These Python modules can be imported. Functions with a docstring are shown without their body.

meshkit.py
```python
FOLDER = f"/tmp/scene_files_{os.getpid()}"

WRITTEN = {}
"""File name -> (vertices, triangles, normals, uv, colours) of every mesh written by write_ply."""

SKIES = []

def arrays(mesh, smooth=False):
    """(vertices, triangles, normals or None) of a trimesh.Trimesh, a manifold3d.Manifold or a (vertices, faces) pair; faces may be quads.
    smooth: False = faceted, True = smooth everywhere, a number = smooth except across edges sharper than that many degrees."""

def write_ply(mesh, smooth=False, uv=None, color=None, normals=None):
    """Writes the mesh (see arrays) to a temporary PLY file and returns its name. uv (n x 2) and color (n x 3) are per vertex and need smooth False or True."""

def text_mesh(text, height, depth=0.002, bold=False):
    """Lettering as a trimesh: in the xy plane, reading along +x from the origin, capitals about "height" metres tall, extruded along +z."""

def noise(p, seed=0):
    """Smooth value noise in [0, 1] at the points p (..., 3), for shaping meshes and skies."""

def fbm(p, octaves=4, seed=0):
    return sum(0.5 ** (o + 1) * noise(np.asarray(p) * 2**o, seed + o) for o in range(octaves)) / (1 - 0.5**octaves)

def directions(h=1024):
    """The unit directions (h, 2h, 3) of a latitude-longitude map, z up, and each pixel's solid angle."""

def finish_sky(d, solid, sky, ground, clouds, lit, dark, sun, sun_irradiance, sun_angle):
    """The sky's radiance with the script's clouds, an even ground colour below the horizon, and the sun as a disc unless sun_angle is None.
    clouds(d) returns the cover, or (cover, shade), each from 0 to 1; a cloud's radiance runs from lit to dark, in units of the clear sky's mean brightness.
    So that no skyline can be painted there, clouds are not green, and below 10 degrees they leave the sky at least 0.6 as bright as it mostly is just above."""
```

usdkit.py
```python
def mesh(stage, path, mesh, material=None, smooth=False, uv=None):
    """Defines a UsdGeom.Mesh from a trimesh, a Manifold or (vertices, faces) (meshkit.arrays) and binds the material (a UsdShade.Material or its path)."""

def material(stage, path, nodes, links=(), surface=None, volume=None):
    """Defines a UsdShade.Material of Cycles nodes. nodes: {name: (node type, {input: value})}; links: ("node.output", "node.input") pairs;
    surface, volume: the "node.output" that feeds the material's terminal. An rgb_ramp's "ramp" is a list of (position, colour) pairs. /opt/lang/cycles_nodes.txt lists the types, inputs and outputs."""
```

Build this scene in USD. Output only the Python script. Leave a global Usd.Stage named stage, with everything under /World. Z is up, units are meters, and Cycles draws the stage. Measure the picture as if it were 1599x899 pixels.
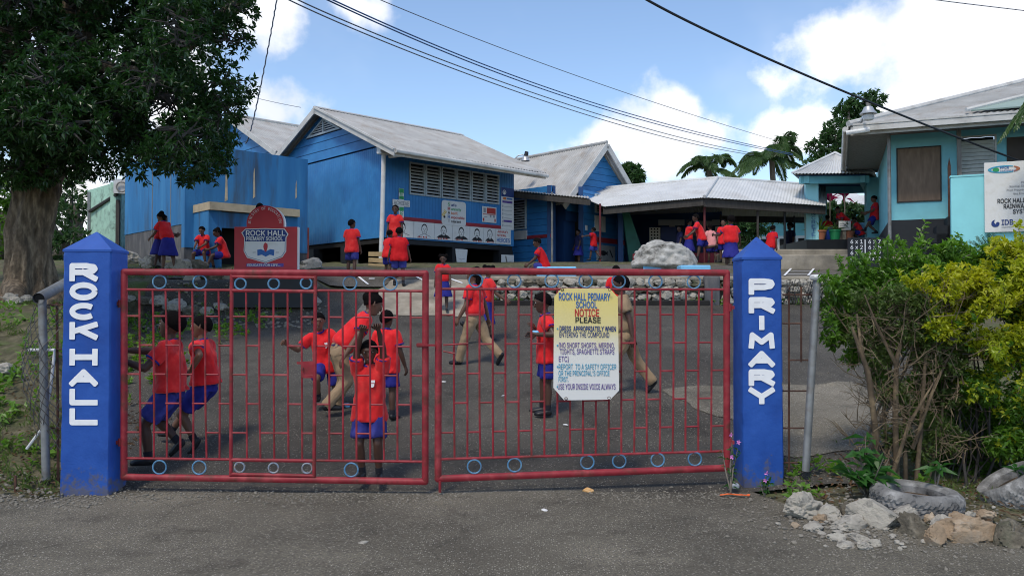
import math, random
import numpy as np, trimesh, manifold3d, shapely.geometry as sg, shapely.ops as so, shapely.affinity as sa
import usdkit, meshkit
from pxr import Usd, UsdGeom, UsdLux, UsdShade, Gf, Sdf, Vt
MF = manifold3d.Manifold
rng = np.random.default_rng(7)
stage = Usd.Stage.CreateInMemory()
UsdGeom.SetStageUpAxis(stage, 'Z')
UsdGeom.Xform.Define(stage, '/World'); UsdGeom.Scope.Define(stage, '/World/Looks')

# ---------------------------------------------------------------- camera, sky, sun
FPX, EYE, PITCH = 1250.0, 1.6, math.radians(1.2)
cam = UsdGeom.Camera.Define(stage, '/World/camera')
cam.AddTranslateOp().Set((0, 0, EYE)); cam.AddRotateXOp().Set(90 + math.degrees(PITCH))
cam.CreateHorizontalApertureAttr(36.0); cam.CreateFocalLengthAttr(36.0 * FPX / 1599)
cam.CreateClippingRangeAttr((0.1, 3000)); cam.CreateExposureAttr(0.7)
SUN_EL, SUN_AZ = math.radians(58), math.atan2(-0.45, -0.9)      # azimuth = atan2(x, y) of the direction towards the sun
sun = UsdLux.DistantLight.Define(stage, '/World/sun')
sun.CreateIntensityAttr(0.4); sun.CreateAngleAttr(11.0); sun.CreateNormalizeAttr(True); sun.CreateColorAttr((1, .93, .82))
sd = np.array([math.cos(SUN_EL) * math.sin(SUN_AZ), math.cos(SUN_EL) * math.cos(SUN_AZ), math.sin(SUN_EL)])
m3 = Gf.Matrix3d(Gf.Rotation(Gf.Vec3d(0, 0, 1), Gf.Vec3d(*map(float, sd))))
sun.AddTransformOp().Set(Gf.Matrix4d(m3, Gf.Vec3d(0, 0, 30)))


def ray(u, v):
    a, b = (u - 799.5) / FPX, (449.5 - v) / FPX
    return np.array([a, math.cos(PITCH) - b * math.sin(PITCH), math.sin(PITCH) + b * math.cos(PITCH)])


def P(u, v, Y):
    """The point at distance Y (metres along the view) that the photograph shows at pixel u, v."""
    r = ray(u, v); return np.array([0, 0, EYE]) + r * (Y / r[1])


def make_sky():
    nodes = {'pos': ('geometry', {}),
             'sky': ('sky_texture', dict(sky_type='single_scattering', sun_disc=False, sun_elevation=SUN_EL, sun_rotation=SUN_AZ, altitude=200.0, air_density=1.0, aerosol_density=.9, ozone_density=2.2)),
             'n1': ('noise_texture', dict(scale=7.0, detail=7.0, roughness=.56)), 'n2': ('noise_texture', dict(scale=2.3, detail=5.0, roughness=.6)),
             'n3': ('noise_texture', dict(scale=4.5, detail=4.0, roughness=.5))}
    links = [('pos.position', 'n1.vector'), ('pos.position', 'n2.vector'), ('pos.position', 'n3.vector')]
    # cumulus banks: an ellipsoid of directions each, its edge broken by the noise
    banks = [(1020, 235, .125, .078), (1110, 212, .06, .045), (1060, 178, .05, .035), (950, 215, .06, .04), (1480, 20, .20, .13), (1330, 60, .09, .07), (1250, 205, .09, .04), (1560, 130, .17, .07), (1450, 170, .12, .05),
             (430, 175, .10, .055), (440, 20, .085, .06), (560, 10, .10, .04), (250, 120, .12, .10), (60, 330, .2, .1), (1900, 200, .3, .15), (-350, 150, .3, .14), (800, -420, .4, .12)]
    last = None
    for k, (u, v, rx, rz) in enumerate(banks):
        d = ray(u, v); d /= np.linalg.norm(d)
        nodes[f's{k}'] = ('vector_math', dict(math_type='subtract', vector2=tuple(d)))
        nodes[f'c{k}'] = ('vector_math', dict(math_type='multiply', vector2=(1 / rx, .6 / rx, 1 / rz)))
        nodes[f'l{k}'] = ('vector_math', dict(math_type='length'))
        nodes[f'r{k}'] = ('math', dict(math_type='subtract', value1=1.0))
        links += [('pos.position', f's{k}.vector1'), (f's{k}.vector', f'c{k}.vector1'), (f'c{k}.vector', f'l{k}.vector1'), (f'l{k}.value', f'r{k}.value2')]
        if last:
            nodes[f'm{k}'] = ('math', dict(math_type='smoothmax', value3=.3)); links += [(last, f'm{k}.value1'), (f'r{k}.value', f'm{k}.value2')]; last = f'm{k}.value'
        else:
            last = f'r{k}.value'
    nodes['lo'] = ('math', dict(math_type='maximum', value2=-1.0)); links.append((last, 'lo.value1'))
    nodes['nz'] = ('math', dict(math_type='multiply_add', value2=3.2, value3=-1.78)); links.append(('n1.fac', 'nz.value1'))
    nodes['sum'] = ('math', dict(math_type='add')); links += [('lo.value', 'sum.value1'), ('nz.value', 'sum.value2')]
    nodes['cov'] = ('map_range', dict(from_min=.0, from_max=.55, to_min=0.0, to_max=.97, clamp=True, range_type='smoothstep')); links.append(('sum.value', 'cov.value'))
    # thin veils everywhere
    nodes['veil'] = ('map_range', dict(from_min=.5, from_max=.78, to_min=0.0, to_max=.25, clamp=True, range_type='smoothstep')); links.append(('n2.fac', 'veil.value'))
    nodes['all'] = ('math', dict(math_type='maximum')); links += [('cov.result', 'all.value1'), ('veil.result', 'all.value2')]
    nodes['shade'] = ('rgb_ramp', dict(ramp=[(.32, (4.3, 4.6, 5.2)), (.62, (6.9, 6.9, 7.0))])); links.append(('n3.fac', 'shade.fac'))
    nodes['hs'] = ('hsv', dict(saturation=1.0, value=1.08)); links.append(('sky.color', 'hs.color'))
    nodes['mx'] = ('mix', dict(mix_type='mix')); links += [('all.value', 'mx.fac'), ('hs.color', 'mx.color1'), ('shade.color', 'mx.color2')]
    nodes['bg'] = ('background_shader', dict(strength=.12)); links.append(('mx.color', 'bg.color'))
    m = usdkit.material(stage, '/World/Looks/sky_look', nodes, links, surface='bg.background')
    dome = UsdLux.DomeLight.Define(stage, '/World/sky')
    UsdShade.MaterialBindingAPI.Apply(dome.GetPrim()).Bind(m)
    dome.GetPrim().SetCustomDataByKey('kind', 'structure')


make_sky()

# ---------------------------------------------------------------- prims and names
used = {}


def numbered(path):
    n = used.get(path, -1) + 1; used[path] = n
    return path if n == 0 else f'{path}_{n:03d}'


class Thing:
    def __init__(self, name, label=None, cat=None, base=(0, 0, 0), group=None, kind=None):
        self.base = np.array(base, float); self.path = numbered('/World/' + name)
        x = UsdGeom.Xform.Define(stage, self.path); x.AddTranslateOp().Set(Gf.Vec3d(*map(float, base))); self.prim = x.GetPrim()
        tag(self.prim, label, cat, group, kind)

    def part(self, name, mesh, mat, parent=None, label=None, smooth=False, kind=None):
        v, f, n = meshkit.arrays(mesh, smooth)
        path = numbered((parent or self.path) + '/' + name)
        put(path, v - self.base, f, n, mat)
        if label or kind: tag(stage.GetPrimAtPath(path), label, None, None, kind)
        return path


def tag(prim, label=None, cat=None, group=None, kind=None):
    for k, v in (('label', label), ('category', cat), ('group', group), ('kind', kind)):
        if v: prim.SetCustomDataByKey(k, v)


def put(path, v, f, n, mat):
    m = UsdGeom.Mesh.Define(stage, path)
    m.CreatePointsAttr(Vt.Vec3fArray.FromNumpy(np.ascontiguousarray(v, np.float32)))
    m.CreateFaceVertexCountsAttr(Vt.IntArray.FromNumpy(np.full(len(f), 3, np.int32)))
    m.CreateFaceVertexIndicesAttr(Vt.IntArray.FromNumpy(np.ascontiguousarray(f, np.int32).ravel()))
    m.CreateSubdivisionSchemeAttr('none')
    if n is not None:
        m.CreateNormalsAttr(Vt.Vec3fArray.FromNumpy(n.astype(np.float32))); m.SetNormalsInterpolation('vertex')
    UsdShade.MaterialBindingAPI.Apply(m.GetPrim()).Bind(UsdShade.Material.Get(stage, mat))


def single(name, mesh, mat, label=None, cat=None, group=None, kind=None, smooth=False):
    path = numbered('/World/' + name); v, f, n = meshkit.arrays(mesh, smooth); put(path, v, f, n, mat)
    tag(stage.GetPrimAtPath(path), label, cat, group, kind)
    return path


# ---------------------------------------------------------------- materials
def mul(c, k): return tuple(min(1, x * k) for x in c)


def M(name, col, rough=.6, var=.12, scale=5.0, col2=None, bump=0.0, bscale=40.0, spec=.35, metallic=0.0, island=0.0, dirt=None, dscale=1.2, damt=.5, stretch=None, sheen=0):
    """A surface of one colour with noise in tone; col2: colour to mottle with; dirt: a stain colour in large patches; stretch: scale of the pattern per axis."""
    nd = {'g': ('geometry', {}), 'mp': ('mapping', dict(scale=stretch or (1, 1, 1))), 'n': ('noise_texture', dict(scale=scale, detail=5.0, roughness=.6)),
          'r': ('rgb_ramp', dict(ramp=[(.3, mul(col, 1 - var)), (.5, col), (.72, col2 or mul(col, 1 + var))])),
          'p': ('principled_bsdf', dict(roughness=rough, specular_ior_level=spec, metallic=metallic, sheen_weight=sheen))}
    ln = [('g.position', 'mp.vector'), ('mp.vector', 'n.vector'), ('n.fac', 'r.fac')]
    c = 'r.color'
    if dirt:
        nd |= {'dn': ('noise_texture', dict(scale=dscale, detail=6.0, roughness=.65)), 'dr': ('map_range', dict(from_min=.5, from_max=.68, to_min=0.0, to_max=damt, clamp=True)), 'dm': ('mix', dict(color2=dirt))}
        ln += [('mp.vector', 'dn.vector'), ('dn.fac', 'dr.value'), ('dr.result', 'dm.fac'), (c, 'dm.color1')]; c = 'dm.color'
    if island:
        nd |= {'iv': ('map_range', dict(from_min=0.0, from_max=1.0, to_min=1 - island, to_max=1 + island)), 'ih': ('hsv', {})}
        ln += [('g.random_per_island', 'iv.value'), ('iv.result', 'ih.value'), (c, 'ih.color')]; c = 'ih.color'
    ln.append((c, 'p.base_color'))
    if bump:
        nd |= {'bn': ('noise_texture', dict(scale=bscale, detail=6.0, roughness=.65)), 'b': ('bump', dict(strength=.8, distance=bump))}
        ln += [('g.position', 'bn.vector'), ('bn.fac', 'b.height'), ('b.normal', 'p.normal')]
    usdkit.material(stage, '/World/Looks/' + name, nd, ln, surface='p.BSDF')
    return '/World/Looks/' + name


def leaf_mat(name, a, b, c, trans=.35, rough=.45, spec=.4):
    """Leaves: tone differs from leaf to leaf, some light passes through."""
    nd = {'g': ('geometry', {}), 'n': ('noise_texture', dict(scale=1.1, detail=3.0)), 'ad': ('math', dict(math_type='multiply_add', value2=.55)), 'h': ('math', dict(math_type='multiply', value2=.5)),
          'r': ('rgb_ramp', dict(ramp=[(.15, a), (.5, b), (.9, c)])), 'p': ('principled_bsdf', dict(roughness=rough, specular_ior_level=spec)),
          'ts': ('translucent_bsdf', {}), 'm': ('mix_closure', dict(fac=trans)), 'hs': ('hsv', dict(value=1.35, saturation=1.1))}
    ln = [('g.position', 'n.vector'), ('g.random_per_island', 'h.value1'), ('n.fac', 'ad.value1'), ('h.value', 'ad.value3'), ('ad.value', 'r.fac'), ('r.color', 'p.base_color'), ('r.color', 'hs.color'), ('hs.color', 'ts.color'),
          ('p.BSDF', 'm.closure1'), ('ts.BSDF', 'm.closure2')]
    usdkit.material(stage, '/World/Looks/' + name, nd, ln, surface='m.closure')
    return '/World/Looks/' + name


def asphalt_mat(name, dark, light, worn, speck=(.42, .39, .33), amount=.42):
    nd = {'g': ('geometry', {}), 'n': ('noise_texture', dict(scale=.55, detail=6.0, roughness=.6)), 'r': ('rgb_ramp', dict(ramp=[(.32, dark), (.52, light), (.72, worn)])),
          'f': ('noise_texture', dict(scale=85.0, detail=3.0, roughness=.7)), 'fr': ('rgb_ramp', dict(ramp=[(.28, (.3, .3, .3)), (.5, (1, 1, 1)), (.75, (1.9, 1.85, 1.72))])),
          'x': ('mix', dict(mix_type='multiply', fac=1.0)),
          'v': ('voronoi_texture', dict(scale=70.0, randomness=1.0)), 'sc': ('separate_color', {}), 'vs': ('math', dict(math_type='less_than', value2=.33)), 'vr': ('math', dict(math_type='greater_than', value2=1 - amount)),
          'vm': ('math', dict(math_type='multiply')), 'sp': ('mix', dict(color2=speck)), 'vg': ('math', dict(math_type='multiply')), 'p': ('principled_bsdf', dict(roughness=.85, specular_ior_level=.25)),
          'b': ('bump', dict(strength=.9, distance=.012)), 'bs': ('math', dict(math_type='multiply_add', value2=.5)),
          'wn': ('noise_texture', dict(scale=1.7, detail=4.0)), 'wm': ('mix_vector', dict(fac=.13)), 'cv': ('voronoi_texture', dict(feature='distance_to_edge', scale=.42, randomness=1.0)), 'cr': ('map_range', dict(from_min=.0, from_max=.005, to_min=.72, to_max=1.0, clamp=True)),
          'sn': ('noise_texture', dict(scale=1.9, detail=7.0, roughness=.7)), 'sr': ('rgb_ramp', dict(ramp=[(.30, (.55, .54, .54)), (.47, (1, 1, 1)), (.60, (1, 1, 1)), (.74, (1.45, 1.42, 1.34))])), 'x2': ('mix', dict(mix_type='multiply', fac=1.0)), 'x3': ('mix', dict(mix_type='multiply', fac=1.0))}
    ln = [('g.position', 'n.vector'), ('g.position', 'f.vector'), ('g.position', 'v.vector'), ('n.fac', 'r.fac'), ('f.fac', 'fr.fac'), ('r.color', 'x.color1'), ('fr.color', 'x.color2'),
          ('v.distance', 'vs.value1'), ('v.color', 'sc.color'), ('sc.r', 'vr.value1'), ('vs.value', 'vm.value1'), ('vr.value', 'vm.value2'), ('vm.value', 'vg.value1'), ('sc.g', 'vg.value2'), ('vg.value', 'sp.fac'), ('x.color', 'sp.color1'), ('g.position', 'wn.vector'), ('g.position', 'wm.a'), ('wn.color', 'wm.b'), ('wm.result', 'cv.vector'), ('cv.distance', 'cr.value'), ('g.position', 'sn.vector'), ('sn.fac', 'sr.fac'), ('sp.color', 'x2.color1'), ('sr.color', 'x2.color2'), ('x2.color', 'x3.color1'), ('cr.result', 'x3.color2'), ('x3.color', 'p.base_color'),
          ('f.fac', 'bs.value1'), ('vm.value', 'bs.value3'), ('bs.value', 'b.height'), ('b.normal', 'p.normal')]
    usdkit.material(stage, '/World/Looks/' + name, nd, ln, surface='p.BSDF')
    return '/World/Looks/' + name


BLUE = (.032, .185, .43)
asphalt = asphalt_mat('asphalt_street', (.062, .055, .042), (.108, .096, .073), (.165, .147, .113))
asphalt2 = asphalt_mat('asphalt_yard', (.042, .037, .030), (.064, .058, .048), (.092, .083, .068), amount=.2)
soil = M('soil', (.095, .085, .045), .95, .45, 8, col2=(.17, .145, .09), bump=.04, bscale=30, dirt=(.08, .115, .028), dscale=1.8, damt=.9)
litter = M('leaf_litter', (.055, .04, .027), .95, .5, 14, col2=(.16, .1, .05), bump=.03, bscale=40)
concrete = M('worn_concrete', (.27, .235, .18), .9, .3, 3, col2=(.36, .32, .255), bump=.008, bscale=30, dirt=(.08, .075, .065), dscale=1.0, damt=.6)
path_mat = asphalt_mat('dusty_path', (.075, .066, .05), (.135, .12, .092), (.20, .178, .14), (.5, .46, .38), .6)
terrace = asphalt_mat('terrace_concrete', (.06, .054, .044), (.10, .09, .074), (.15, .135, .11), (.3, .28, .24), .15)
gate_red = M('gate_red_paint', (.235, .018, .026), .55, .25, 7, col2=(.31, .05, .054), spec=.3, dirt=(.085, .028, .018), dscale=8, damt=.85)
ring_blue = M('ring_blue_paint', (.07, .20, .34), .55, .3, 30, col2=(.18, .32, .42), dirt=(.12, .075, .05), dscale=22, damt=.6)
ring_worn = M('ring_rusty_paint', (.20, .25, .32), .6, .3, 30, col2=(.38, .33, .28), dirt=(.19, .09, .04), dscale=18, damt=.8)
nd = {'g': ('geometry', {}), 'sx': ('separate_xyz', {}), 'n': ('noise_texture', dict(scale=2.6, detail=6.0, roughness=.65)), 'r': ('rgb_ramp', dict(ramp=[(.28, (.010, .050, .235)), (.5, (.014, .068, .30)), (.75, (.022, .09, .36))])),
      'n2': ('noise_texture', dict(scale=16.0, detail=6.0, roughness=.7)), 'n3': ('noise_texture', dict(scale=5.0, detail=5.0, roughness=.7)), 'zr': ('map_range', dict(from_min=.0, from_max=.42, to_min=.30, to_max=-.12, clamp=True)), 'ad': ('math', dict(math_type='add')), 'ds': ('map_range', dict(from_min=.63, from_max=.78, to_min=0.0, to_max=.75, clamp=True)),
      'mx': ('mix', dict(color2=(.10, .09, .075))), 'cs': ('map_range', dict(from_min=.69, from_max=.72, to_min=0.0, to_max=.8, clamp=True)), 'm2': ('mix', dict(color2=(.02, .03, .07))), 'p': ('principled_bsdf', dict(roughness=.55, specular_ior_level=.3)), 'b': ('bump', dict(strength=.7, distance=.006))}
usdkit.material(stage, '/World/Looks/pillar_blue_paint', nd, [('g.position', 'sx.vector'), ('g.position', 'n.vector'), ('g.position', 'n2.vector'), ('g.position', 'n3.vector'), ('n.fac', 'r.fac'), ('sx.z', 'zr.value'), ('zr.result', 'ad.value1'), ('n2.fac', 'ad.value2'), ('ad.value', 'ds.value'), ('ds.result', 'mx.fac'), ('r.color', 'mx.color1'),
    ('n3.fac', 'cs.value'), ('cs.result', 'm2.fac'), ('mx.color', 'm2.color1'), ('m2.color', 'p.base_color'), ('n2.fac', 'b.height'), ('b.normal', 'p.normal')], surface='p.BSDF')
pillar_blue = '/World/Looks/pillar_blue_paint'
white_paint = M('white_lettering', (.74, .74, .74), .5, .06, 12)
blue_wall = M('blue_board_wall', BLUE, .5, .13, 2.2, col2=(.042, .22, .48), bump=.003, bscale=30, dirt=(.018, .11, .32), dscale=.9, damt=.55)
blue_old = M('weathered_blue_render', (.03, .17, .385), .7, .22, 1.6, col2=(.05, .23, .46), bump=.006, bscale=22, dirt=(.045, .06, .075), dscale=1.3, damt=.8, stretch=(1.6, 1.6, .22))
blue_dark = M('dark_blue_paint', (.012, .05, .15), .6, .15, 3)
base_grey = M('bare_concrete_base', (.09, .09, .095), .9, .35, 2.5, col2=(.17, .16, .15), bump=.008, stretch=(1.5, 1.5, .5))
black_paint = M('black_paint', (.012, .014, .017), .55, .3, 3)
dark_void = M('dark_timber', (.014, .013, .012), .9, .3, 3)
roof_zinc = M('zinc_roof', (.36, .35, .325), .55, .14, 1.6, col2=(.44, .43, .405), spec=.35, dirt=(.25, .20, .15), dscale=1.9, damt=.55)
roof_white = M('white_zinc_roof', (.55, .55, .53), .55, .1, 1.4, dirt=(.35, .32, .28), dscale=1.2, damt=.45)
fascia = M('pale_fascia', (.50, .49, .46), .6, .12, 3, dirt=(.25, .23, .2), dscale=2.5, damt=.5)
pvc = M('white_pvc', (.6, .6, .58), .4, .1, 3, dirt=(.35, .3, .22), dscale=2, damt=.4)
slat_mat = M('louvre_slat', (.42, .43, .42), .5, .2, 8)
frame_mat = M('louvre_frame', (.36, .42, .45), .5, .15, 8)
turq = M('turquoise_paint', (.19, .50, .55), .55, .1, 1.8, bump=.003, dirt=(.10, .34, .42), dscale=1.2, damt=.4)
turq_light = M('pale_turquoise_paint', (.25, .62, .65), .55, .07, 1.5, bump=.003)
turq_col = M('aqua_column_paint', (.30, .62, .66), .5, .06, 2)
plywood = M('plywood', (.17, .115, .075), .7, .2, 3, col2=(.22, .15, .1), stretch=(6, 6, 1.2))
wood_grey = M('grey_timber', (.2, .185, .165), .85, .3, 4, stretch=(6, 6, 1))
wood_dark = M('dark_weathered_timber', (.05, .045, .04), .9, .35, 5, stretch=(5, 5, .8))
green_pale = M('pale_green_render', (.36, .56, .44), .7, .15, 3, dirt=(.12, .16, .13), dscale=4, damt=.8)
stripe_red = M('stripe_red_paint', (.28, .025, .035), .6, .15, 4)
sign_red = M('sign_red_paint', (.42, .025, .035), .45, .08, 4)
sign_white = M('sign_white_paint', (.66, .65, .62), .5, .06, 5, dirt=(.45, .42, .36), dscale=5, damt=.4)
sign_navy = M('sign_navy_paint', (.015, .04, .17), .5, .1, 8)
ink_black = M('black_ink', (.015, .015, .017), .6, .05, 5)
ink_red = M('red_ink', (.42, .04, .03), .6, .1, 5)
ink_blue = M('blue_ink', (.03, .12, .34), .6, .15, 30)
ink_teal = M('teal_ink', (.05, .30, .45), .6, .2, 30)
ink_purple = M('purple_ink', (.11, .06, .26), .6, .2, 30)
ink_green = M('green_ink', (.03, .28, .09), .6, .1, 5)
ink_orange = M('orange_ink', (.62, .17, .05), .6, .12, 5)
ink_yellow = M('yellow_ink', (.62, .42, .05), .6, .12, 5)
ink_grey = M('grey_ink', (.28, .28, .29), .6, .12, 5)
galv = M('galvanised_pipe', (.22, .225, .22), .5, .25, 6, metallic=.4, dirt=(.13, .09, .06), dscale=5, damt=.6)
rusty = M('rusty_iron', (.07, .035, .025), .85, .4, 10, col2=(.13, .06, .035))
wire_mat = M('fence_wire', (.085, .08, .075), .6, .3, 9, metallic=.3)
cable_mat = M('black_cable', (.012, .013, .016), .5, .05, 4)
cable_grey = M('grey_cable', (.09, .10, .125), .6, .05, 4)
cable_blue = M('blue_cable', (.03, .07, .17), .6, .05, 4)
bark = M('tree_bark', (.14, .105, .07), .95, .5, 6, col2=(.32, .25, .17), bump=.06, bscale=16, dirt=(.05, .04, .03), dscale=4, damt=.8, stretch=(2.6, 2.6, .6))
bark2 = M('grey_bark', (.15, .13, .105), .9, .35, 6, col2=(.24, .21, .17), stretch=(2, 2, .6))
twig = M('dry_twig', (.16, .115, .07), .85, .4, 9, col2=(.34, .25, .14), island=.35)
stone_mat = M('limestone', (.48, .44, .365), .9, .3, 7, col2=(.66, .62, .54), bump=.035, bscale=26, dirt=(.075, .068, .055), dscale=7, damt=.95, island=.22)
stone_tan = M('tan_limestone', (.36, .26, .165), .9, .3, 8, col2=(.52, .43, .32), bump=.02, bscale=26, dirt=(.16, .12, .08), dscale=4, damt=.6, island=.2)
stone_dark = M('mossy_stone', (.15, .13, .095), .95, .45, 12, col2=(.32, .28, .21), bump=.045, bscale=24, dirt=(.05, .065, .03), dscale=4, damt=.8, island=.2)
tyre_white = M('whitewashed_tyre', (.19, .185, .175), .85, .5, 14, col2=(.42, .41, .39), bump=.012, bscale=40, dirt=(.025, .025, .025), dscale=7, damt=1.0)
terracotta = M('terracotta', (.36, .13, .07), .8, .15, 6)
plastic_blue = M('blue_plastic', (.015, .04, .22), .35, .05, 3)
plastic_green = M('green_plastic', (.02, .2, .08), .35, .05, 3)
plastic_orange = M('orange_plastic', (.8, .14, .03), .4, .05, 3)
seat_blue = M('sky_blue_concrete_paint', (.18, .45, .68), .6, .1, 4, dirt=(.15, .28, .4), dscale=3, damt=.5)
tarp_green = M('green_tarp', (.01, .085, .06), .6, .2, 3)
lamp_metal = M('lamp_metal', (.42, .43, .43), .4, .1, 4, metallic=.5)
maroon = M('maroon_post_paint', (.10, .018, .02), .6, .2, 4)
# ---------------------------------------------------------------- shapes
def V(*a): return np.array(a, float)
def nrm(a): a = np.asarray(a, float); return a / (np.linalg.norm(a) + 1e-12)


def cat(*ms):
    """Joins (v, f) meshes."""
    vs, fs, n = [], [], 0
    for m in ms:
        if hasattr(m, 'vertices'): v, f = np.array(m.vertices), np.array(m.faces)
        elif hasattr(m, 'to_mesh'): q = m.to_mesh(); v, f = np.array(q.vert_properties[:, :3], float), np.array(q.tri_verts)
        else: v, f = m
        vs.append(v); fs.append(np.asarray(f) + n); n += len(v)
    return np.vstack(vs), np.vstack(fs)


BOXF = np.array([[0, 2, 1], [0, 3, 2], [4, 5, 6], [4, 6, 7], [0, 1, 5], [0, 5, 4], [1, 2, 6], [1, 6, 5], [2, 3, 7], [2, 7, 6], [3, 0, 4], [3, 4, 7]])


def hexa(bottom, top):
    """Eight corners: bottom four counter-clockwise seen from above, then top four."""
    return np.vstack([bottom, top]).astype(float), BOXF


def obox(o, a, b, c):
    """Box from corner o along the edge vectors a, b, c (a x b . c > 0)."""
    o, a, b, c = map(lambda x: np.asarray(x, float), (o, a, b, c))
    if np.dot(np.cross(a, b), c) < 0: a, b = b, a
    return hexa([o, o + a, o + a + b, o + b], [o + c, o + a + c, o + a + b + c, o + b + c])


def cbox(c, sx, sy, sz, yaw=0.0):
    r = V(math.cos(yaw), math.sin(yaw), 0); q = V(-math.sin(yaw), math.cos(yaw), 0); c = np.asarray(c, float)
    return obox(c - r * sx / 2 - q * sy / 2 - V(0, 0, sz / 2), r * sx, q * sy, V(0, 0, sz))


def rbox(c, sx, sy, sz, r=.01, yaw=0.0):
    """Box with bevelled edges."""
    h = V(sx, sy, sz) / 2; pts = []
    for s in np.ndindex(2, 2, 2):
        e = (np.array(s) * 2 - 1)
        for k in range(3):
            q = e * (h - r); q[k] = e[k] * h[k]; pts.append(q)
    pts = np.array(pts); R = np.array([[math.cos(yaw), -math.sin(yaw), 0], [math.sin(yaw), math.cos(yaw), 0], [0, 0, 1]])
    return cat(MF.hull_points(pts @ R.T + np.asarray(c, float)))


def beam(a, b, w, h, up=(0, 0, 1)):
    """A bar of section w x h between two points."""
    a, b = np.asarray(a, float), np.asarray(b, float); d = nrm(b - a); s = nrm(np.cross(d, up)); q = np.cross(s, d)
    return obox(a - s * w / 2 - q * h / 2, b - a, s * w, q * h)


def tube(pts, r, sides=8, caps=True):
    p = np.asarray(pts, float); r = np.broadcast_to(r, (len(p),)).astype(float)
    t = np.gradient(p, axis=0); t /= np.linalg.norm(t, axis=1, keepdims=True) + 1e-12
    ref = V(0, 0, 1) if abs(t[0, 2]) < .9 else V(1, 0, 0)
    a = nrm(np.cross(t[0], ref)); A = []
    for k in range(len(p)):
        a = nrm(a - t[k] * np.dot(a, t[k])); A.append(a)
    A = np.array(A); B = np.cross(t, A); th = np.arange(sides) * 2 * np.pi / sides
    v = (p[:, None] + r[:, None, None] * (np.cos(th)[None, :, None] * A[:, None] + np.sin(th)[None, :, None] * B[:, None])).reshape(-1, 3)
    i, j = np.meshgrid(np.arange(len(p) - 1), np.arange(sides), indexing='ij'); k = (j + 1) % sides
    q = np.stack([i * sides + j, i * sides + k, (i + 1) * sides + k, (i + 1) * sides + j], -1).reshape(-1, 4)
    f = [q[:, [0, 1, 2]], q[:, [0, 2, 3]]]
    if caps:
        n = len(v); v = np.vstack([v, p[:1], p[-1:]]); j = np.arange(sides); o = (len(p) - 1) * sides
        f += [np.stack([np.full(sides, n), (j + 1) % sides, j], 1), np.stack([np.full(sides, n + 1), o + j, o + (j + 1) % sides], 1)]
    return v, np.vstack(f)


def ring(c, R, r, normal=(0, 1, 0), n=28, sides=8):
    normal = nrm(normal); a = nrm(np.cross(normal, (0, 0, 1) if abs(normal[2]) < .9 else (1, 0, 0))); b = np.cross(normal, a)
    th = np.linspace(0, 2 * np.pi, n, endpoint=False); ph = np.linspace(0, 2 * np.pi, sides, endpoint=False)
    rad = np.cos(th)[:, None] * a + np.sin(th)[:, None] * b
    v = np.asarray(c) + rad[:, None] * (R + r * np.cos(ph))[None, :, None] + normal * (r * np.sin(ph))[None, :, None]
    i, j = np.meshgrid(np.arange(n), np.arange(sides), indexing='ij')
    q = np.stack([i * sides + j, ((i + 1) % n) * sides + j, ((i + 1) % n) * sides + (j + 1) % sides, i * sides + (j + 1) % sides], -1).reshape(-1, 4)
    return v.reshape(-1, 3), np.vstack([q[:, [0, 1, 2]], q[:, [0, 2, 3]]])


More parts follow.
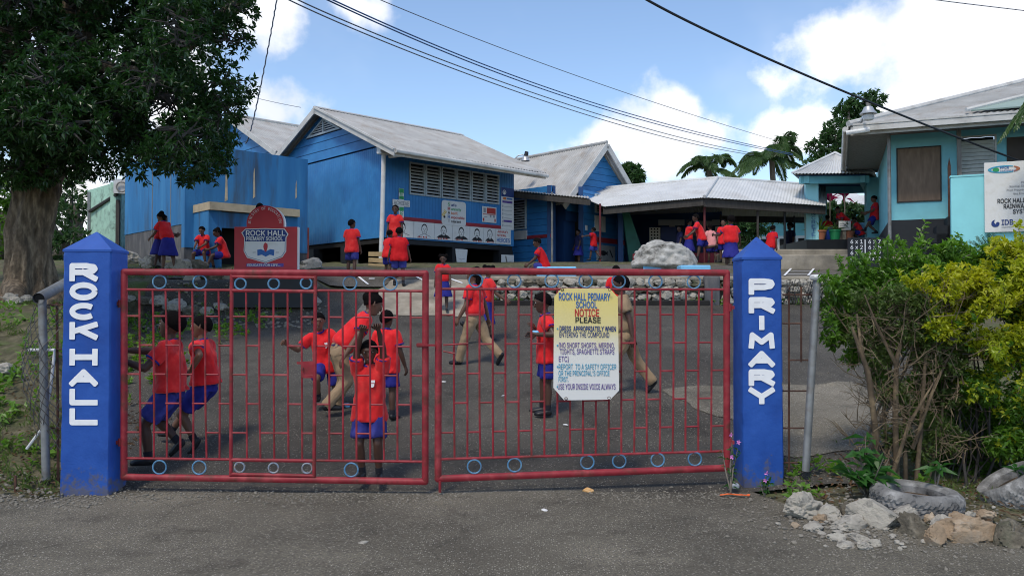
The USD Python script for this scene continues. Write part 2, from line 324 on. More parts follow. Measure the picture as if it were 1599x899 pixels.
def lathe(profile, c, n=20):
    pr = np.asarray(profile, float); th = np.linspace(0, 2 * np.pi, n, endpoint=False)
    v = np.stack([pr[:, None, 0] * np.cos(th), pr[:, None, 0] * np.sin(th), np.broadcast_to(pr[:, None, 1], (len(pr), n))], -1).reshape(-1, 3) + np.asarray(c)
    i, j = np.meshgrid(np.arange(len(pr) - 1), np.arange(n), indexing='ij'); k = (j + 1) % n
    q = np.stack([i * n + j, i * n + k, (i + 1) * n + k, (i + 1) * n + j], -1).reshape(-1, 4)
    return v, np.vstack([q[:, [0, 1, 2]], q[:, [0, 2, 3]]])


def slab(pts, thick):
    """A flat polygon in space (corners in order), thickened along its normal by thick behind it."""
    p = np.asarray(pts, float); n = nrm(np.cross(p[1] - p[0], p[-1] - p[0])); c = p.mean(0)
    a = nrm(p[1] - p[0]); b = np.cross(n, a); xy = np.stack([(p - p[0]) @ a, (p - p[0]) @ b], 1)
    m = trimesh.creation.extrude_polygon(sg.Polygon(xy).buffer(0), thick, engine='earcut')
    v = np.array(m.vertices); return p[0] + v[:, :1] * a + v[:, 1:2] * b + (v[:, 2:] - thick) * n, np.array(m.faces)


def poly_on(poly, o, ax, ay, thick=.004):
    """A shapely polygon (metres) laid on a plane: o its origin, ax, ay the axes of the plane; it stands thick proud along ax x ay."""
    ax, ay = nrm(ax), nrm(ay); n = np.cross(ax, ay); out = []
    for g in getattr(poly, 'geoms', [poly]):
        if g.is_empty or g.geom_type != 'Polygon': continue
        m = trimesh.creation.extrude_polygon(g, thick, engine='earcut'); v = np.array(m.vertices)
        out.append((np.asarray(o) + v[:, :1] * ax + v[:, 1:2] * ay + v[:, 2:] * n, np.array(m.faces)))
    return cat(*out)


def text_at(s, o, ax, ay, w=None, h=.1, bold=False, thick=.003, center=False):
    """Lettering whose capitals are h high, from o along ax; w stretches it to that width."""
    m = meshkit.text_mesh(s, h, thick, bold); v = np.array(m.vertices); f = np.array(m.faces)
    x0, x1 = v[:, 0].min(), v[:, 0].max(); v[:, 0] -= x0
    if w: v[:, 0] *= w / (x1 - x0)
    if center: v[:, 0] -= v[:, 0].max() / 2
    ax, ay = nrm(ax), nrm(ay); n = np.cross(ax, ay)
    return np.asarray(o) + v[:, :1] * ax + v[:, 1:2] * ay + v[:, 2:] * n, f


def corrugated(a, b, c, d, pitch=.09, amp=.014, per=4, rows=2):
    """A corrugated sheet: a-b the lower edge, d-c the upper edge; ribs run from lower to upper edge."""
    a, b, c, d = (np.asarray(x, float) for x in (a, b, c, d)); L = max(np.linalg.norm(b - a), np.linalg.norm(c - d))
    n = max(8, int(L / pitch * per)); s = np.linspace(0, 1, n + 1); t = np.linspace(0, 1, rows)
    nr = nrm(np.cross(b - a, d - a)); nr = nr if nr[2] > 0 else -nr
    lo, hi = a + (b - a) * s[:, None], d + (c - d) * s[:, None]
    w = amp * np.sin(s * L / pitch * 2 * np.pi)
    g = lo[:, None] * (1 - t)[None, :, None] + hi[:, None] * t[None, :, None] + w[:, None, None] * nr
    v = np.vstack([g.reshape(-1, 3), (g - nr * .006).reshape(-1, 3)]); i, j = np.meshgrid(np.arange(n), np.arange(rows - 1), indexing='ij')
    q = np.stack([i * rows + j, (i + 1) * rows + j, (i + 1) * rows + j + 1, i * rows + j + 1], -1).reshape(-1, 4); N = (n + 1) * rows
    q2 = q[:, ::-1] + N; qs = [q, q2]
    i = np.arange(n)
    for e in (0, rows - 1):
        s_ = np.stack([i * rows + e, (i + 1) * rows + e, (i + 1) * rows + e + N, i * rows + e + N], 1); qs.append(s_[:, ::-1] if e == 0 else s_)
    q = np.vstack(qs)
    return v, np.vstack([q[:, [0, 1, 2]], q[:, [0, 2, 3]]])


def rock(c, sx, sy, sz, seed, detail=2, rough=.35, yaw=0.0, flat=False):
    m = trimesh.creation.icosphere(detail, 1.0); v = np.array(m.vertices)
    k = 1 + rough * (meshkit.fbm(v * 1.3 + seed * 7.7, 3, seed) - .5) * 2 + .25 * rough * (meshkit.fbm(v * 4.5 + seed, 2, seed + 3) - .5) * 2
    v = v * k[:, None]
    r = np.random.default_rng(seed)
    if detail > 1: q = v + seed * 1.7; k2 = -.30 * rough * np.abs(meshkit.fbm(q * 2.1, 3, seed + 9) - .5) * 2 - .22 * rough * np.clip(meshkit.fbm(q * 4.2, 3, seed + 5) - .52, 0, 1) * 4; v = v * (1 + k2)[:, None] * 1.08
    for _ in range(5):                                        # broken facets
        n = nrm(r.normal(size=3)); d = v @ n; lim = r.uniform(.62, .9); v = v - np.where(d > lim, d - lim, 0)[:, None] * n * .9
    v *= V(sx, sy, sz) / 2; R = np.array([[math.cos(yaw), -math.sin(yaw), 0], [math.sin(yaw), math.cos(yaw), 0], [0, 0, 1]])
    return v @ R.T + np.asarray(c), np.array(m.faces)


def leaves(pos, axis, length, width, r, fold=.25, droop=.15):
    """Leaf blades: at pos, pointing along axis; each a folded, drooping blade of 6 triangles."""
    n = len(pos); axis = axis / (np.linalg.norm(axis, axis=1, keepdims=True) + 1e-9)
    up = r.normal(size=(n, 3)) * .45 + V(0, 0, 1); side = np.cross(axis, up); side /= np.linalg.norm(side, axis=1, keepdims=True) + 1e-9
    nr = np.cross(side, axis); L = np.broadcast_to(length, (n,))[:, None]; W = np.broadcast_to(width, (n,))[:, None]
    base, mid, tip = pos, pos + axis * L * .5 - nr * L * droop * .3, pos + axis * L - nr * L * droop
    m1, m2 = pos + axis * L * .42 + side * W * .5 + nr * W * fold, pos + axis * L * .42 - side * W * .5 + nr * W * fold
    v = np.stack([base, m1, mid, m2, tip], 1).reshape(-1, 3)
    f = np.array([[0, 2, 1], [0, 3, 2], [1, 2, 4], [2, 3, 4]])
    return v, (np.arange(n)[:, None, None] * 5 + f[None]).reshape(-1, 3)


def rosettes(tips, axes, n, length, width, r, spread=1.0):
    """Whorls of n leaves at twig tips."""
    k = len(tips); pos = np.repeat(tips, n, 0); ax = np.repeat(axes / (np.linalg.norm(axes, axis=1, keepdims=True) + 1e-9), n, 0)
    d = r.normal(size=(k * n, 3)); d -= ax * (d * ax).sum(1, keepdims=True); d /= np.linalg.norm(d, axis=1, keepdims=True) + 1e-9
    a = ax * r.uniform(.15, .9, (k * n, 1)) + d * spread
    s = r.uniform(.7, 1.2, k * n)
    return leaves(pos + ax * r.uniform(-.06, .04, (k * n, 1)), a, length * s, width * s, r)


def branch(a, b, r0, r1, seed, wob=.08, n=7, sides=8):
    r = np.random.default_rng(seed); t = np.linspace(0, 1, n); a, b = np.asarray(a, float), np.asarray(b, float)
    p = a + (b - a) * t[:, None] + (r.normal(size=(n, 3)) * wob * np.linalg.norm(b - a) * np.sin(t * np.pi)[:, None])
    return tube(p, r0 + (r1 - r0) * t, sides)
# ---------------------------------------------------------------- the ground
def sstep(x, a, b): t = np.clip((x - a) / (b - a), 0, 1); return t * t * (3 - 2 * t)


def yard_z(y): return np.interp(y, [-50, 6.9, 7.3, 16, 40], [0, 0, .06, 1.62, 1.62])
def plat_z(y): return np.interp(y, [-50, 14.5, 16.2, 20, 24, 30, 60, 160, 900], [1.95, 1.98, 2.12, 2.6, 2.88, 3.0, 3.2, -2, -30])
def bank_z(y): return np.interp(y, [-50, 6.4, 7.5, 9, 11, 14, 16, 19, 24, 30, 60, 160, 900], [0, 0, .3, .85, 1.45, 1.85, 2.12, 2.62, 2.95, 3.0, 3.2, -2, -30])
def xl(y): return np.interp(y, [6.9, 8, 10, 14, 15], [-3.55, -3.9, -4.8, -6.5, -6.9])
def xr(y): return np.interp(y, [6.9, 8, 12, 16], [3.1, 3.4, 6.2, 9.5])


def H(x, y):
    x, y = np.asarray(x, float), np.asarray(y, float)
    step = sstep(y, 16.0, 16.12) * sstep(x, -.9, -.5) + np.clip((y - 14.6) / 2.4, 0, 1) * (1 - sstep(x, -.9, -.5)) * sstep(x, -4.0, -3.6) + sstep(y, 14.7, 15.5) * (1 - sstep(x, -4.0, -3.6))
    z = yard_z(y) * (1 - step) + plat_z(y) * step
    side = 1 - sstep(x, xl(y) - .9, xl(y) - .1)
    z = z * (1 - side) + np.maximum(bank_z(y), z * (y > 15)) * side
    bed = sstep(x, 2.0, 2.8) * sstep(y, 5.6, 6.4) * (1 - sstep(y, 8.5, 9.5)) * .07
    return z + bed


def G(u, v, ymin=3.0, ymax=40.0):
    """Where the line of sight through pixel u, v meets the ground."""
    r = ray(u, v); ys = np.linspace(ymin, ymax, 3700); x, z = r[0] / r[1] * ys, EYE + r[2] / r[1] * ys
    hit = np.nonzero(z <= H(x, ys))[0]; k = hit[0] if len(hit) else -1
    return V(x[k], ys[k], H(x[k], ys[k]))


def rough_z(x, y, a=.03): return a * (meshkit.fbm(np.stack([x * 1.6, y * 1.6, 0 * x], -1), 4, 5) - .5) * 2


def sheet(xs, ys, zf):
    X, Y = np.meshgrid(xs, ys); Z = zf(X, Y); v = np.stack([X, Y, Z], -1).reshape(-1, 3); n, m = len(xs), len(ys)
    i, j = np.meshgrid(np.arange(m - 1), np.arange(n - 1), indexing='ij'); q = np.stack([i * n + j, i * n + j + 1, (i + 1) * n + j + 1, (i + 1) * n + j], -1).reshape(-1, 4)
    return v, np.vstack([q[:, [0, 1, 2]], q[:, [0, 2, 3]]])


def strip(rows, cols, left, right, lift, wave=0.0):
    """A sheet draped on the ground between two edges given as functions of y."""
    ys = np.asarray(rows); t = np.linspace(0, 1, cols); L, R = left(ys), right(ys)
    X = L[:, None] + (R - L)[:, None] * t; Y = np.broadcast_to(ys[:, None], X.shape); Z = H(X, Y) + lift + (rough_z(X * .8, Y * .8, wave) if wave else 0)
    v = np.stack([X, Y, Z], -1).reshape(-1, 3); n, m = cols, len(ys)
    i, j = np.meshgrid(np.arange(m - 1), np.arange(n - 1), indexing='ij'); q = np.stack([i * n + j, i * n + j + 1, (i + 1) * n + j + 1, (i + 1) * n + j], -1).reshape(-1, 4)
    return v, np.vstack([q[:, [0, 1, 2]], q[:, [0, 2, 3]]])


def drape(outline, lift, step=.12):
    """A patch with the given outline (x, y) draped on the ground."""
    pg = sg.Polygon(outline); x0, y0, x1, y1 = pg.bounds; tris = []
    vs, fs, n = [], [], 0
    for x in np.arange(x0, x1, step):
        for y in np.arange(y0, y1, step):
            c = pg.intersection(sg.box(x, y, x + step, y + step))
            for g in getattr(c, 'geoms', [c]):
                if g.geom_type != 'Polygon' or g.area < 1e-7: continue
                p = np.array(g.exterior.coords[:-1]); k = len(p)
                vs.append(p); fs += [(n, n + a, n + a + 1) for a in range(1, k - 1)]; n += k
    p = np.vstack(vs); v = np.column_stack([p, H(p[:, 0], p[:, 1]) + lift]); f = np.array(fs)
    up = np.cross(v[f[:, 1]] - v[f[:, 0]], v[f[:, 2]] - v[f[:, 0]])[:, 2] < 0; f[up] = f[up][:, ::-1]
    return v, f


xs = np.unique(np.concatenate([np.linspace(-900, -60, 20), np.linspace(-60, -12, 30), np.arange(-12, 12, .13), np.linspace(12, 60, 30), np.linspace(60, 900, 20)]))
ys = np.unique(np.concatenate([np.linspace(-300, -20, 10), np.linspace(-20, 4, 14), np.arange(4, 25, .12), np.linspace(25, 80, 30), np.linspace(80, 900, 20)]))


def terrain_z(X, Y):
    z = H(X, Y)
    inyard = (Y > 6.3) & (Y < 17.5) & (X > xl(Y) - .05) & (X < xr(Y) + .4); instreet = (Y <= 6.9)
    a = np.where(inyard | instreet, 0, 1.0)
    return z - .035 * (1 - a) + rough_z(X, Y, .045) * a


single('ground', sheet(xs, ys, terrain_z), soil, kind='structure', smooth=True)


def street_top(x): return np.interp(x, [-60, -3.75, -3.65, 2.05, 2.25, 3.1, 3.7, 5.5, 60], [6.5, 6.62, 6.96, 6.96, 6.15, 5.72, 5.45, 5.3, 5.0])


sx = np.unique(np.concatenate([np.linspace(-60, -6, 18), np.arange(-6, 6, .12), np.linspace(6, 60, 18)])); tt = np.linspace(0, 1, 60) ** .7
X = np.repeat(sx[None], len(tt), 0); edge = street_top(sx) + .05 * (meshkit.fbm(np.stack([sx * 3, 0 * sx, 0 * sx], -1), 3, 2) - .5) * 2 * ((sx > 2.1) | (sx < -3.7))
Y = -9 + (edge[None] + 9) * tt[:, None]; Z = H(X, np.minimum(Y, 6.9)) + .004 + rough_z(X * .5, Y * .5, .012)
v = np.stack([X, Y, Z], -1).reshape(-1, 3); n, m = len(sx), len(tt); i, j = np.meshgrid(np.arange(m - 1), np.arange(n - 1), indexing='ij')
q = np.stack([i * n + j, i * n + j + 1, (i + 1) * n + j + 1, (i + 1) * n + j], -1).reshape(-1, 4)
single('street', (v, np.vstack([q[:, [0, 1, 2]], q[:, [0, 2, 3]]])), asphalt, kind='structure', smooth=True)
yl = lambda y: xl(y) + .12 * (meshkit.fbm(np.stack([y * 2, 0 * y, 0 * y], -1), 3, 4) - .5) * 2
single('school_yard', strip(np.arange(6.88, 16.05, .1), 90, yl, xr, .004), asphalt2, kind='structure', smooth=True)
# concrete apron up to the buildings, and the dusty patches
def ragged(pts_, amp, seed, step=.12):
    p = np.array(pts_, float); q = sg.Polygon(p).exterior; n = int(q.length / step); o = np.array([q.interpolate(k * step).coords[0] for k in range(n)]); w = np.stack([meshkit.fbm(np.column_stack([o * 2.2, 0 * o[:, :1] + s]), 4, seed + s) - .5 for s in (1, 2)], 1) * 2 * amp; return sg.Polygon(o + w).buffer(0).exterior.coords[:-1]


single('terrace', drape([(-2.5, 16.5), (-2.4, 16.9), (-3.3, 18.6), (4.5, 20.5), (8.5, 20.8), (8.5, 16.5), (-.35, 16.5)], .010, .3), terrace, kind='structure')
single('concrete_ramp', drape(ragged([(-2.9, 14.7), (-2.5, 16.7), (-.5, 16.7), (-.75, 14.6)], .06, 3), .016, .15), concrete, kind='structure')
single('upper_path', drape([(-7.6, 16.3), (-8.2, 18.6), (-3.6, 19.4), (-3.2, 18.6), (-2.45, 16.9), (-2.62, 16.2)], .012, .3), terrace, kind='structure')
pts = [G(u, v)[:2] for u, v in ((1040, 612), (1075, 606), (1140, 603), (1240, 600), (1330, 598), (1400, 640), (1400, 700), (1250, 720), (1200, 680), (1140, 648), (1090, 633), (1060, 622))]
single('dusty_patch', drape(ragged(pts, .22, 8, .08), .012, .15), path_mat, kind='structure')
# ---------------------------------------------------------------- gate and pillars
def YL(u): return 6.88 + (6.78 - 6.88) * (u - 190) / 480
def YR(u): return 6.78 + (7.02 - 6.78) * (u - 680) / 460
def lerp(a, b, t): return a + (b - a) * t


GR = np.random.default_rng(99)
def bent(a, b):
    t = np.linspace(0, 1, 5)[:, None]; w = GR.normal(size=2) * .0045 * (GR.random() < .6) + GR.normal(size=2) * .0012
    return a + (b - a) * t + np.sin(t * math.pi) * V(w[0], w[1], 0)


def bars(T, parent, us, Yf, top, bot, r=.0088):
    for u in us: T.part('bar', tube(bent(P(u, top(u), Yf(u)), P(u - (u - 800) * .0035, bot(u), Yf(u))), r, 8), gate_red, parent, smooth=40)


def crossbars(T, parent, edges, rows, pattern, Yf):
    for k, row in enumerate(rows):
        for g in pattern(k):
            if 0 <= g < len(edges) - 1:
                a, b = edges[g], edges[g + 1]; T.part('crossbar', tube([P(a, row(a), Yf(a)), P(b, row(b), Yf(b))], .0085, 6), gate_red, parent, smooth=40)


T = Thing('gate_leaf', 'red tubular gate leaf with a small wicket door, left of the two', 'gate', P(430, 757, 6.83), 'leaves of the red school gate')
top = lambda u: lerp(424.5, 427, (u - 190) / 480); sub = lambda u: lerp(452, 454.5, (u - 196) / 470); bsub = lambda u: lerp(715, 720.5, (u - 196) / 470); bot = lambda u: lerp(744, 751.5, (u - 190) / 480)
c = [P(194, top(194), YL(194)), P(664.5, top(664), YL(664)), P(664, bot(664), YL(664)), P(193.5, bot(194), YL(194))]
for nm, a, b in (('top_rail', 0, 1), ('stile', 1, 2), ('bottom_rail', 2, 3), ('stile', 3, 0)): T.part(nm, tube([c[a], c[b]], .0285, 18), gate_red, smooth=40)
for q in c: T.part('corner', trimesh.creation.icosphere(2, .0287).apply_translation(q), gate_red, smooth=True)
for a, b in ((196, 360), (494, 662)):
    T.part('rail', tube([P(a, sub(a), YL(a)), P(b, sub(b), YL(b))], .011, 8), gate_red, smooth=40); T.part('rail', tube([P(a, bsub(a), YL(a)), P(b, bsub(b), YL(b))], .011, 8), gate_red, smooth=40)
b1, b2 = [217.6, 238.4, 258.6, 280, 300.2, 321, 341.3], [513.2, 534.7, 555.9, 577.4, 599, 620, 641.2]
bars(T, None, b1 + b2, YL, sub, bsub)
rows = [lambda u, k=k: lerp(493 + 45.3 * k, 496 + 45.3 * k, (u - 190) / 480) for k in range(5)]
crossbars(T, None, [196] + b1 + [361.8], rows, lambda k: (0, 2, 4, 6) if k % 2 == 0 else (1, 3, 5, 7), YL)
crossbars(T, None, [492.5] + b2 + [662], rows, lambda k: (1, 3, 5, 7) if k % 2 == 0 else (0, 2, 4, 6), YL)
for u, v in ((249, 440), (312, 440), (546.5, 442), (609.5, 442.5), (249, 729), (311, 729.5), (548.5, 733)): T.part('ring', ring(P(u, v, YL(u) - .005), .057, .0068), ring_blue, smooth=True)
w = T.part('wicket_door', cat(*[tube([P(a, b, YL(a) - .012), P(a2, b2_, YL(a2) - .012)], .0155, 10) for a, b, a2, b2_ in ((361.8, 428, 360.5, 742), (492.5, 430, 490.5, 744), (361.8, 432, 492.4, 433.5), (360.6, 740, 490.6, 742.5), (361.8, 453.5, 492.3, 454.8), (360.6, 717.5, 490.6, 719))]), gate_red, smooth=40, label='narrow wicket door built into the gate leaf')
bd = [384.2, 405.4, 427, 449.2, 470.7]
bars(T, w, bd, lambda u: YL(u) - .012, lambda u: 454, lambda u: 718)
crossbars(T, w, [361.8] + bd + [492.3], rows, lambda k: (0, 2, 3, 5) if k % 2 == 0 else (1, 4), lambda u: YL(u) - .012)
for u, v in ((375.5, 443), (427.5, 443), (478, 442)): T.part('ring', ring(P(u, v, YL(u) - .017), .047, .0075), ring_blue, w, smooth=True)
for u, v in ((374, 729), (427, 730), (479.5, 730.5)): T.part('ring', ring(P(u, v, YL(u) - .017), .042, .007), ring_worn, w, 'rusty worn ring', smooth=True)
T.part('lock_plate', slab([P(470, 590, 6.80), P(491.5, 590, 6.80), P(491.5, 563.5, 6.80), P(463.5, 564.5, 6.80), P(463.5, 568, 6.80), P(470, 569, 6.80)], .006), gate_red, w)
T.part('lock_handle', ring(P(473, 576, 6.79), .014, .003, (1, .3, 0), 14, 6), black_paint, w)
T.part('latch', cat(beam(P(650, 538.5, 6.75), P(679, 538.8, 6.745), .012, .018), obox(P(651, 542, 6.755), V(.085, 0, 0), V(0, .006, 0), V(0, 0, .035))), gate_red)
for v in (474, 690): T.part('hinge', cat(beam(P(180, v, 6.88), P(193, v, 6.88), .04, .03), tube([P(187, v + 6, 6.87), P(187, v - 6, 6.87)], .014, 8)), gate_red)

T = Thing('gate_leaf', 'red tubular gate leaf carrying the yellow and white notice, right of the two', 'gate', P(910, 745, 6.9), 'leaves of the red school gate')
top = lambda u: lerp(423, 426, (u - 684) / 450); sub = lambda u: lerp(451, 452, (u - 684) / 450); bsub = lambda u: lerp(716.5, 704, (u - 684) / 450); bot = lambda u: lerp(747, 730, (u - 684) / 450)
c = [P(685, top(685), YR(685)), P(1134.5, top(1134), YR(1134)), P(1135, bot(1134), YR(1134)), P(684, bot(685), YR(685))]
for nm, a, b in (('top_rail', 0, 1), ('stile', 1, 2), ('bottom_rail', 2, 3), ('stile', 3, 0)): T.part(nm, tube([c[a], c[b]], .0295, 18), gate_red, smooth=40)
for q in c: T.part('corner', trimesh.creation.icosphere(2, .0297).apply_translation(q), gate_red, smooth=True)
for f in (sub, bsub): T.part('rail', tube([P(687, f(687), YR(687)), P(1132, f(1132), YR(1132))], .011, 8), gate_red, smooth=40)
br = [709.5 + 20.1 * k for k in range(21)]
bars(T, None, br, YR, sub, bsub)
rows = [lambda u, k=k: lerp(491.5, 491, (u - 684) / 450) + lerp(46, 43.3, (u - 684) / 450) * k for k in range(5)]
crossbars(T, None, [687] + br + [1132], rows, lambda k: ([g for g in range(22) if g % 2 == k % 2 and g < 12] + [g for g in range(22) if g % 2 != k % 2 and g > 10]), YR)
for u, v in ((743, 438), (803, 438.5), (861.5, 438), (914.5, 438.5), (966, 439), (1023.5, 439.5), (1083.5, 440), (740.5, 728), (803.5, 725.5), (917, 721), (967, 719.5), (1027, 717.5), (1085, 716)): T.part('ring', ring(P(u, v, YR(u) - .005), .057, .0068), ring_blue, smooth=True)
T.part('drop_bolt', tube([P(687, 750, 6.76), P(687, 768, 6.76)], .012, 8), gate_red)
T.part('latch_rod', cat(tube([P(692, 538.5, 6.76), P(731, 536, 6.78)], .008, 6), tube([P(692, 548, 6.76), P(711, 552, 6.75)], .008, 6)), gate_red)
for v in (480, 690): T.part('hinge', cat(beam(P(1134, v, 7.02), P(1146, v, 7.02), .04, .03), tube([P(1140, v + 6, 7.0), P(1140, v - 6, 7.0)], .014, 8)), gate_red)


STROKES = {'R': [[(0, 0), (0, 1), (.62, 1), (.95, .9), (1, .75), (.9, .57), (.6, .48), (0, .48)], [(.5, .48), (1, 0)]], 'O': [[(.5 + .5 * math.cos(t), .5 + .5 * math.sin(t)) for t in np.linspace(0, 2 * math.pi, 25)]],
           'C': [[(.5 + .5 * math.cos(t), .5 + .5 * math.sin(t)) for t in np.linspace(.75, 2 * math.pi - .75, 21)]], 'K': [[(0, 0), (0, 1)], [(1, 1), (.05, .45)], [(.35, .58), (1, 0)]], 'H': [[(0, 0), (0, 1)], [(1, 0), (1, 1)], [(0, .5), (1, .5)]],
           'A': [[(0, 0), (.5, 1), (1, 0)], [(.2, .33), (.8, .33)]], 'L': [[(0, 1), (0, 0), (1, 0)]], 'P': [[(0, 0), (0, 1), (.65, 1), (.95, .9), (1, .72), (.92, .52), (.62, .42), (0, .42)]], 'I': [[(.5, 0), (.5, 1)]],
           'M': [[(0, 0), (0.05, 1), (.5, .35), (.95, 1), (1, 0)]], 'Y': [[(0, 1), (.5, .42), (1, 1)], [(.5, .45), (.5, 0)]]}


def squat(ch, u0, u1, v0, v1, Y):
    """One fat hand painted letter filling a pixel box on the pillar's face."""
    a, b = P(u0, v1, Y), P(u1, v0, Y); r = .0235; w, h = b[0] - a[0] - 2 * r, b[2] - a[2] - 2 * r
    g = so.unary_union([sg.LineString([(r + x * w, r + y * h) for x, y in st]).buffer(r, cap_style=3 if ch not in 'OC' else 2, join_style=1) for st in STROKES[ch]])
    g = g.intersection(sg.box(-.004, -.004, w + 2 * r + .004, h + 2 * r + .004)).buffer(-.006).buffer(.006).simplify(.0012)
    return poly_on(g, a - V(0, .001, 0), (1, 0, 0), (0, 0, 1), .0025)


def pillar(label, uL, uR, vb, Y, vs, va, ua, word, lu, spans, side):
    x0, x1 = P(uL, 600, Y)[0], P(uR, 600, Y)[0]; zs, za = P(0, vs, Y)[2], P(0, va, Y + .15)[2]; zb = -.12; d = .30
    if side > 0: x1 = x0 + .405
    else: x0 = x1 - .345
    T = Thing('gate_pillar', label, 'pillar', ((x0 + x1) / 2, Y + d / 2, 0), 'blue gate pillars')
    t = .006
    base = [(x0 - t, Y - t, zb), (x1 + t, Y - t, zb), (x1 + t, Y + d + t, zb), (x0 - t, Y + d + t, zb)]; tp = [(x0, Y, zs), (x1, Y, zs), (x1, Y + d, zs), (x0, Y + d, zs)]
    m = MF.hull_points(np.array([(x + sx, y + sy, z) for (x, y, z) in base + tp for sx, sy in ((0, .012 * (1 if y < Y + .1 else -1)), (.012 * (1 if x < (x0 + x1) / 2 else -1), 0))]))
    cxm = (x0 + x1) / 2; m = m.refine_to_length(.028); v, f = cat(m); v = v + .0045 * (meshkit.fbm(v * 9, 4, 11)[:, None] - .5) * 2 - .02 * np.clip(meshkit.fbm(v * 11, 3, 21) - .66, 0, 1)[:, None] * np.sign(v - V(cxm, Y + d / 2, 0)) * V(1, 1, 0); T.part('shaft', (v, f), pillar_blue, smooth=35)
    cx, cy = (x0 + x1) / 2, Y + d / 2; e = .004
    cp = MF.hull_points(np.array([(x0 - e, Y - e, zs), (x1 + e, Y - e, zs), (x1 + e, Y + d + e, zs), (x0 - e, Y + d + e, zs), (x0 - e, Y - e, zs + .02), (x1 + e, Y - e, zs + .02), (x1 + e, Y + d + e, zs + .02), (x0 - e, Y + d + e, zs + .02), (cx, cy, za), (cx + .01, cy, za - .004), (cx - .01, cy, za - .004)]))
    T.part('cap', cp, pillar_blue)
    for ch, (a, b) in zip(word, spans): T.part('letter', squat(ch, lu[0], lu[1], a, b, Y - .006), white_paint)
    return T


pillar('bright blue gate pillar painted with white letters ROCK HALL', 96.5, 171, 771, 6.76, 393, 362, 143, 'ROCKHALL', (108.5, 153), [(410.5, 439), (440.5, 469), (472.5, 499.5), (502.5, 530), (544, 570.5), (576, 602.5), (606.5, 632.5), (637, 663.5)], 1)
pillar('bright blue gate pillar painted with white letters PRIMARY', 1158, 1222, 763, 6.98, 405, 370, 1179, 'PRIMARY', (1169, 1209.5), [(434.5, 460), (463.5, 489), (492.5, 515), (518.5, 544), (547.5, 572.5), (576, 602), (604.5, 630.5)], -1)

# notice on the gate
nd = {'g': ('geometry', {}), 's': ('separate_xyz', {}), 'n': ('noise_texture', dict(scale=9.0, detail=5.0)), 'a': ('math', dict(math_type='multiply_add', value2=.16)), 'r': ('rgb_ramp', dict(ramp=[(.0, (.64, .63, .60)), (.40, (.66, .64, .58)), (.62, (.66, .56, .26)), (.9, (.68, .55, .17)), (1, (.66, .54, .2))])),
      'm': ('map_range', dict(from_min=float(P(0, 624, 6.8)[2]), from_max=float(P(0, 450, 6.8)[2]), to_min=-.08, to_max=.92, clamp=True)), 'p': ('principled_bsdf', dict(roughness=.5))}
usdkit.material(stage, '/World/Looks/notice_paint', nd, [('g.position', 's.vector'), ('g.position', 'n.vector'), ('s.z', 'm.value'), ('n.fac', 'a.value1'), ('m.result', 'a.value3'), ('a.value', 'r.fac'), ('r.color', 'p.base_color')], surface='p.BSDF')
NY = 6.79; NA, NX, NN = P(864, 624, NY), nrm(P(968, 624, NY + .045) - P(864, 624, NY)), V(0, 0, 1)
def NP(u, v): q = P(u, v, NY); return ((q - NA)[0], (q - NA)[2])
T = Thing('notice_board', 'yellow and white hand painted school notice wired to the gate', 'notice', NA, None)
T.part('board', poly_on(sg.Polygon([NP(*q) for q in ((877, 450), (953.5, 449.5), (966, 463), (968, 609), (954, 623.5), (881, 624.5), (864, 605), (865.5, 463))]), NA + V(0, .004, 0), NX, NN, .006), '/World/Looks/notice_paint')
for s, x0, x1, y0, y1, ik in (('ROCK HALL PRIMARY', 272, 576, 138, 180, ink_blue), ('SCHOOL', 373, 498, 187, 225, ink_blue), ('NOTICE', 367, 510, 232, 275, ink_red), ('PLEASE', 370, 520, 280, 312, ink_black), ('DRESS  APPROPRIATELY WHEN', 276, 610, 332, 361, sign_navy),
                             ('ENTERING THE COMPOUND', 275, 570, 366, 397, sign_navy), ('(NO SHORT SHORTS, MERINO,', 272, 603, 428, 459, ink_purple), ('TIGHTS, SPAGHETTI STRAPS', 278, 600, 465, 496, ink_purple), ('ETC)', 272, 330, 508, 540, ink_purple), ('REPORT  TO A SAFETY OFFICER', 271, 612, 553, 585, ink_teal),
                             ("OR THE PRINCIPAL'S OFFICE", 270, 572, 592, 622, ink_teal), ('FIRST.', 270, 330, 628, 657, ink_teal), ('USE YOUR INSIDE VOICE ALWAYS', 266, 608, 669, 702, ink_purple)):
    a = NP(800 + x0 / 3.746, 420 + y1 / 3.746); b = NP(800 + x1 / 3.746, 420 + y0 / 3.746)
    T.part('lettering', text_at(s, NA + NX * a[0] + NN * a[1] - V(0, .0035, 0), NX, NN, b[0] - a[0], (b[1] - a[1]) * .98, y0 < 330 or 'DRESS' in s), ik)
for y in (348, 446, 570, 687):
    a = NP(800 + 264 / 3.746, 420 + y / 3.746); T.part('bullet', poly_on(sg.Point(a).buffer(.007), NA - V(0, .0035, 0), NX, NN, .003), ink_teal)
for u, v in ((878, 452), (952, 452), (884, 622), (951, 621)): T.part('tie_wire', ring(P(u, v, NY), .012, .0025, (0, 1, .3), 12, 5), rusty)
# ---------------------------------------------------------------- buildings
D1, D2, UP = V(.728, .686, 0), V(-.686, .728, 0), V(0, 0, 1)
W_LONG, W_GABLE = -D2, -D1                                   # outward normals


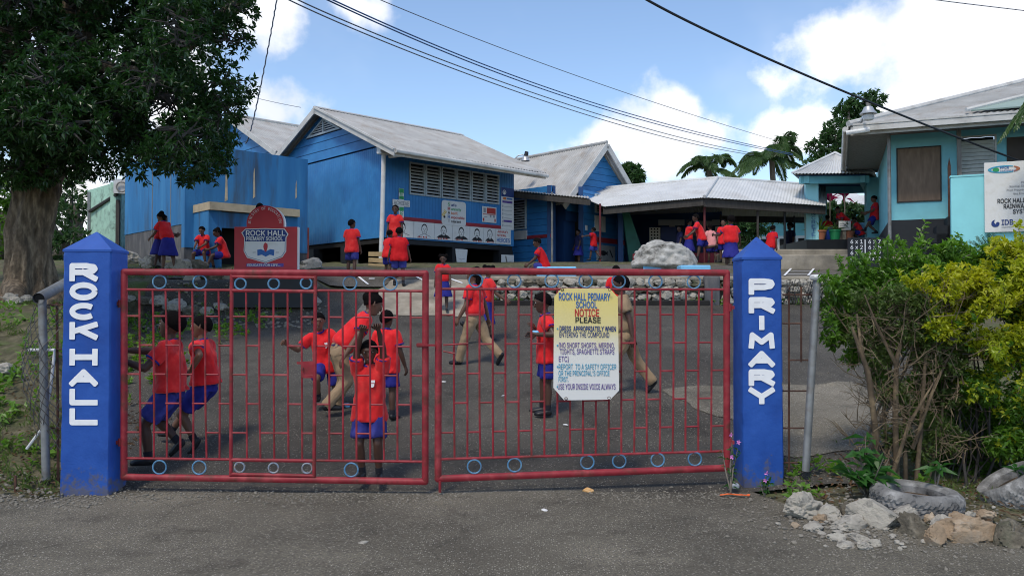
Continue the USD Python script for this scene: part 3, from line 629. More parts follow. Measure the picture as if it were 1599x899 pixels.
def boards(T, o, ax, poly, bh, mat, parent=None, thick=.02):
    """Lapped boards laid across a wall area (polygon in metres on the plane o, ax, up); every board a part, its lower edge proud."""
    x0, y0, x1, y1 = poly.bounds; n = np.cross(ax, UP); y = y0
    while y < y1 - .01:
        g = poly.intersection(sg.box(x0 - 1, y + .006, x1 + 1, y + bh - .004))
        if not g.is_empty and g.area > .003:
            v, f = poly_on(g, o, ax, UP, thick); t = ((v - o) @ UP - y) / bh; v = v - n * (.012 * t)[:, None]
            T.part('board', (v, f), mat, parent)
        y += bh


def louvre(T, name, o, ax, w, h, n, parent=None, depth=.05, tilt=.6, fmat=None, smat=None, back=True):
    """A louvred window: frame, dark back and one slat after another. o: lower left corner on the wall's face."""
    nr = np.cross(ax, UP); q = .035; fm = fmat or frame_mat
    fr = T.part(name, cat(obox(o - nr * depth, ax * q, nr * (depth + .03), UP * h), obox(o + ax * (w - q) - nr * depth, ax * q, nr * (depth + .03), UP * h), obox(o + ax * q - nr * depth, ax * (w - 2 * q), nr * (depth + .03), UP * q), obox(o + ax * q + UP * (h - q) - nr * depth, ax * (w - 2 * q), nr * (depth + .03), UP * q)), fm, parent)
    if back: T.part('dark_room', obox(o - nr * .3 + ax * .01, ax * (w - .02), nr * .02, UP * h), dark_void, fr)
    p = (h - 2 * q) / n
    for k in range(n):
        z = q + p * (k + .5); dz = p * .5 * math.sin(tilt); dn = p * .75 * math.cos(tilt)
        a = o + ax * (q + .004) + UP * (z - dz) - nr * (dn * .5 - .008); T.part('slat', obox(a, ax * (w - 2 * q - .008), nr * dn + UP * dz * -2 + UP * 2 * dz * 0 - UP * 0, UP * .008 + nr * .001), smat or slat_mat, fr)
    return fr


def siding(a, b, z0, z1, pitch=.1, amp=.009):
    """Grooved vertical siding between two ground points."""
    a, b = V(a[0], a[1], 0), V(b[0], b[1], 0); ax = nrm(b - a); nr = np.cross(ax, UP); L = np.linalg.norm(b - a); s = [0.0]
    prof = [(0, 0)]
    x = 0
    while x < L - 1e-6:
        e = min(x + pitch, L); prof += [(min(x + .012, e), -amp), (min(x + .02, e), 0), (e, 0)]; x = e
    pr = np.array(prof); base = a + pr[:, :1] * ax + pr[:, 1:] * nr
    v = np.vstack([base + UP * z0, base + UP * z1, base + UP * z0 - nr * .05, base + UP * z1 - nr * .05]); n = len(pr); i = np.arange(n - 1)
    q = [np.stack([i, i + 1, n + i + 1, n + i], 1), np.stack([2 * n + i + 1, 2 * n + i, 3 * n + i, 3 * n + i + 1], 1), np.stack([2 * n + i, 2 * n + i + 1, i + 1, i], 1), np.stack([n + i, n + i + 1, 3 * n + i + 1, 3 * n + i], 1), np.array([[0, n, 3 * n, 2 * n], [n - 1, 3 * n - 1, 4 * n - 1, 2 * n - 1]])]
    q = np.vstack(q); return v, np.vstack([q[:, [0, 1, 2]], q[:, [0, 2, 3]]])


# --- the blue classroom on stilts
C = V(-3.40, 21.0, 0); L1 = 4.75; GW = 6.0; ZB, ZT, ZA, ZE = 3.37, 5.78, 7.30, 5.52
T = Thing('classroom', 'blue board classroom on dark stilts with a row of louvres above painted portraits', 'school building', C + V(0, 0, 2.6))
c3 = lambda s, t, z: C + D1 * s + D2 * t + UP * z
T.part('gable_siding', siding(c3(0, GW, 0), c3(0, 0, 0), ZB, ZT), blue_wall)
ws, we, wz0, wz1 = .84, 4.14, 4.58, 5.46
for a, b, z0, z1 in ((0, ws, ZB, ZT), (we, L1, ZB, ZT), (ws, we, ZB, wz0), (ws, we, wz1, ZT)): T.part('wall_siding', siding(c3(a, -.0, 0), c3(b, -.0, 0), z0, z1), blue_wall)
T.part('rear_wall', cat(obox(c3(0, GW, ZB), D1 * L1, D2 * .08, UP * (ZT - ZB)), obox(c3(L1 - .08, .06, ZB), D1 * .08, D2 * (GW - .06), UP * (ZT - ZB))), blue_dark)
T.part('floor', obox(c3(.06, .06, ZB + .01), D1 * (L1 - .15), D2 * (GW - .1), UP * .12), dark_void)
go = c3(-.004, 0, ZT); gp = sg.Polygon([(0, .03), (-GW, .03), (-GW / 2, ZA - ZT - .1)])
T.part('gable_backing', poly_on(gp, go + D1 * .08, -D2, UP, .05), blue_dark)
ven = sg.Polygon([(-GW / 2 - 1.0, .78), (-GW / 2 + .95, .78), (-GW / 2, 1.24)])
boards(T, go, -D2, gp.difference(ven.buffer(.03)), .27, blue_wall)
vt = T.part('gable_vent', poly_on(ven.difference(ven.buffer(-.05)).union(sg.box(-GW / 2 - .03, .78, -GW / 2 + .03, 1.22)), go, -D2, UP, .05), frame_mat)
for k in range(6): T.part('slat', poly_on(ven.buffer(-.04).intersection(sg.box(-GW, .82 + .066 * k, 0, .85 + .066 * k)), go + W_GABLE * .012, -D2, UP, .015), slat_mat, vt)
T.part('dark_room', poly_on(ven, go + D1 * .05, -D2, UP, .01), dark_void, vt)
EO, SO0, SO1 = 1.0, -.32, 5.15
A0, A1, B0, B1 = c3(SO0, -EO, ZE), c3(SO1, -EO, ZE), c3(SO0, GW / 2, ZA), c3(SO1, GW / 2, ZA)
T.part('roof_sheets', corrugated(A0, A1, B1, B0, .11, .014), roof_zinc, smooth=60)
T.part('roof_sheets', corrugated(c3(SO0, GW + EO, ZE), c3(SO1, GW + EO, ZE), B1, B0, .11, .014), roof_zinc, smooth=60)
T.part('ridge_cap', cat(slab([B0 + UP * .03, B1 + UP * .03, B1 + V(0, 0, -.06) - D2 * .2, B0 + V(0, 0, -.06) - D2 * .2][::-1], .01), slab([B0 + UP * .03, B1 + UP * .03, B1 + V(0, 0, -.06) + D2 * .2, B0 + V(0, 0, -.06) + D2 * .2], .01)), roof_zinc)
for e0, nm in ((A0, 'rake_board'), (c3(SO0, GW + EO, ZE), 'rake_board')):
    T.part(nm, beam(e0 + V(0, 0, -.10), B0 + V(0, 0, -.10), .035, .17), fascia)
T.part('barge_strip', beam(A0 + D1 * -.03 + UP * -.01, B0 + D1 * -.03 + UP * -.01, .05, .05), fascia)
T.part('fascia_board', obox(A0 + V(0, 0, -.17) + D2 * .03, A1 - A0, D2 * .025, UP * .13), fascia)
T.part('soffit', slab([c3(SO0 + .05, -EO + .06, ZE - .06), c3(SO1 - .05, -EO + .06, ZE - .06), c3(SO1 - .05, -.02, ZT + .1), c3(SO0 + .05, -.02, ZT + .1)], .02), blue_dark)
T.part('gutter', tube([A0 + V(0, 0, -.06) - D2 * .045, A1 + V(0, 0, -.09) - D2 * .045], .055, 10), fascia, smooth=40)
hb = c3(.02, -.12, ZT - .1)
T.part('hopper', rbox(c3(-.1, -.18, ZT - .10), .32, .2, .34, .02, math.atan2(D1[1], D1[0])), pvc)
T.part('downpipe', tube([A0 + D1 * .25 + V(0, 0, -.12), c3(.12, -.5, ZT - .30), c3(.06, -.22, ZT - .30)], .055, 10), pvc, smooth=40)
T.part('downpipe', tube([c3(-.10, -.18, ZT - .25), c3(-.10, -.15, 4.4), c3(-.15, -.15, 2.75)], .058, 12), pvc, smooth=40)
ww = (we - ws) / 6
for k in range(6): louvre(T, 'louvre_window', c3(ws + ww * k + .012, 0, wz0), D1, ww - .024, wz1 - wz0, 9)
T.part('red_band', obox(c3(.22, -.002, 3.86), D1 * 4.36, -D2 * .012, UP * .10), stripe_red)
T.part('floor_beam', obox(c3(.05, .03, ZB - .14), D1 * (L1 - .1), D2 * .12, UP * .135), black_paint)
T.part('floor_beam', obox(c3(.03, .05, ZB - .14), D2 * 5.8, D1 * .12, UP * .135), dark_void)
for s, t, w in ((.35, .02, .55), (2.62, .02, .50), (4.45, .02, .55), (.04, 1.6, .3), (.04, 3.4, .3), (2.4, 3.0, .4), (4.4, 3.0, .4)):
    p = c3(s, t, 2.45); T.part('stilt', obox(p - D1 * w / 2, D1 * w, D2 * .3, UP * (ZB - .14 - 2.45)), black_paint)
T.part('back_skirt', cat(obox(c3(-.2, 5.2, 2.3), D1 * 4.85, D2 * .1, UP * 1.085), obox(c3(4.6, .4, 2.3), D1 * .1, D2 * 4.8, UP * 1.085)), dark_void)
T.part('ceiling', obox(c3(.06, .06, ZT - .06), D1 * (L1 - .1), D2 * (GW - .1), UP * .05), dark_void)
T.part('light_post', tube([c3(-.35, .75, 2.5), c3(-.35, .75, ZB + .0)], .07, 8), concrete)
# lamp over the end of the roof
lp = P(808, 258, 26.2)
Tl = Thing('wall_lamp', 'small swan neck lamp rising over the end of the classroom roof', 'lamp', lp)
Tl.part('arm', tube([P(801, 258, 26.2), P(803, 249, 26.2), P(809, 243, 26.2), P(816, 242, 26.2), P(821, 244, 26.2)], .022, 8), lamp_metal, smooth=True)
Tl.part('housing', tube([P(822.5, 237, 26.2), P(821.5, 243, 26.2)], [.06, .075], 12), black_paint, smooth=40)
Tl.part('shade', lathe([(.02, .0), (.08, -.03), (.15, -.17), (.14, -.17), (.07, -.04)], P(820.5, 243.5, 26.2), 16), lamp_metal, smooth=True)


# --- portraits under the windows (plain line drawings)
def arc_line(pts, w): return sg.LineString(pts).buffer(w, cap_style=1)


def face(k, w, h):
    """A simple line portrait centred on a board w x h: hair, outline, features, collar."""
    r = np.random.default_rng(40 + k); cx, cy = w / 2, h * .56; fw, fh = h * .20, h * .29; g = []
    el = [(cx + fw * math.cos(a), cy + fh * math.sin(a)) for a in np.linspace(math.pi * .95, math.pi * 2.05, 16)]
    g.append(arc_line(el, .005))
    hair = sa.scale(sg.Point(cx, cy + fh * .25).buffer(1), fw * 1.12, fh * .95).difference(sa.scale(sg.Point(cx, cy - fh * (.22 - .06 * (k % 3))).buffer(1), fw * 1.02, fh * (1.0 + .1 * (k % 2)))); g.append(hair)
    for s in (-1, 1):
        g += [arc_line([(cx + s * fw * .25, cy + fh * .12), (cx + s * fw * .62, cy + fh * .15)], .0045), sa.scale(sg.Point(cx + s * fw * .42, cy - .0).buffer(.008), 1.3, .7)]
        g.append(arc_line([(cx + s * fw * .95, cy + fh * .1), (cx + s * fw * 1.18, cy - fh * .05), (cx + s * fw * .95, cy - fh * .25)], .004))
    g += [arc_line([(cx, cy), (cx - fw * .15, cy - fh * .34), (cx + fw * .12, cy - fh * .36)], .004), arc_line([(cx - fw * .35, cy - fh * .58), (cx, cy - fh * .62), (cx + fw * .35, cy - fh * .56)], .0055)]
    if k in (2, 4): g.append(arc_line([(cx - fw * .4, cy - fh * .47), (cx + fw * .4, cy - fh * .47)], .007))
    if k in (2, 3, 4, 5):                                   # jacket
        sh = sg.Polygon([(cx - w * .40, h * .12), (cx - w * .26, h * .27), (cx - fw * .55, h * .36), (cx, h * .16), (cx + fw * .55, h * .36), (cx + w * .26, h * .27), (cx + w * .40, h * .12)])
        g += [sh, sg.Polygon([(cx - .012, h * .3), (cx + .012, h * .3), (cx + .02, h * .14), (cx - .02, h * .14)])]
    else: g += [arc_line([(cx - fw * .6, cy - fh * .8), (cx - fw * .6, h * .25), (cx - w * .3, h * .14)], .005), arc_line([(cx + fw * .6, cy - fh * .8), (cx + fw * .6, h * .25), (cx + w * .3, h * .14)], .005)]
    return so.unary_union(g).intersection(sg.box(.01, .01, w - .01, h - .01)).simplify(.002)


edges = [.23, 1.0, 1.70, 2.34, 2.99, 3.52, 3.98, 4.36]; hb0, hh = 3.41, .445
looks = ['hidden behind the standing children', 'of a bald man without collar', 'of a long faced man in dark jacket', 'of a white bearded man in bow tie', 'of a moustached man in suit and tie', 'of a young man in dark suit', 'of a thin faced person, narrowest of the row']
for k in range(7):
    a, b = edges[k], edges[k + 1]; o = c3(a + .004, -.004, hb0)
    T = Thing('portrait_panel', f'white panel with black line portrait {looks[k]}', 'painted panel', o, 'portrait panels under the louvre windows')
    T.part('panel', obox(o, D1 * (b - a - .012), -D2 * .014, UP * hh), sign_white)
    T.part('drawing', poly_on(face(k, b - a, hh), o - D2 * .0145, D1, UP, .002), ink_black)
    n = 5 + k % 3; T.part('caption', cat(*[poly_on(sg.box(.12 + .05 * i + (.03 if i > 2 else 0), .02, .155 + .05 * i + (.03 if i > 2 else 0), .05 + .012 * (i % 2)), o - D2 * .0145, D1, UP, .002) for i in range(int(min(n, (b - a - .18) / .055)))]), ink_red)
o = c3(edges[7] + .004 - .37, -.018, hb0 - .0)
T = Thing('heroes_panel', 'white panel lettered in red and blue at the right end of the portraits', 'painted panel', o)
T.part('panel', obox(o, D1 * .60, -D2 * .012, UP * hh), sign_white)
for s, x, y, w, h, ik in (("Jamaica's", .05, .335, .42, .075, ink_red), ('NATIONAL', .05, .225, .36, .065, ink_red), ('HEROES', .03, .055, .53, .12, ink_blue)): T.part('lettering', text_at(s, o - D2 * .0125 + D1 * x + UP * y, D1, UP, w, h, True), ik)

# signs on the long wall
o = c3(1.95, -.016, 3.84)
T = Thing('smart_sign', 'white rounded sign spelling SMART in coloured letters below the louvres', 'sign', o)
T.part('board', poly_on(sg.box(.09, .09, .79, .60).buffer(.09).simplify(.004), o, D1, UP, .014), sign_white)
for k, (a, b, i1, i2) in enumerate((('S', "afe", ink_green, sign_navy), ('M', 'annerly', ink_red, ink_green), ('A', 'lert', ink_black, ink_orange), ('R', 'esponsible', ink_blue, ink_red), ('T', 'olerant', ink_grey, ink_black))):
    y = .54 - k * .115
    T.part('lettering', text_at(a, o - D2 * .015 + D1 * .21 + UP * y, D1, UP, .085, .085, True), i1); T.part('lettering', text_at(b, o - D2 * .015 + D1 * .33 + UP * y, D1, UP, .07 + .042 * len(b), .07, True), i2)
T.part('lettering', text_at('BE', o - D2 * .015 + D1 * .07 + UP * .22, D1 * .55 + UP * .83, UP * .55 - D1 * .83, .2, .09, True), ink_yellow)
T.part('dot', poly_on(sg.Point(.09, .22).buffer(.035), o - D2 * .0165, D1, UP, .002), ink_black)
o = c3(.30, -.016, 3.93)
T = Thing('crossword_plaque', 'small green and white cross shaped word plaque beside the white downpipe', 'sign', o)
T.part('board', poly_on(sg.box(.20, 0, .36, .78).union(sg.box(0, .30, .56, .47)), o, D1, UP, .012), sign_white)
for y in (.60, .50, .05, .15): T.part('lettering', text_at('E' if y > .4 else 'R', o - D2 * .013 + D1 * .24 + UP * y, D1, UP, .08, .08, True), ink_green)
T.part('band', poly_on(sg.box(.205, .66, .355, .775).union(sg.box(.205, .49, .355, .57)).union(sg.box(.205, .18, .355, .28)), o - D2 * .0125, D1, UP, .002), ink_green)
T.part('lettering', text_at('ACHIEVE', o - D2 * .013 + D1 * .03 + UP * .335, D1, UP, .50, .10, True), ink_grey)
o = c3(3.45, -.016, 4.02)
T = Thing('wall_poster', 'small white poster with red heading below the last louvre', 'poster', o)
T.part('sheet', obox(o, D1 * .56, -D2 * .008, UP * .46), sign_white)
T.part('print', cat(poly_on(sg.box(.18, .26, .53, .43), o - D2 * .009, D1, UP, .002), poly_on(sg.box(.03, .225, .53, .245).union(sg.box(.03, .03, .08, .12)).union(sg.box(.48, .03, .53, .12)), o - D2 * .009, D1, UP, .002)), ink_red)
T.part('print', poly_on(sg.box(.05, .28, .14, .42).union(sg.box(.3, .15, .36, .22)).union(sg.box(.08, .145, .2, .165)).union(sg.box(.42, .15, .5, .22)), o - D2 * .009, D1, UP, .002), ink_grey)
o = c3(4.20, -.018, 3.86)
T = Thing('tall_poster', 'tall narrow notice with purple headings at the right end of the wall', 'poster', o)
T.part('sheet', obox(o, D1 * .52, -D2 * .008, UP * 1.25), sign_white)
T.part('head', poly_on(sg.box(.0, .98, .52, 1.25), o - D2 * .009, D1, UP, .002), sign_navy)
T.part('emblem', poly_on(sg.Point(.13, 1.11).buffer(.07).difference(sg.Point(.13, 1.11).buffer(.05)).union(sg.box(.10, 1.06, .16, 1.13)), o - D2 * .011, D1, UP, .002), sign_white)
T.part('print', poly_on(sg.box(.05, .79, .46, .86).union(sg.box(.10, .22, .44, .28)), o - D2 * .009, D1, UP, .002), ink_purple)
T.part('print', poly_on(sg.box(.08, .89, .2, .96), o - D2 * .009, D1, UP, .002), ink_orange); T.part('print', poly_on(sg.box(.22, .90, .46, .95), o - D2 * .009, D1, UP, .002), ink_blue)
T.part('print', poly_on(so.unary_union([sg.box(.05, .08 + .115 * k, .085, .15 + .115 * k) for k in range(6)] + [sg.box(.12, .10 + .115 * k, .44, .113 + .115 * k) for k in range(6)]), o - D2 * .009, D1, UP, .002), ink_grey)
o = c3(2.47, -.002, 2.62)
T = Thing('tooth_cutout', 'white shield shaped cutout on the middle black stilt', 'sign', o)
T.part('board', poly_on(sg.Polygon([(0, .55), (.42, .55), (.37, .2), (.3, .05), (.21, 0), (.12, .05), (.05, .2)]).buffer(.015), o, D1, UP, .012), sign_white)
T.part('drawing', poly_on(arc_line([(.1, .3), (.2, .27), (.32, .3)], .006).union(arc_line([(.16, .16), (.27, .16)], .006)), o - D2 * .0125, D1, UP, .002), ink_grey)
o = c3(4.22, -.002, 2.68)
T = Thing('picture_board', 'small cream picture board on the right black stilt', 'sign', o)
T.part('board', obox(o, D1 * .52, -D2 * .012, UP * .42), sign_white)
T.part('drawing', poly_on(arc_line([(.18, .36), (.24, .14)], .025).union(arc_line([(.06, .12), (.2, .09), (.44, .12)], .008)), o - D2 * .0125, D1, UP, .002), wood_grey)
o = c3(.50, -.002, 2.62)
T = Thing('white_cutout', 'white bird shaped cutout on the left black stilt', 'sign', o)
T.part('board', poly_on(sg.Polygon([(0, .5), (.06, .5), (.10, .25), (.26, .14), (.26, .04), (.06, .06)]), o, D1, UP, .012), sign_white)

# --- the old flat blue block at the left
K = V(-7.99, 19.5, 0); zt = 5.56; zb = 2.4
T = Thing('blue_block', 'flat roofed weathered blue block with a bare concrete base', 'school building', K + V(0, 0, 2.5))
T.part('front_wall', obox(K + UP * 3.0, D1 * 3.32, D2 * .2, UP * (zt - 3.0)), blue_old); T.part('front_base', obox(K + UP * zb - W_LONG * .012, D1 * 3.31, D2 * .2, UP * .60), base_grey)
T.part('side_wall', obox(K + UP * 3.58 + D2 * .2 + D1 * .003, D2 * 4.2, D1 * .2, UP * (zt - 3.58)), blue_old); T.part('side_base', obox(K + UP * zb + D2 * .2 + D1 * .015, D2 * 4.19, D1 * .2, UP * 1.18), base_grey)
T.part('corner_edge', obox(K + UP * 2.4 + D1 * 3.31, D1 * .06, D2 * .25, UP * 1.3), M('faded_red_edge', (.22, .05, .04), .8, .3, 5))
T.part('roof_slab', obox(K + UP * (zt - .12) + D1 * .2 + D2 * .2, D1 * 3.0, D2 * 4.1, UP * .1), base_grey)
pale = M('exposed_plaster', (.42, .36, .25), .8, .25, 6, dirt=(.2, .2, .2), dscale=5)
for s, z0, z1, w in ((1.0, 4.2, 5.0, .075), (1.75, 4.35, 5.15, .06), (2.95, 4.45, 4.95, .05)):
    T.part('bare_streak', poly_on(sg.Polygon([(s, z0), (s + w, z0 + .05), (s + w * .8, z1 - .1), (s + w * .5, z1), (s + w * .2, z1 - .15)]), K, D1, UP, .004), pale)
for t in (.9, 2.2): T.part('side_seam', obox(K + D2 * t + UP * 3.0 - D1 * .006, D2 * .03, D1 * .02, UP * 2.5), wood_grey)
o = K + D1 * .22 - D2 * .9
for s in (0, 2.0): T.part('bench_post', obox(o + D1 * s + UP * 2.3, D1 * .32, D2 * .9, UP * 1.55), blue_old)
T.part('shelf_front', obox(o + UP * 3.45 + D1 * .32, D1 * 1.68, D2 * .12, UP * .38), blue_old)
T.part('shelf', obox(o + UP * 3.853 - D2 * .1 - D1 * .02, D1 * 2.35, D2 * 1.0, UP * .19), M('cream_slab', (.46, .38, .26), .8, .15, 4, dirt=(.25, .2, .13), dscale=3))
T.part('bay_back', obox(o + UP * 2.4 + D1 * .32 + D2 * .75, D1 * 1.68, D2 * .1, UP * 1.2), dark_void)

# --- roof behind at the left
o = V(*P(363, 181, 27.5)[:2], 0); za = P(0, 181, 27.5)[2]; ze = za - 1.75
T = Thing('rear_classroom', 'grey roofed blue classroom behind the flat block, only gable and roof showing', 'school building', o + V(0, 0, 3))
b0, b1 = o + UP * za, o + D1 * 5.6 + UP * za
for s in (1, -1): T.part('roof_sheets', corrugated(o - D1 * .2 + D2 * s * -3.6 + UP * ze, o + D1 * 5.6 + D2 * s * -3.6 + UP * ze, b1, b0 - D1 * .2, .11, .014), roof_zinc, smooth=60)
T.part('ridge_cap', tube([b0 - D1 * .2 + UP * .02, b1 + UP * .02], .06, 8), roof_zinc)
for s in (1, -1): T.part('rake_board', beam(o - D1 * .22 + D2 * s * -3.6 + UP * (ze - .09), b0 - D1 * .22 - UP * .09, .035, .16), fascia)
T.part('gable_backing', poly_on(sg.Polygon([(-3, ze - za + .1), (3, ze - za + .1), (0, -.15)]), b0 + D1 * .1, -D2, UP, .05), blue_dark)
boards(T, b0, -D2, sg.Polygon([(-2.9, ze - za + .1), (2.9, ze - za + .1), (0, -.2)]), .3, blue_wall)
for a in (-3, 3): T.part('side_wall', obox(o + D2 * a + UP * 2.9, D1 * 5.4, D2 * .1, UP * (ze + .15 - 2.9)), blue_wall)
T.part('front_wall', obox(o - D2 * 3 + UP * 2.9, D2 * 6, D1 * .08, UP * (ze + .15 - 2.9)), blue_wall)

# --- pale green house far left
o = P(138, 400, 25)
T = Thing('green_house', 'pale green house with peeling walls at the far left behind the pillar', 'house', V(o[0], o[1], 2.8))
a, b, c2 = P(140, 0, 25)[:2], P(184, 0, 23.3)[:2], P(206, 0, 24.6)[:2]; zr = P(0, 290, 24)[2]
def wall(a, b, z0, z1, th=.15, inward=True):
    a, b = V(a[0], a[1], 0), V(b[0], b[1], 0); d = b - a; n = np.cross(nrm(d), UP)
    return obox(a + UP * z0, d, -n * th, UP * (z1 - z0))
T.part('side_wall', wall(a, b, 2.8, zr), green_pale); T.part('front_wall', wall(b, c2, 2.8, zr + .0), green_pale)
T.part('roof', slab([P(136, 306, 25.1), P(186, 283, 23.2), P(212, 283, 25), P(160, 300, 27.5)], .08), fascia)
for u, Y in ((157, 24.2), (172, 23.6), (178, 23.3)): T.part('board', obox(P(u, 398, Y), V(.14, 0, 0), V(0, .05, 0), UP * (P(0, 312, Y)[2] - P(0, 398, Y)[2])), wood_dark)
T.part('post', tube([P(140.5, 400, 24.8), P(139.5, 300, 24.8)], .06, 8), galv); T.part('stay', tube([P(140, 330, 24.7), P(183, 303, 23.2)], .05, 6), wood_dark)
T.part('fan_box', cbox(P(191, 292, 23.3), .42, .3, .42, .3), pvc); T.part('fan_guard', ring(P(190, 292, 23.1), .14, .02, (.2, -1, 0), 20, 6), wood_grey)

# --- middle building with the small gable
ap = P(935, 225.5, 26); za = ap[2]; o = V(ap[0], ap[1], 0)
T = Thing('office_building', 'small blue boarded building with steep grey gable roof between classroom and shed', 'school building', o + V(0, 0, 2.8))
wl, wr, zl, zr_ = 1.55, 1.42, za - 1.66, za - 1.42; ov = -D2 * .35
b0, b1 = o + UP * za + ov, o + D2 * 7 + UP * za
T.part('roof_sheets', corrugated(o - D1 * (wl + .5) + ov + UP * (zl - .5), o - D1 * (wl + .5) + D2 * 7 + UP * (zl - .5), b1, b0, .11, .014), roof_zinc, smooth=60)
T.part('roof_sheets', corrugated(o + D1 * (wr + .12) + ov + UP * (zr_ - .12), o + D1 * (wr + .12) + D2 * 7 + UP * (zr_ - .12), b1, b0, .11, .014), roof_zinc, smooth=60)
T.part('ridge_cap', tube([b0 + UP * .02, b1 + UP * .02], .06, 8), roof_zinc)
for e, z in ((-D1 * (wl + .5), zl - .5), (D1 * (wr + .12), zr_ - .12)): T.part('rake_board', beam(o + e + ov * 1.05 + UP * (z - .09), b0 + ov * .05 - UP * .09, .035, .18), fascia)
gp = sg.Polygon([(-wl, zl - za), (-wl, -2.6), (wr, -2.6), (wr, zr_ - za), (0, -.14)])
T.part('gable_backing', poly_on(gp, o + UP * za + D2 * .09, D1, UP, .05), blue_dark); boards(T, o + UP * za, D1, gp.intersection(sg.box(-9, -2.3, 9, 0)), .22, blue_wall)
T.part('body', obox(o - D1 * wl + D2 * .12 + UP * 2.8, D1 * (wl + wr), D2 * 6.5, UP * (zl - 2.85)), blue_dark)
# front facets below the veranda roof
fa, fb, fc, fd_, fe = P(798, 400, 25.6), P(862, 400, 24.4), P(866, 400, 25.7), P(911, 400, 25.3), P(974, 400, 26.6)
fc2 = P(911, 400, 24.7)
def facet(p, q, z0, z1, skip=None, bh=.2):
    a_ = V(p[0], p[1], 0); d = V(q[0] - p[0], q[1] - p[1], 0); L = np.linalg.norm(d); ax = d / L; pg = sg.box(0, z0, L, z1)
    if skip: pg = pg.difference(skip)
    boards(T, a_, ax, pg, bh, blue_wall); T.part('wall', obox(a_ + UP * z0 - np.cross(ax, UP) * .07, d, -np.cross(ax, UP) * .1, UP * (z1 - z0)), blue_dark)
    return a_, ax, L
a_, ax, L = facet(fa, fb, 2.85, 5.25); T.part('red_band', obox(a_ + UP * 3.66, ax * L, np.cross(ax, UP) * .03, UP * .10), stripe_red)
louvre(T, 'louvre_window', a_ + ax * .12 + UP * 3.98 + np.cross(ax, UP) * .05, ax, .58, .95, 11, back=False)
T.part('window_back', obox(a_ + ax * .12 + UP * 3.98 + np.cross(ax, UP) * .026, ax * .58, np.cross(ax, UP) * .004, UP * .95), dark_void)
T.part('metal_plate', obox(a_ + ax * .08 + UP * 3.66, ax * .64, np.cross(ax, UP) * .06, UP * .28), fascia)
a_, ax, L = facet(fc, fd_, 2.85, 5.25, bh=.24); nn = np.cross(ax, UP); T.part('red_band', obox(a_ + UP * 3.66, ax * L * .55, nn * .03, UP * .10), stripe_red)
T.part('side_return', wall(fb, fc, 2.85, 5.25), blue_dark); T.part('side_return', wall(fc2, fd_, 2.85, 5.25), blue_dark)
T.part('doorway', obox(a_ + ax * .55 + UP * 2.86 + nn * .025, ax * .42, nn * .01, UP * 2.0), dark_void); T.part('door_frame', cat(obox(a_ + ax * .50 + UP * 2.86, ax * .05, nn * .05, UP * 2.05), obox(a_ + ax * .97 - ax * .0 + UP * 2.86, ax * .05, nn * .05, UP * 2.05)), blue_wall)
T.part('notice', obox(a_ + ax * .28 + UP * 3.95, ax * .17, nn * .035, UP * .26), sign_white)
a_, ax, L = facet(fc2, fe, 2.85, 5.15); nn = np.cross(ax, UP); T.part('red_band', obox(a_ + ax * .75 + UP * 3.58, ax * (L - .75), nn * .03, UP * .16), stripe_red)
louvre(T, 'louvre_window', a_ + ax * .62 + UP * 4.5 + nn * .05, ax, .62, .6, 8, back=False); T.part('window_back', obox(a_ + ax * .62 + UP * 4.5 + nn * .026, ax * .62, nn * .004, UP * .6), dark_void)
for k in range(2): T.part('posted_sheet', obox(a_ + ax * (.62 + .34 * k) + UP * 3.92, ax * .28, nn * .034, UP * .5), sign_white)
T.part('posted_sheet', obox(a_ + ax * .08 + UP * 3.9, ax * .1, nn * .034, UP * .16), sign_white)
T.part('painted_board', obox(a_ + ax * .72 + UP * 3.0, ax * 1.1, nn * .034, UP * .5), M('grey_board', (.33, .34, .33), .7, .2, 5))
T.part('painted_fish', poly_on(sa.scale(sg.Point(0, 0).buffer(.1), 1.8, .8).union(sg.Polygon([(.12, 0), (.26, .08), (.26, -.08)])).union(arc_line([(.4, .1), (.55, -.1)], .03)), a_ + ax * 1.1 + UP * 3.25 + nn * .034, ax, UP, .003), ink_black)
# veranda roof
v0, v1 = P(784, 296, 24.6), P(922, 309.5, 23.0); bk = V(.15, 2.3, .38)
T.part('veranda_roof', corrugated(v0, v1, v1 + bk, v0 + bk, .1, .014), roof_zinc, smooth=60); T.part('veranda_beam', beam(v0 - UP * .12 + V(0, .06, 0), v1 - UP * .12 + V(0, .06, 0), .06, .16), wood_dark)
T.part('veranda_fascia', beam(v0 + bk * .4 - UP * .1, v1 + bk * .4 - UP * .1, .05, .1), wood_grey)
q = P(862, 300, 23.9); T.part('post', tube([V(q[0], q[1], 2.75), q], .032, 8), galv); q = P(937, 318, 23.2); T.part('post', tube([V(q[0], q[1], 2.75), q], .03, 8), maroon)
T.part('veranda_floor', obox(V(q[0] - 3.0, q[1] + .3, 2.6), V(4.0, -.3, 0), V(.3, 2.5, 0), UP * .22), concrete)

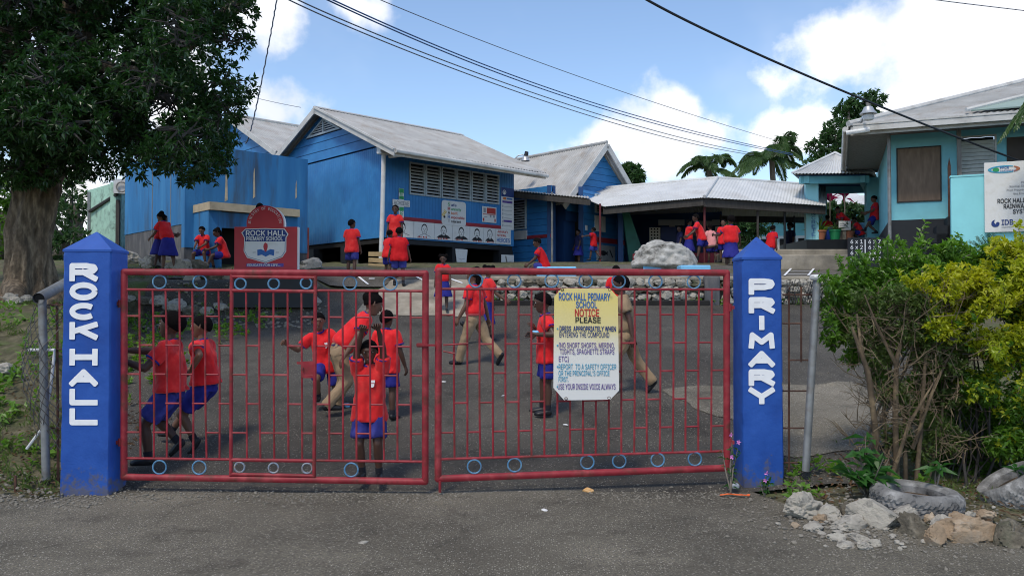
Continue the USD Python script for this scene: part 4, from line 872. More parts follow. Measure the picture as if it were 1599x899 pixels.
# --- long open shed
T = Thing('open_shed', 'long open sided shed under a low pale hipped zinc roof', 'shed', P(1100, 405, 23) * V(1, 1, 0) + V(0, 0, 2.8))
r0, r1, e0, e1, e2, r2 = P(886, 299, 27), P(1120, 278, 24.3), P(943, 322.5, 23.3), P(1100, 308, 22), P(1290, 321, 23.9), P(1290, 290.5, 26.0)
T.part('roof_sheets', corrugated(e0, e1, r1, r0, .12, .008), roof_white, smooth=60); T.part('roof_sheets', corrugated(e1, e2, r2, r1, .12, .008), roof_white, smooth=60)
bw0, bw1, bw2 = V(*P(968, 0, 28.2)[:2], 0), V(*P(1125, 0, 27.0)[:2], 0), V(*P(1290, 0, 27.5)[:2], 0)
T.part('rear_roof_sheets', corrugated(V(bw0[0], bw0[1] + .6, 4.6), V(bw1[0], bw1[1] + .6, 4.6), r1, r0, .12, .008), roof_white, smooth=60); T.part('rear_roof_sheets', corrugated(V(bw1[0], bw1[1] + .6, 4.6), V(bw2[0], bw2[1] + .6, 4.6), r2, r1, .12, .008), roof_white, smooth=60)
T.part('hip_cap', tube([e1 + UP * .02, r1 + UP * .02], .05, 8), roof_white); T.part('ridge_cap', tube([r0, r1, r2], .055, 8), roof_white)
T.part('eave_beam', cat(beam(e0 - UP * .13 + V(0, .1, 0), e1 - UP * .13 + V(0, .1, 0), .06, .18), beam(e1 - UP * .13 + V(0, .1, 0), e2 - UP * .13 + V(0, .1, 0), .06, .24)), wood_dark)
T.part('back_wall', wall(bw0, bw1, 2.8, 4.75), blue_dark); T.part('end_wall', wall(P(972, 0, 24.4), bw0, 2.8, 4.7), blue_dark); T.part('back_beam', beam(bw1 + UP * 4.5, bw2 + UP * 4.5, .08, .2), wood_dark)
for u, Y, m_ in ((1100, 22.25, maroon), (1183, 23.0, wood_dark), (1225, 23.5, black_paint), (1125, 26.8, wood_dark), (1240, 27.2, wood_dark)): q = P(u, 314, Y); T.part('post', tube([V(q[0], q[1], 2.7), V(q[0], q[1], 4.62)], .035, 8), m_)
q0, q1 = P(988, 400, 23.8), P(1122, 400, 23.4); T.part('red_low_wall', wall((q0[0], q0[1]), (q1[0], q1[1]), 2.7, 3.12, .12), stripe_red)
for k, (u0, u1, va, vb, m_) in enumerate(((1014, 1031, 355, 380, sign_white), (1028, 1069, 343, 352, ink_grey), (1045, 1054, 352, 367, ink_grey), (1090, 1112, 345, 353, ink_grey), (1112, 1124, 343, 352, ink_grey), (1117, 1124, 354, 366, sign_white))):
    a, b = P(u0, vb, 26.6), P(u1, va, 26.6); T.part('poster', obox(a, V(b[0] - a[0], 0, 0), V(0, .02, 0), UP * (b[2] - a[2])), m_)
    if k == 0: T.part('poster_print', cat(*[obox(a + V(.05 + .1 * i, -.004, .05 + .1 * j), V(.05, 0, 0), V(0, .01, 0), UP * .05) for i in range(3) for j in range(5)]), ink_black)
a, b = P(1032, 392, 26.55), P(1056, 354, 26.55); T.part('blue_board', obox(a, V(b[0] - a[0], 0, 0), V(0, .02, 0), UP * (b[2] - a[2])), sign_navy)
g0 = P(975, 330, 24.2); tarp = [(g0 + V(0, 0, -.02 * k) * 0 + V(.02 * k + .0, -.012 * k, -.17 * k)) for k in range(10)]
T.part('green_curtain', cat(*[hexa([V(*tarp[k + 1]) + V(-.05, 0, 0), V(*tarp[k + 1]) + V(.16 + .035 * k, -.1, 0), V(*tarp[k + 1]) + V(.16 + .035 * k, .1, 0), V(*tarp[k + 1]) + V(-.05, .15, 0)], [tarp[k] + V(-.05, 0, 0), tarp[k] + V(.13 + .035 * k, -.1, 0), tarp[k] + V(.13 + .035 * k, .1, 0), tarp[k] + V(-.05, .15, 0)]) for k in range(9)]), tarp_green)

# --- turquoise building far behind the shed
T = Thing('far_classroom', 'low turquoise and white building seen through the open shed', 'school building', P(1200, 400, 38) * V(1, 1, 0) + V(0, 0, 2.9))
a, b = P(1120, 0, 39)[:2], P(1420, 0, 36.5)[:2]; zt_ = P(0, 338, 38)[2]
T.part('upper_wall', wall(a, b, P(0, 368, 38)[2], zt_), turq); T.part('lower_wall', wall(a, b, 2.5, P(0, 368, 38)[2] - .002, .14), sign_white)
T.part('roof', corrugated(V(a[0], a[1] - .9, zt_), V(b[0], b[1] - .9, zt_), V(b[0], b[1] + 3, zt_ + 1.25), V(a[0], a[1] + 3, zt_ + 1.25), .15, .02), roof_white, smooth=60)
ax = nrm(V(b[0] - a[0], b[1] - a[1], 0)); nn = np.cross(ax, UP)
for s in np.arange(.3, 8.2, .42): T.part('pane', obox(V(a[0], a[1], 0) + ax * s + UP * (P(0, 388, 38)[2]), ax * .30, nn * .02, UP * .48), dark_void)
# --- rear white roof seen through the porch
T = Thing('rear_shed', 'white zinc roof seen through the porch opening', 'shed', P(1320, 330, 40) * V(1, 1, 0) + V(0, 0, 2.9))
a, b = P(1262, 316.5, 34), P(1372, 318, 34); T.part('roof_sheets', corrugated(a, b, b + V(.2, 3, .95), a + V(0, 3, .95), .14, .02), roof_white, smooth=60)
T.part('wall', wall(a + V(.2, .6, 0), b + V(-.2, .6, 0), 2.6, a[2]), turq); T.part('opening', obox(V(a[0] + .4, a[1] + .57, 3.7), V(2.4, 0, 0), V(0, .02, 0), UP * 1.5), dark_void)
# ---------------------------------------------------------------- turquoise building and porch at the right
FD, FN = V(.927, -.375, 0), V(-.375, -.927, 0)               # along the facade, out of it
SB = -FN                                                     # back along the side wall
KX = V(9.0, 19.0, 0)
def f3(s, t, z): return KX + FD * s + SB * t + UP * z
def su(u): q = (u - 799.5) / FPX; return (19 * q - 9.0) / (.927 + .375 * q)
def zv(v, s): return P(800, v, 19 - .375 * s)[2]


T = Thing('turquoise_building', 'turquoise building with boarded window and black plinth at the right', 'school building', f3(0, 0, 2.4))
zp, zs = 3.60, 5.78
sw0, sw1, swz0, swz1 = su(1500), su(1559), zv(290, 1.8), zv(212, 1.8)
for s0, s1, z0, z1 in ((0, sw0, zp, zs), (sw1, 8, zp, zs), (sw0, sw1, zp, swz0), (sw0, sw1, swz1, zs)): T.part('front_wall', obox(f3(s0, 0, z0), FD * (s1 - s0), SB * .15, UP * (z1 - z0)), turq)
T.part('side_wall', obox(f3(0.002, .15, zp), SB * 7.5, FD * .15, UP * (zs - zp)), turq); T.part('side_strip', obox(f3(-.004, -.004, zp), FD * .02, SB * .6, UP * (zs - zp)), turq_light)
T.part('plinth', obox(f3(-.03, -.03, 2.0), FD * 8, SB * 7.5, UP * (zp - 2.0)), black_paint)
a, b = su(1404), su(1470); za, zb_ = zv(313.5, .6), zv(231.5, .6)
fr = T.part('boarded_window', obox(f3(a, -.012, za), FD * (b - a), SB * .02, UP * (zb_ - za)), plywood)
T.part('frame', cat(obox(f3(a - .03, -.022, za - .03), FD * (b - a + .06), SB * .02, UP * .03), obox(f3(a - .03, -.022, zb_), FD * (b - a + .06), SB * .02, UP * .03), obox(f3(a - .03, -.022, za), FD * .03, SB * .02, UP * (zb_ - za)), obox(f3(b, -.022, za), FD * .03, SB * .02, UP * (zb_ - za))), wood_dark, fr)
louvre(T, 'louvre_window', f3(sw0, 0, swz0), FD, sw1 - sw0, swz1 - swz0, 12, tilt=1.15, fmat=fascia, smat=M('pale_slat', (.42, .43, .39), .5, .15, 6))
a = su(1575); T.part('boarded_window', obox(f3(a, -.012, zv(255, 2.8)), FD * 1.2, SB * .02, UP * (zv(213, 2.8) - zv(255, 2.8))), M('dark_board', (.06, .045, .035), .7, .2, 4))
# hipped roof with wide eaves
ov, ze = .92, 5.76
E0, E1, E2 = f3(-ov, -ov, ze), f3(8, -ov, ze), f3(-ov, 5.6, ze); AP0, AP1 = f3(3.6, 3.6, ze + 1.75), f3(8, 3.6, ze + 1.75)
T.part('roof_sheets', corrugated(E0, E1, AP1, AP0, .13, .018), roof_zinc, smooth=60); T.part('roof_sheets', corrugated(E2, E0, AP0, f3(3.6, 5.6, ze + 1.75), .13, .018), roof_zinc, smooth=60); T.part('hip_cap', tube([E0 + UP * .03, AP0 + UP * .03], .07, 8), fascia)
gq = f3(3.0, -.6, ze + .35); T.part('front_hip', slab([f3(1.6, -.75, ze + .16), f3(8, -.75, ze + .16), f3(8, 1.3, ze + 1.15), f3(4.6, 1.1, ze + 1.05)], .03), M('green_grey_zinc', (.25, .32, .28), .5, .1, 2)); T.part('hip_cap', tube([f3(1.5, -.78, ze + .17), f3(4.6, 1.1, ze + 1.1), f3(8, 1.3, ze + 1.22)], .05, 6), fascia)
T.part('gutter', obox(f3(-ov + .1, -ov - .09, ze - .17), FD * 9, SB * .11, UP * .16), fascia); T.part('gutter_lip', obox(f3(-ov + .1, -ov - .105, ze - .035), FD * 9, SB * .014, UP * .04), fascia)
T.part('fascia_board', obox(f3(-ov + .05, -ov + .03, ze - .24), FD * 9, SB * .03, UP * .2), fascia)
for t in np.arange(-ov + .05, 5.5, .16): T.part('soffit_board', obox(f3(-ov + .04, t, ze - .16), FD * (ov - .05), SB * .15, UP * .015), wood_grey)
for k in range(6): T.part('soffit_board', obox(f3(.02, -ov + .06 + .145 * k, ze - .13), FD * 8, SB * .138, UP * .015), M(f'soffit_{k}', (.16 + .01 * k, .16, .15), .8, .2, 3))
T.part('side_fascia', obox(f3(-ov - .03, -ov, ze - .22), FD * .03, SB * 6.4, UP * .2), fascia); T.part('side_gutter', tube([f3(-ov - .07, -ov - .05, ze - .1), f3(-ov - .07, 5.4, ze - .14)], .06, 10), fascia, smooth=40)
T.part('gutter_outlet', cat(tube([f3(-ov - .05, -ov - .1, ze - .2), f3(-ov + .45, -ov - .12, ze - .16)], .055, 10)), pvc, smooth=40)
q = f3(su(1390) - .02, -.45, 0); T.part('post', tube([V(q[0], q[1], 2.1), V(q[0], q[1], 5.62)], .04, 10), galv)
q = f3(su(1494), -.35, 0); T.part('post', obox(V(q[0], q[1], 4.25), FD * .085, SB * .085, UP * 1.36), wood_grey); q = f3(su(1478), -.5, 0); T.part('stub_post', cat(obox(V(q[0], q[1], 3.0), FD * .06, SB * .06, UP * 1.75), MF.hull_points(np.array([q + V(0, 0, 4.75), q + FD * .06 + V(0, 0, 4.75), q + SB * .06 + V(0, 0, 4.75), q + FD * .06 + SB * .06 + V(0, 0, 4.75), q + FD * .03 + SB * .03 + V(0, 0, 4.95)]))), rusty)
for k in range(6): T.part('step', obox(f3(su(1425) + .22 * k, -.75, 2.0), FD * (su(1484) - su(1425) - .22 * k + .02), SB * .70, UP * (1.0 + .19 * k)), black_paint)
lw = P(1485, 300, 17.0); z1 = P(1485, 277, 17.0)[2]
Tw = Thing('parapet_wall', 'pale turquoise wall behind the hedge carrying the white project sign', 'wall', V(lw[0], lw[1], 1.9))
Tw.part('panel', obox(V(lw[0], lw[1], 1.8), FD * 6, SB * .16, UP * (z1 - 1.8)), turq_light); Tw.part('coping', obox(V(lw[0], lw[1], z1) - FD * .015 + FN * .012, FD * 6, SB * .19, UP * .035), turq_light)

# the project sign
o = P(1538, 363, 16.7); o2 = V(o[0], o[1], o[2]); sw, sh = 1.70, P(1538, 254.5, 16.7)[2] - o[2]
T = Thing('project_sign', 'white rainwater project sign with small logos on the pale turquoise wall', 'sign', o2)
T.part('board', rbox(o2 + FD * sw / 2 + SB * .02 + UP * sh / 2, sw, .03, sh, .006, math.atan2(FD[1], FD[0])), sign_white)
fo = o2 - SB * .0 + FN * .0
def sx_(u): return (u - 1538) * sw / 124
def sy(v): return (363 - v) * sh / 108.5
def st(s, u, v, h, ik, w=None, bold=True, center=None):
    x = sx_(u); T.part('lettering', text_at(s, fo + FN * .001 + FD * (sx_(center) if center else x) + UP * sy(v), FD, UP, w, h, bold, .003, bool(center)), ik)
st('ROCK HALL PRIMARY SCHOOL', 0, 318.5, .090, ink_black, sx_(1538 + 98), center=1604); st('RAINWATER HARVESTING', 0, 327, .090, ink_black, sx_(1538 + 82), center=1604); st('SYSTEM PROJECT', 0, 335.5, .090, ink_black, sx_(1538 + 58), center=1604)
for s, v in (('Pilot Project for the', 289), ('Special Climate Change Adaptation', 294.5), ('Pilot Programme for Climate Resilience', 300.2), ('the Environmental Foundation', 306)): st(s, 0, v, .040, ink_grey, None, False, 1604)
st('IDB', 1560, 352, .105, sign_navy, sx_(1538 + 15.5))
T.part('line', obox(fo + FD * sx_(1560) + UP * sy(356) + FN * .002, FD * sx_(1553), SB * .002, UP * .012), ink_grey)
globe = sg.Point(sx_(1552), sy(349.5)).buffer(.075); T.part('logo', poly_on(globe.difference(sg.Point(sx_(1554), sy(347)).buffer(.05)).union(sg.Point(sx_(1555), sy(349.5)).buffer(.03)), fo, FD, UP, .003), sign_navy)
el = sa.scale(sg.Point(sx_(1564), sy(266)).buffer(1), .29, .078); T.part('logo', poly_on(el.difference(sa.scale(sg.Point(sx_(1566), sy(266)).buffer(1), .26, .055)).intersection(sg.box(0, 0, sx_(1576), 9)), fo, FD, UP, .003), ink_teal); T.part('logo', poly_on(el.difference(sa.scale(sg.Point(sx_(1562), sy(266)).buffer(1), .25, .07)).intersection(sg.box(sx_(1577), 0, 9, 9)), fo, FD, UP, .003), terracotta)
st('PPCR', 1559, 265.5, .045, ink_blue); st('CARIBBEAN', 1559, 269.8, .035, ink_blue, None, False); T.part('logo', poly_on(sa.scale(sg.Point(sx_(1553.5), sy(266.5)).buffer(.055), 1.1, .8), fo, FD, UP, .003), ink_green)
T.part('logo', poly_on(sg.box(sx_(1593), sy(361), sx_(1612), sy(338)).difference(sg.box(sx_(1596), sy(350), sx_(1608), sy(342))), fo, FD, UP, .003), ink_yellow)

# lamp at the eave corner
q = f3(-ov - .1, -ov - .15, ze)
T = Thing('eave_lamp', 'round white lamp at the eave corner of the turquoise building', 'lamp', q)
c_ = P(1356, 182, 17.8); T.part('shade', lathe([(.04, .13), (.09, .11), (.13, .02), (.18, -.03), (.18, -.05), (.12, -.05), (.0, -.04)], c_ + UP * .1, 20), lamp_metal, smooth=40); T.part('bowl', lathe([(.11, .04), (.125, -.02), (.10, -.08), (.0, -.10)], c_, 16), pvc, smooth=True); T.part('neck', tube([c_ + UP * .22, c_ + UP * .31], [.04, .055], 10), wood_grey); T.part('bracket', beam(c_ + UP * .2, q + V(.5, .4, .0), .05, .06), lamp_metal)

# porch
gp0 = P(1262, 374, 24.0); GZ, GE = gp0[2], P(1262, 274, 24)[2]
T = Thing('porch', 'small porch with peaked white zinc roof and aqua columns', 'porch', V(gp0[0] + 1, 25, 2.8))
T.part('base', obox(V(gp0[0] - .05, 24.0, 2.3), V(2.2, 0, 0), V(0, 2.4, 0), UP * (GZ - 2.3)), black_paint)
cw = .36; yw = .30
for k, (u, Y) in enumerate(((1261.5, 24.1), (1357, 24.3), (1276, 26.0))):
    q = P(u, 374, Y); T.part('column', cbox(V(q[0] + cw / 2, q[1] + cw / 2, (GZ + GE) / 2), cw, cw, GE - GZ - .004, -.22), turq_col if k != 1 else turq)
q = P(1261.5, 374, 24.1)
for k, ch in enumerate('CONCRETE'):
    T.part('letter', text_at(ch, V(q[0] + .10, q[1] - .045, GE - .95 - .125 * k), V(math.cos(-.22), math.sin(-.22), 0), UP, .11, .10), ink_blue)
e0, e1, e2, e3 = P(1237, 274, 23.6), P(1366, 267, 23.5), P(1375, 267, 26.2), P(1262, 274, 26.4); ap_ = P(1304, 239, 25.0); zz = (e0[2] + e1[2]) / 2
e0[2] = e1[2] = e2[2] = e3[2] = zz
for a, b in ((e0, e1), (e1, e2), (e2, e3), (e3, e0)): T.part('roof_sheets', corrugated(a, b, ap_ + (b - a) * .03, ap_ - (b - a) * .03, .1, .016), roof_white, smooth=60)
T.part('hip_cap', cat(tube([e0 + UP * .02, ap_ + UP * .02], .035, 6), tube([e1 + UP * .02, ap_ + UP * .02], .035, 6)), roof_white)
for a, b in ((e0, e1), (e1, e2), (e2, e3), (e3, e0)):
    d = nrm((a + b) / 2 - V(ap_[0], ap_[1], zz)); T.part('beam', beam(a - d * .38 + (b - a) * .08 - UP * .14, b - d * .38 - (b - a) * .08 - UP * .14, .16, .22), turq)
T.part('ceiling', slab([e0 + V(.2, .2, -.02), e1 + V(-.2, .2, -.02), e2 + V(-.2, -.2, -.02), e3 + V(.2, -.2, -.02)], .02), blue_dark)
# concrete steps and terrace in front of the porch
for k, (v0, Y, h) in enumerate(((430, 18.6, .16), (414, 20.6, .22))):
    a = G(1222, v0); single('terrace_step', rbox(V(7.6, Y + 1.2, float(H(7.6, Y)) + h / 2 + .02), 3.6, 2.6 - k * .3, h + .3, .02), concrete, ('lower' if k == 0 else 'upper') + ' rough concrete terrace step in front of the porch', 'step', None, smooth=30)
# chalked times table board
o = P(1325, 412, 16.9); w_, h_ = P(1381, 412, 16.9)[0] - o[0], P(1325, 371, 16.9)[2] - o[2]
T = Thing('times_table_board', 'black board with the white six times table above the hedge', 'board', o)
T.part('board', obox(o - UP * .3, V(w_, 0, 0), V(0, .05, 0), UP * (h_ + .3)), black_paint); T.part('line', obox(o + V(w_ * .455, -.003, -.1), V(.018, 0, 0), V(0, .004, 0), UP * (h_ + .06)), white_paint)
for c_, rows_ in ((0.06, ('6x1', '6x2', '6x3', '6x4', '6x5')), (.56, ('6x7', '6x8', '6x9', '6x10'))):
    for k, s in enumerate(rows_): T.part('lettering', text_at(s.replace('x', ' x '), o + V(w_ * c_, -.001, h_ - .125 - .118 * k), (1, 0, 0), UP, w_ * .34, .082), white_paint)
for dx in (.05, w_ - .05): T.part('leg', tube([o + V(dx, .07, -.2), V(o[0] + dx, o[1] + .07, float(H(o[0], o[1])) - .05)], .025, 6), wood_grey)
# ---------------------------------------------------------------- trees and plants
leaf_dark = leaf_mat('dark_glossy_leaf', (.014, .042, .009), (.028, .076, .014), (.06, .13, .025), trans=.25, rough=.38, spec=.5)
leaf_far = leaf_mat('far_leaf', (.03, .07, .02), (.055, .11, .03), (.10, .17, .05), trans=.3)
leaf_palm = leaf_mat('palm_leaf', (.045, .085, .025), (.07, .13, .035), (.15, .18, .06), trans=.3)
leaf_green = leaf_mat('hedge_leaf', (.075, .165, .018), (.15, .28, .03), (.29, .42, .045), trans=.35)
leaf_gold = leaf_mat('golden_leaf', (.24, .31, .015), (.50, .44, .018), (.74, .50, .02), trans=.35)
leaf_hedge2 = leaf_mat('shrub_leaf', (.05, .12, .012), (.11, .21, .02), (.25, .34, .03), trans=.4)
leaf_dry = leaf_mat('olive_leaf', (.06, .095, .02), (.11, .16, .035), (.20, .22, .06), trans=.3)
leaf_big = leaf_mat('broad_leaf', (.025, .085, .015), (.05, .15, .025), (.09, .22, .04), trans=.35)
leaf_grass = leaf_mat('grass_blade', (.06, .10, .02), (.12, .17, .035), (.22, .22, .08), trans=.3)
leaf_red = leaf_mat('red_leaf', (.22, .01, .05), (.38, .02, .09), (.5, .06, .12), trans=.3)
pink = M('pink_petal', (.62, .22, .5), .6, .15, 20)


def tree(name, label, base, trunk, limbs, clumps, lmat, bmat, n_ros, n_leaf, length, width, seed, cat_='tree', group=None, holes=()):
    """trunk and limbs are (points, radii); clumps are (centre, radius triple)."""
    r = np.random.default_rng(seed); T = Thing(name, label, cat_, base, group)
    T.part('trunk', tube(*trunk, 16) if not hasattr(trunk, 'keys') else trunk['m'], bmat, smooth=True)
    for p, q in limbs: T.part('limb', tube(p, q, 8), bmat, smooth=True)
    tips, axes, tw = [], [], []
    tot = sum(c[1][0] * c[1][1] + c[1][1] * c[1][2] for c in clumps)
    for c, rad in clumps:
        k = max(4, int(n_ros * (rad[0] * rad[1] + rad[1] * rad[2]) / tot)); d = r.normal(size=(k, 3)); d /= np.linalg.norm(d, axis=1, keepdims=True)
        rr = r.uniform(.5, 1.0, (k, 1)) ** .5; p = np.asarray(c) + d * rr * np.asarray(rad)
        tips.append(p); axes.append(d + V(0, 0, .35) + r.normal(size=(k, 3)) * .35)
        for j in range(0, k, 7): tw.append(tube([np.asarray(c) + r.normal(size=3) * .1 * rad[0], (np.asarray(c) + p[j]) / 2 + r.normal(size=3) * .06, p[j]], [.018, .012, .005], 4, False))
    tips, axes = np.vstack(tips), np.vstack(axes)
    for hc, hr, Yh in holes:                                  # thin places in the crown
        uv = np.stack([tips[:, 0] / tips[:, 1], (tips[:, 2] - EYE) / tips[:, 1]], 1); h = P(*hc, Yh); d = np.linalg.norm(uv - V(h[0] / h[1], (h[2] - EYE) / h[1]), axis=1)
        keep = d > hr / FPX * (1 + .35 * r.normal(size=len(d))); tips, axes = tips[keep], axes[keep]
    T.part('twigs', cat(*tw), wood_dark, kind='stuff')
    T.part('crown', rosettes(tips, axes, n_leaf, length, width, r), lmat, kind='stuff')
    return T


# the big tree at the left
TB = V(-8.02, 13.2, float(H(-8.02, 13.2))); r = np.random.default_rng(3)
zz = np.linspace(0, 1, 26); th = np.linspace(0, 2 * np.pi, 56, endpoint=False)
ax_pts = np.stack([np.interp(zz, [0, .4, .75, 1], [TB[0] + .02, TB[0] + .08, TB[0] + .25, TB[0] + .45]), np.full(26, TB[1]), TB[2] - .25 + zz * 3.3], 1)
rad = np.interp(zz, [0, .06, .15, .35, .6, 1], [.75, .46, .33, .29, .31, .36])
flute = 1 + (.20 + .30 * np.exp(-zz * 6))[:, None] * (np.sin(th[None] * 5 + zz[:, None] * 3.0 + .8 * np.sin(zz[:, None] * 5)) * .4 + np.sin(th[None] * 9 - zz[:, None] * 4.5) * .32 + np.sin(th[None] * 3 + 1 + zz[:, None] * 2) * .5 + np.sin(th[None] * 17 + 3 * np.sin(zz[:, None] * 9)) * .14)
v = ax_pts[:, None] + (rad[:, None] * flute)[..., None] * np.stack([np.cos(th), np.sin(th), 0 * th], 1)[None]; v = v.reshape(-1, 3); v += (.13 * (meshkit.fbm(v * V(3.6, 3.6, 1.6), 4, 8) - .5) * 2)[:, None] * np.tile(np.stack([np.cos(th), np.sin(th), 0 * th], 1), (26, 1))
i, j = np.meshgrid(np.arange(25), np.arange(56), indexing='ij'); k = (j + 1) % 56; q = np.stack([i * 56 + j, i * 56 + k, (i + 1) * 56 + k, (i + 1) * 56 + j], -1).reshape(-1, 4)
trunk = dict(m=(v, np.vstack([q[:, [0, 1, 2]], q[:, [0, 2, 3]]])))
tp = ax_pts[-1]
limbs = [([tp + V(-.3, 0, -.6), tp + V(-.9, .1, .8), tp + V(-1.2, 0, 2.6), tp + V(-1.7, .2, 4.6)], [.36, .30, .22, .12]), ([tp + V(.1, 0, -.5), tp + V(.45, -.2, 1.0), tp + V(.5, -.1, 2.4), tp + V(.9, .2, 4.5)], [.40, .30, .24, .12]), ([tp + V(.2, 0, -.3), tp + V(1.3, .3, .7), tp + V(2.6, .2, 1.6), tp + V(3.6, 0, 2.2)], [.26, .2, .13, .06]),
         ([tp + V(0, -.2, -.3), tp + V(-1.6, -.8, .6), tp + V(-2.8, -1.2, 1.6)], [.26, .18, .08]), ([tp + V(.4, -.1, 1.2), tp + V(1.4, -.4, 2.4), tp + V(2.4, -.3, 3.8)], [.2, .14, .06]), ([tp + V(.1, -.2, .2), tp + V(1.0, -.9, .5), tp + V(1.9, -1.2, .35)], [.2, .12, .05])]
area = sg.Polygon([(-140, -140), (395, -140), (375, -20), (372, 60), (374, 125), (368, 165), (350, 205), (335, 250), (310, 285), (278, 278), (240, 265), (205, 250), (165, 262), (120, 275), (60, 282), (0, 262), (-140, 290)]).buffer(-24)
clumps = []
while len(clumps) < 150:
    u, v_ = r.uniform(-140, 395), r.uniform(-140, 295)
    if area.contains(sg.Point(u, v_)): Y = r.uniform(11.2, 15.2); s = r.uniform(.42, .72) * Y / 13; clumps.append((P(u, v_, Y), (s, s, s * .8)))
for u, v_, s in ((352, 60, .42), (356, 130, .42), (350, 165, .36), (335, 190, .4), (318, 228, .36), (318, 262, .26), (300, 268, .25), (150, 240, .5), (40, 250, .5), (88, 262, .4), (20, 230, .5), (60, 215, .45), (100, 225, .45), (130, 250, .4), (15, 265, .4), (60, 270, .3), (225, 255, .36), (365, 10, .4)): clumps.append((P(u, v_, 12.4), (s, s, s * .85)))
tree('big_tree', 'huge old tree with fluted trunk and dark glossy crown at the left', TB, trunk, limbs, clumps, leaf_dark, bark, 15000, 9, .108, .044, 5, holes=(((258, 165), 26, 13), ((236, 182), 14, 13), ((182, 105), 9, 13), ((266, 38), 14, 13), ((20, 85), 11, 13), ((207, 130), 7, 13), ((310, 215), 9, 13), ((177, 36), 7, 13), ((130, 60), 16, 11.5), ((60, 80), 22, 11.5), ((28, 15), 10, 13), ((240, 200), 12, 13)))
for k, (u, v_, s) in enumerate(((20, 468, .5), (96, 460, .5), (52, 480, .42))):
    p = P(u, v_, 12.4); single('tree_root', tube([p + V(-.3 * (1 - k), .5, .15), p + V(0, .1, .02), p + V(.35 * (k - 1), -.5, -.2)], [.2, .15, .06], 10), bark, ('left', 'right', 'middle')[k] + ' surface root at the foot of the big tree', 'root', smooth=True)


def palm(label, crown, foot, n, L, seed, group=None, droop=.55, rise=.5):
    r = np.random.default_rng(seed); crown, foot = np.asarray(crown, float), np.asarray(foot, float); T = Thing('palm_tree', label, 'palm tree', foot, group)
    T.part('trunk', tube([foot, (foot + crown) / 2 + V(.15, 0, 0), crown], [.2, .15, .13], 10), bark2, smooth=True)
    for k in range(n):
        a = k * 2.399 + r.uniform(-.2, .2); up = r.uniform(.05, 1.0) * rise * 1.7; l = L * r.uniform(.85, 1.1); t = np.linspace(0, 1, 12); h = V(math.cos(a), math.sin(a), 0)
        p = crown + h * (l * t * (1 - .25 * t * up))[:, None] + UP * (l * (up * t - (droop + .45 * up) * t * t * 1.25))[:, None]
        tang = np.gradient(p, axis=0); tang /= np.linalg.norm(tang, axis=1, keepdims=True); sd_ = np.cross(tang, UP); sd_ /= np.linalg.norm(sd_, axis=1, keepdims=True)
        m = 46; s = np.linspace(.12, 1, m); pp = np.stack([np.interp(s, t, p[:, i]) for i in range(3)], 1); tt_ = np.stack([np.interp(s, t, tang[:, i]) for i in range(3)], 1); ss = np.stack([np.interp(s, t, sd_[:, i]) for i in range(3)], 1)
        ln = L * .24 * np.sin(np.clip(s * .95 + .06, 0, 1) * math.pi) ** .6; ms = []
        for sg_ in (-1, 1): ms.append(leaves(pp, ss * sg_ * .85 + tt_ * .75 + V(0, 0, -.28), ln, .085 if L > 1.8 else .05, r, .1, .3))
        fr = T.part('frond', cat(*ms), leaf_palm); T.part('rib', tube(p, np.linspace(.03, .008, 12), 5), leaf_palm, fr)


g_ = 'palms behind the open shed'
palm('taller thick crowned palm beside the porch roof', P(1205, 250, 40), V(P(1205, 0, 40)[0], 40, 3), 24, 2.3, 21, None, rise=1.15, droop=.42)
palm('smaller palm rising over the ridge of the shed roof', P(1107, 266, 42), V(P(1107, 0, 42)[0], 42, 3), 17, 2.0, 22, None, rise=1.05, droop=.42)
palm('palm at the right picture edge with only frond tips in view', P(1690, 118, 15), V(P(1668, 0, 15)[0], 15, 1.6), 11, 1.5, 23, None, droop=.7, rise=.4)


def far_tree(name, label, u, v_, Y, h, blobs, seed, lmat, n=900, ln=.3, foot=2.9, group=None, wid=.14):
    b = V(P(u, 400, Y)[0], Y, foot); top = P(u, v_, Y); limbs = []
    cl = [(P(a, b_, Y + dy), (s, s, s * .85)) for a, b_, s, dy in blobs]
    for c, s in cl[:6]: limbs.append(([b + (top - b) * .45, (b + (top - b) * .5 + c) / 2, c], [.13, .09, .03]))
    tree(name, label, b, (np.array([b, b + (top - b) * .5 + V(.1, 0, 0), top]), [.26, .2, .06]), limbs, cl, lmat, bark2, n, 7, ln, wid, seed, group=group)


far_tree('broadleaf_tree', 'tall dark green tree behind the porch roof', 1325, 170, 46, 0, [(1345, 165, .8, 0), (1322, 175, .7, .5), (1364, 155, .6, 0), (1303, 205, .75, 0), (1332, 210, .9, -1), (1360, 200, 1.1, 0), (1276, 232, .55, 0), (1312, 245, .9, 0), (1370, 240, 1.1, 0), (1345, 185, .8, 1), (1270, 262, .7, 0), (1292, 225, .6, 1), (1338, 245, 1.0, 0), (1290, 262, .8, 0)], 31, leaf_far, 1100, .34)
far_tree('broadleaf_tree', 'small loose tree top beside the steep grey gable', 985, 272, 44, 0, [(978, 268, .5, 0), (990, 278, .55, 0), (970, 285, .6, 0), (993, 266, .3, 0)], 32, leaf_far, 260, .34)
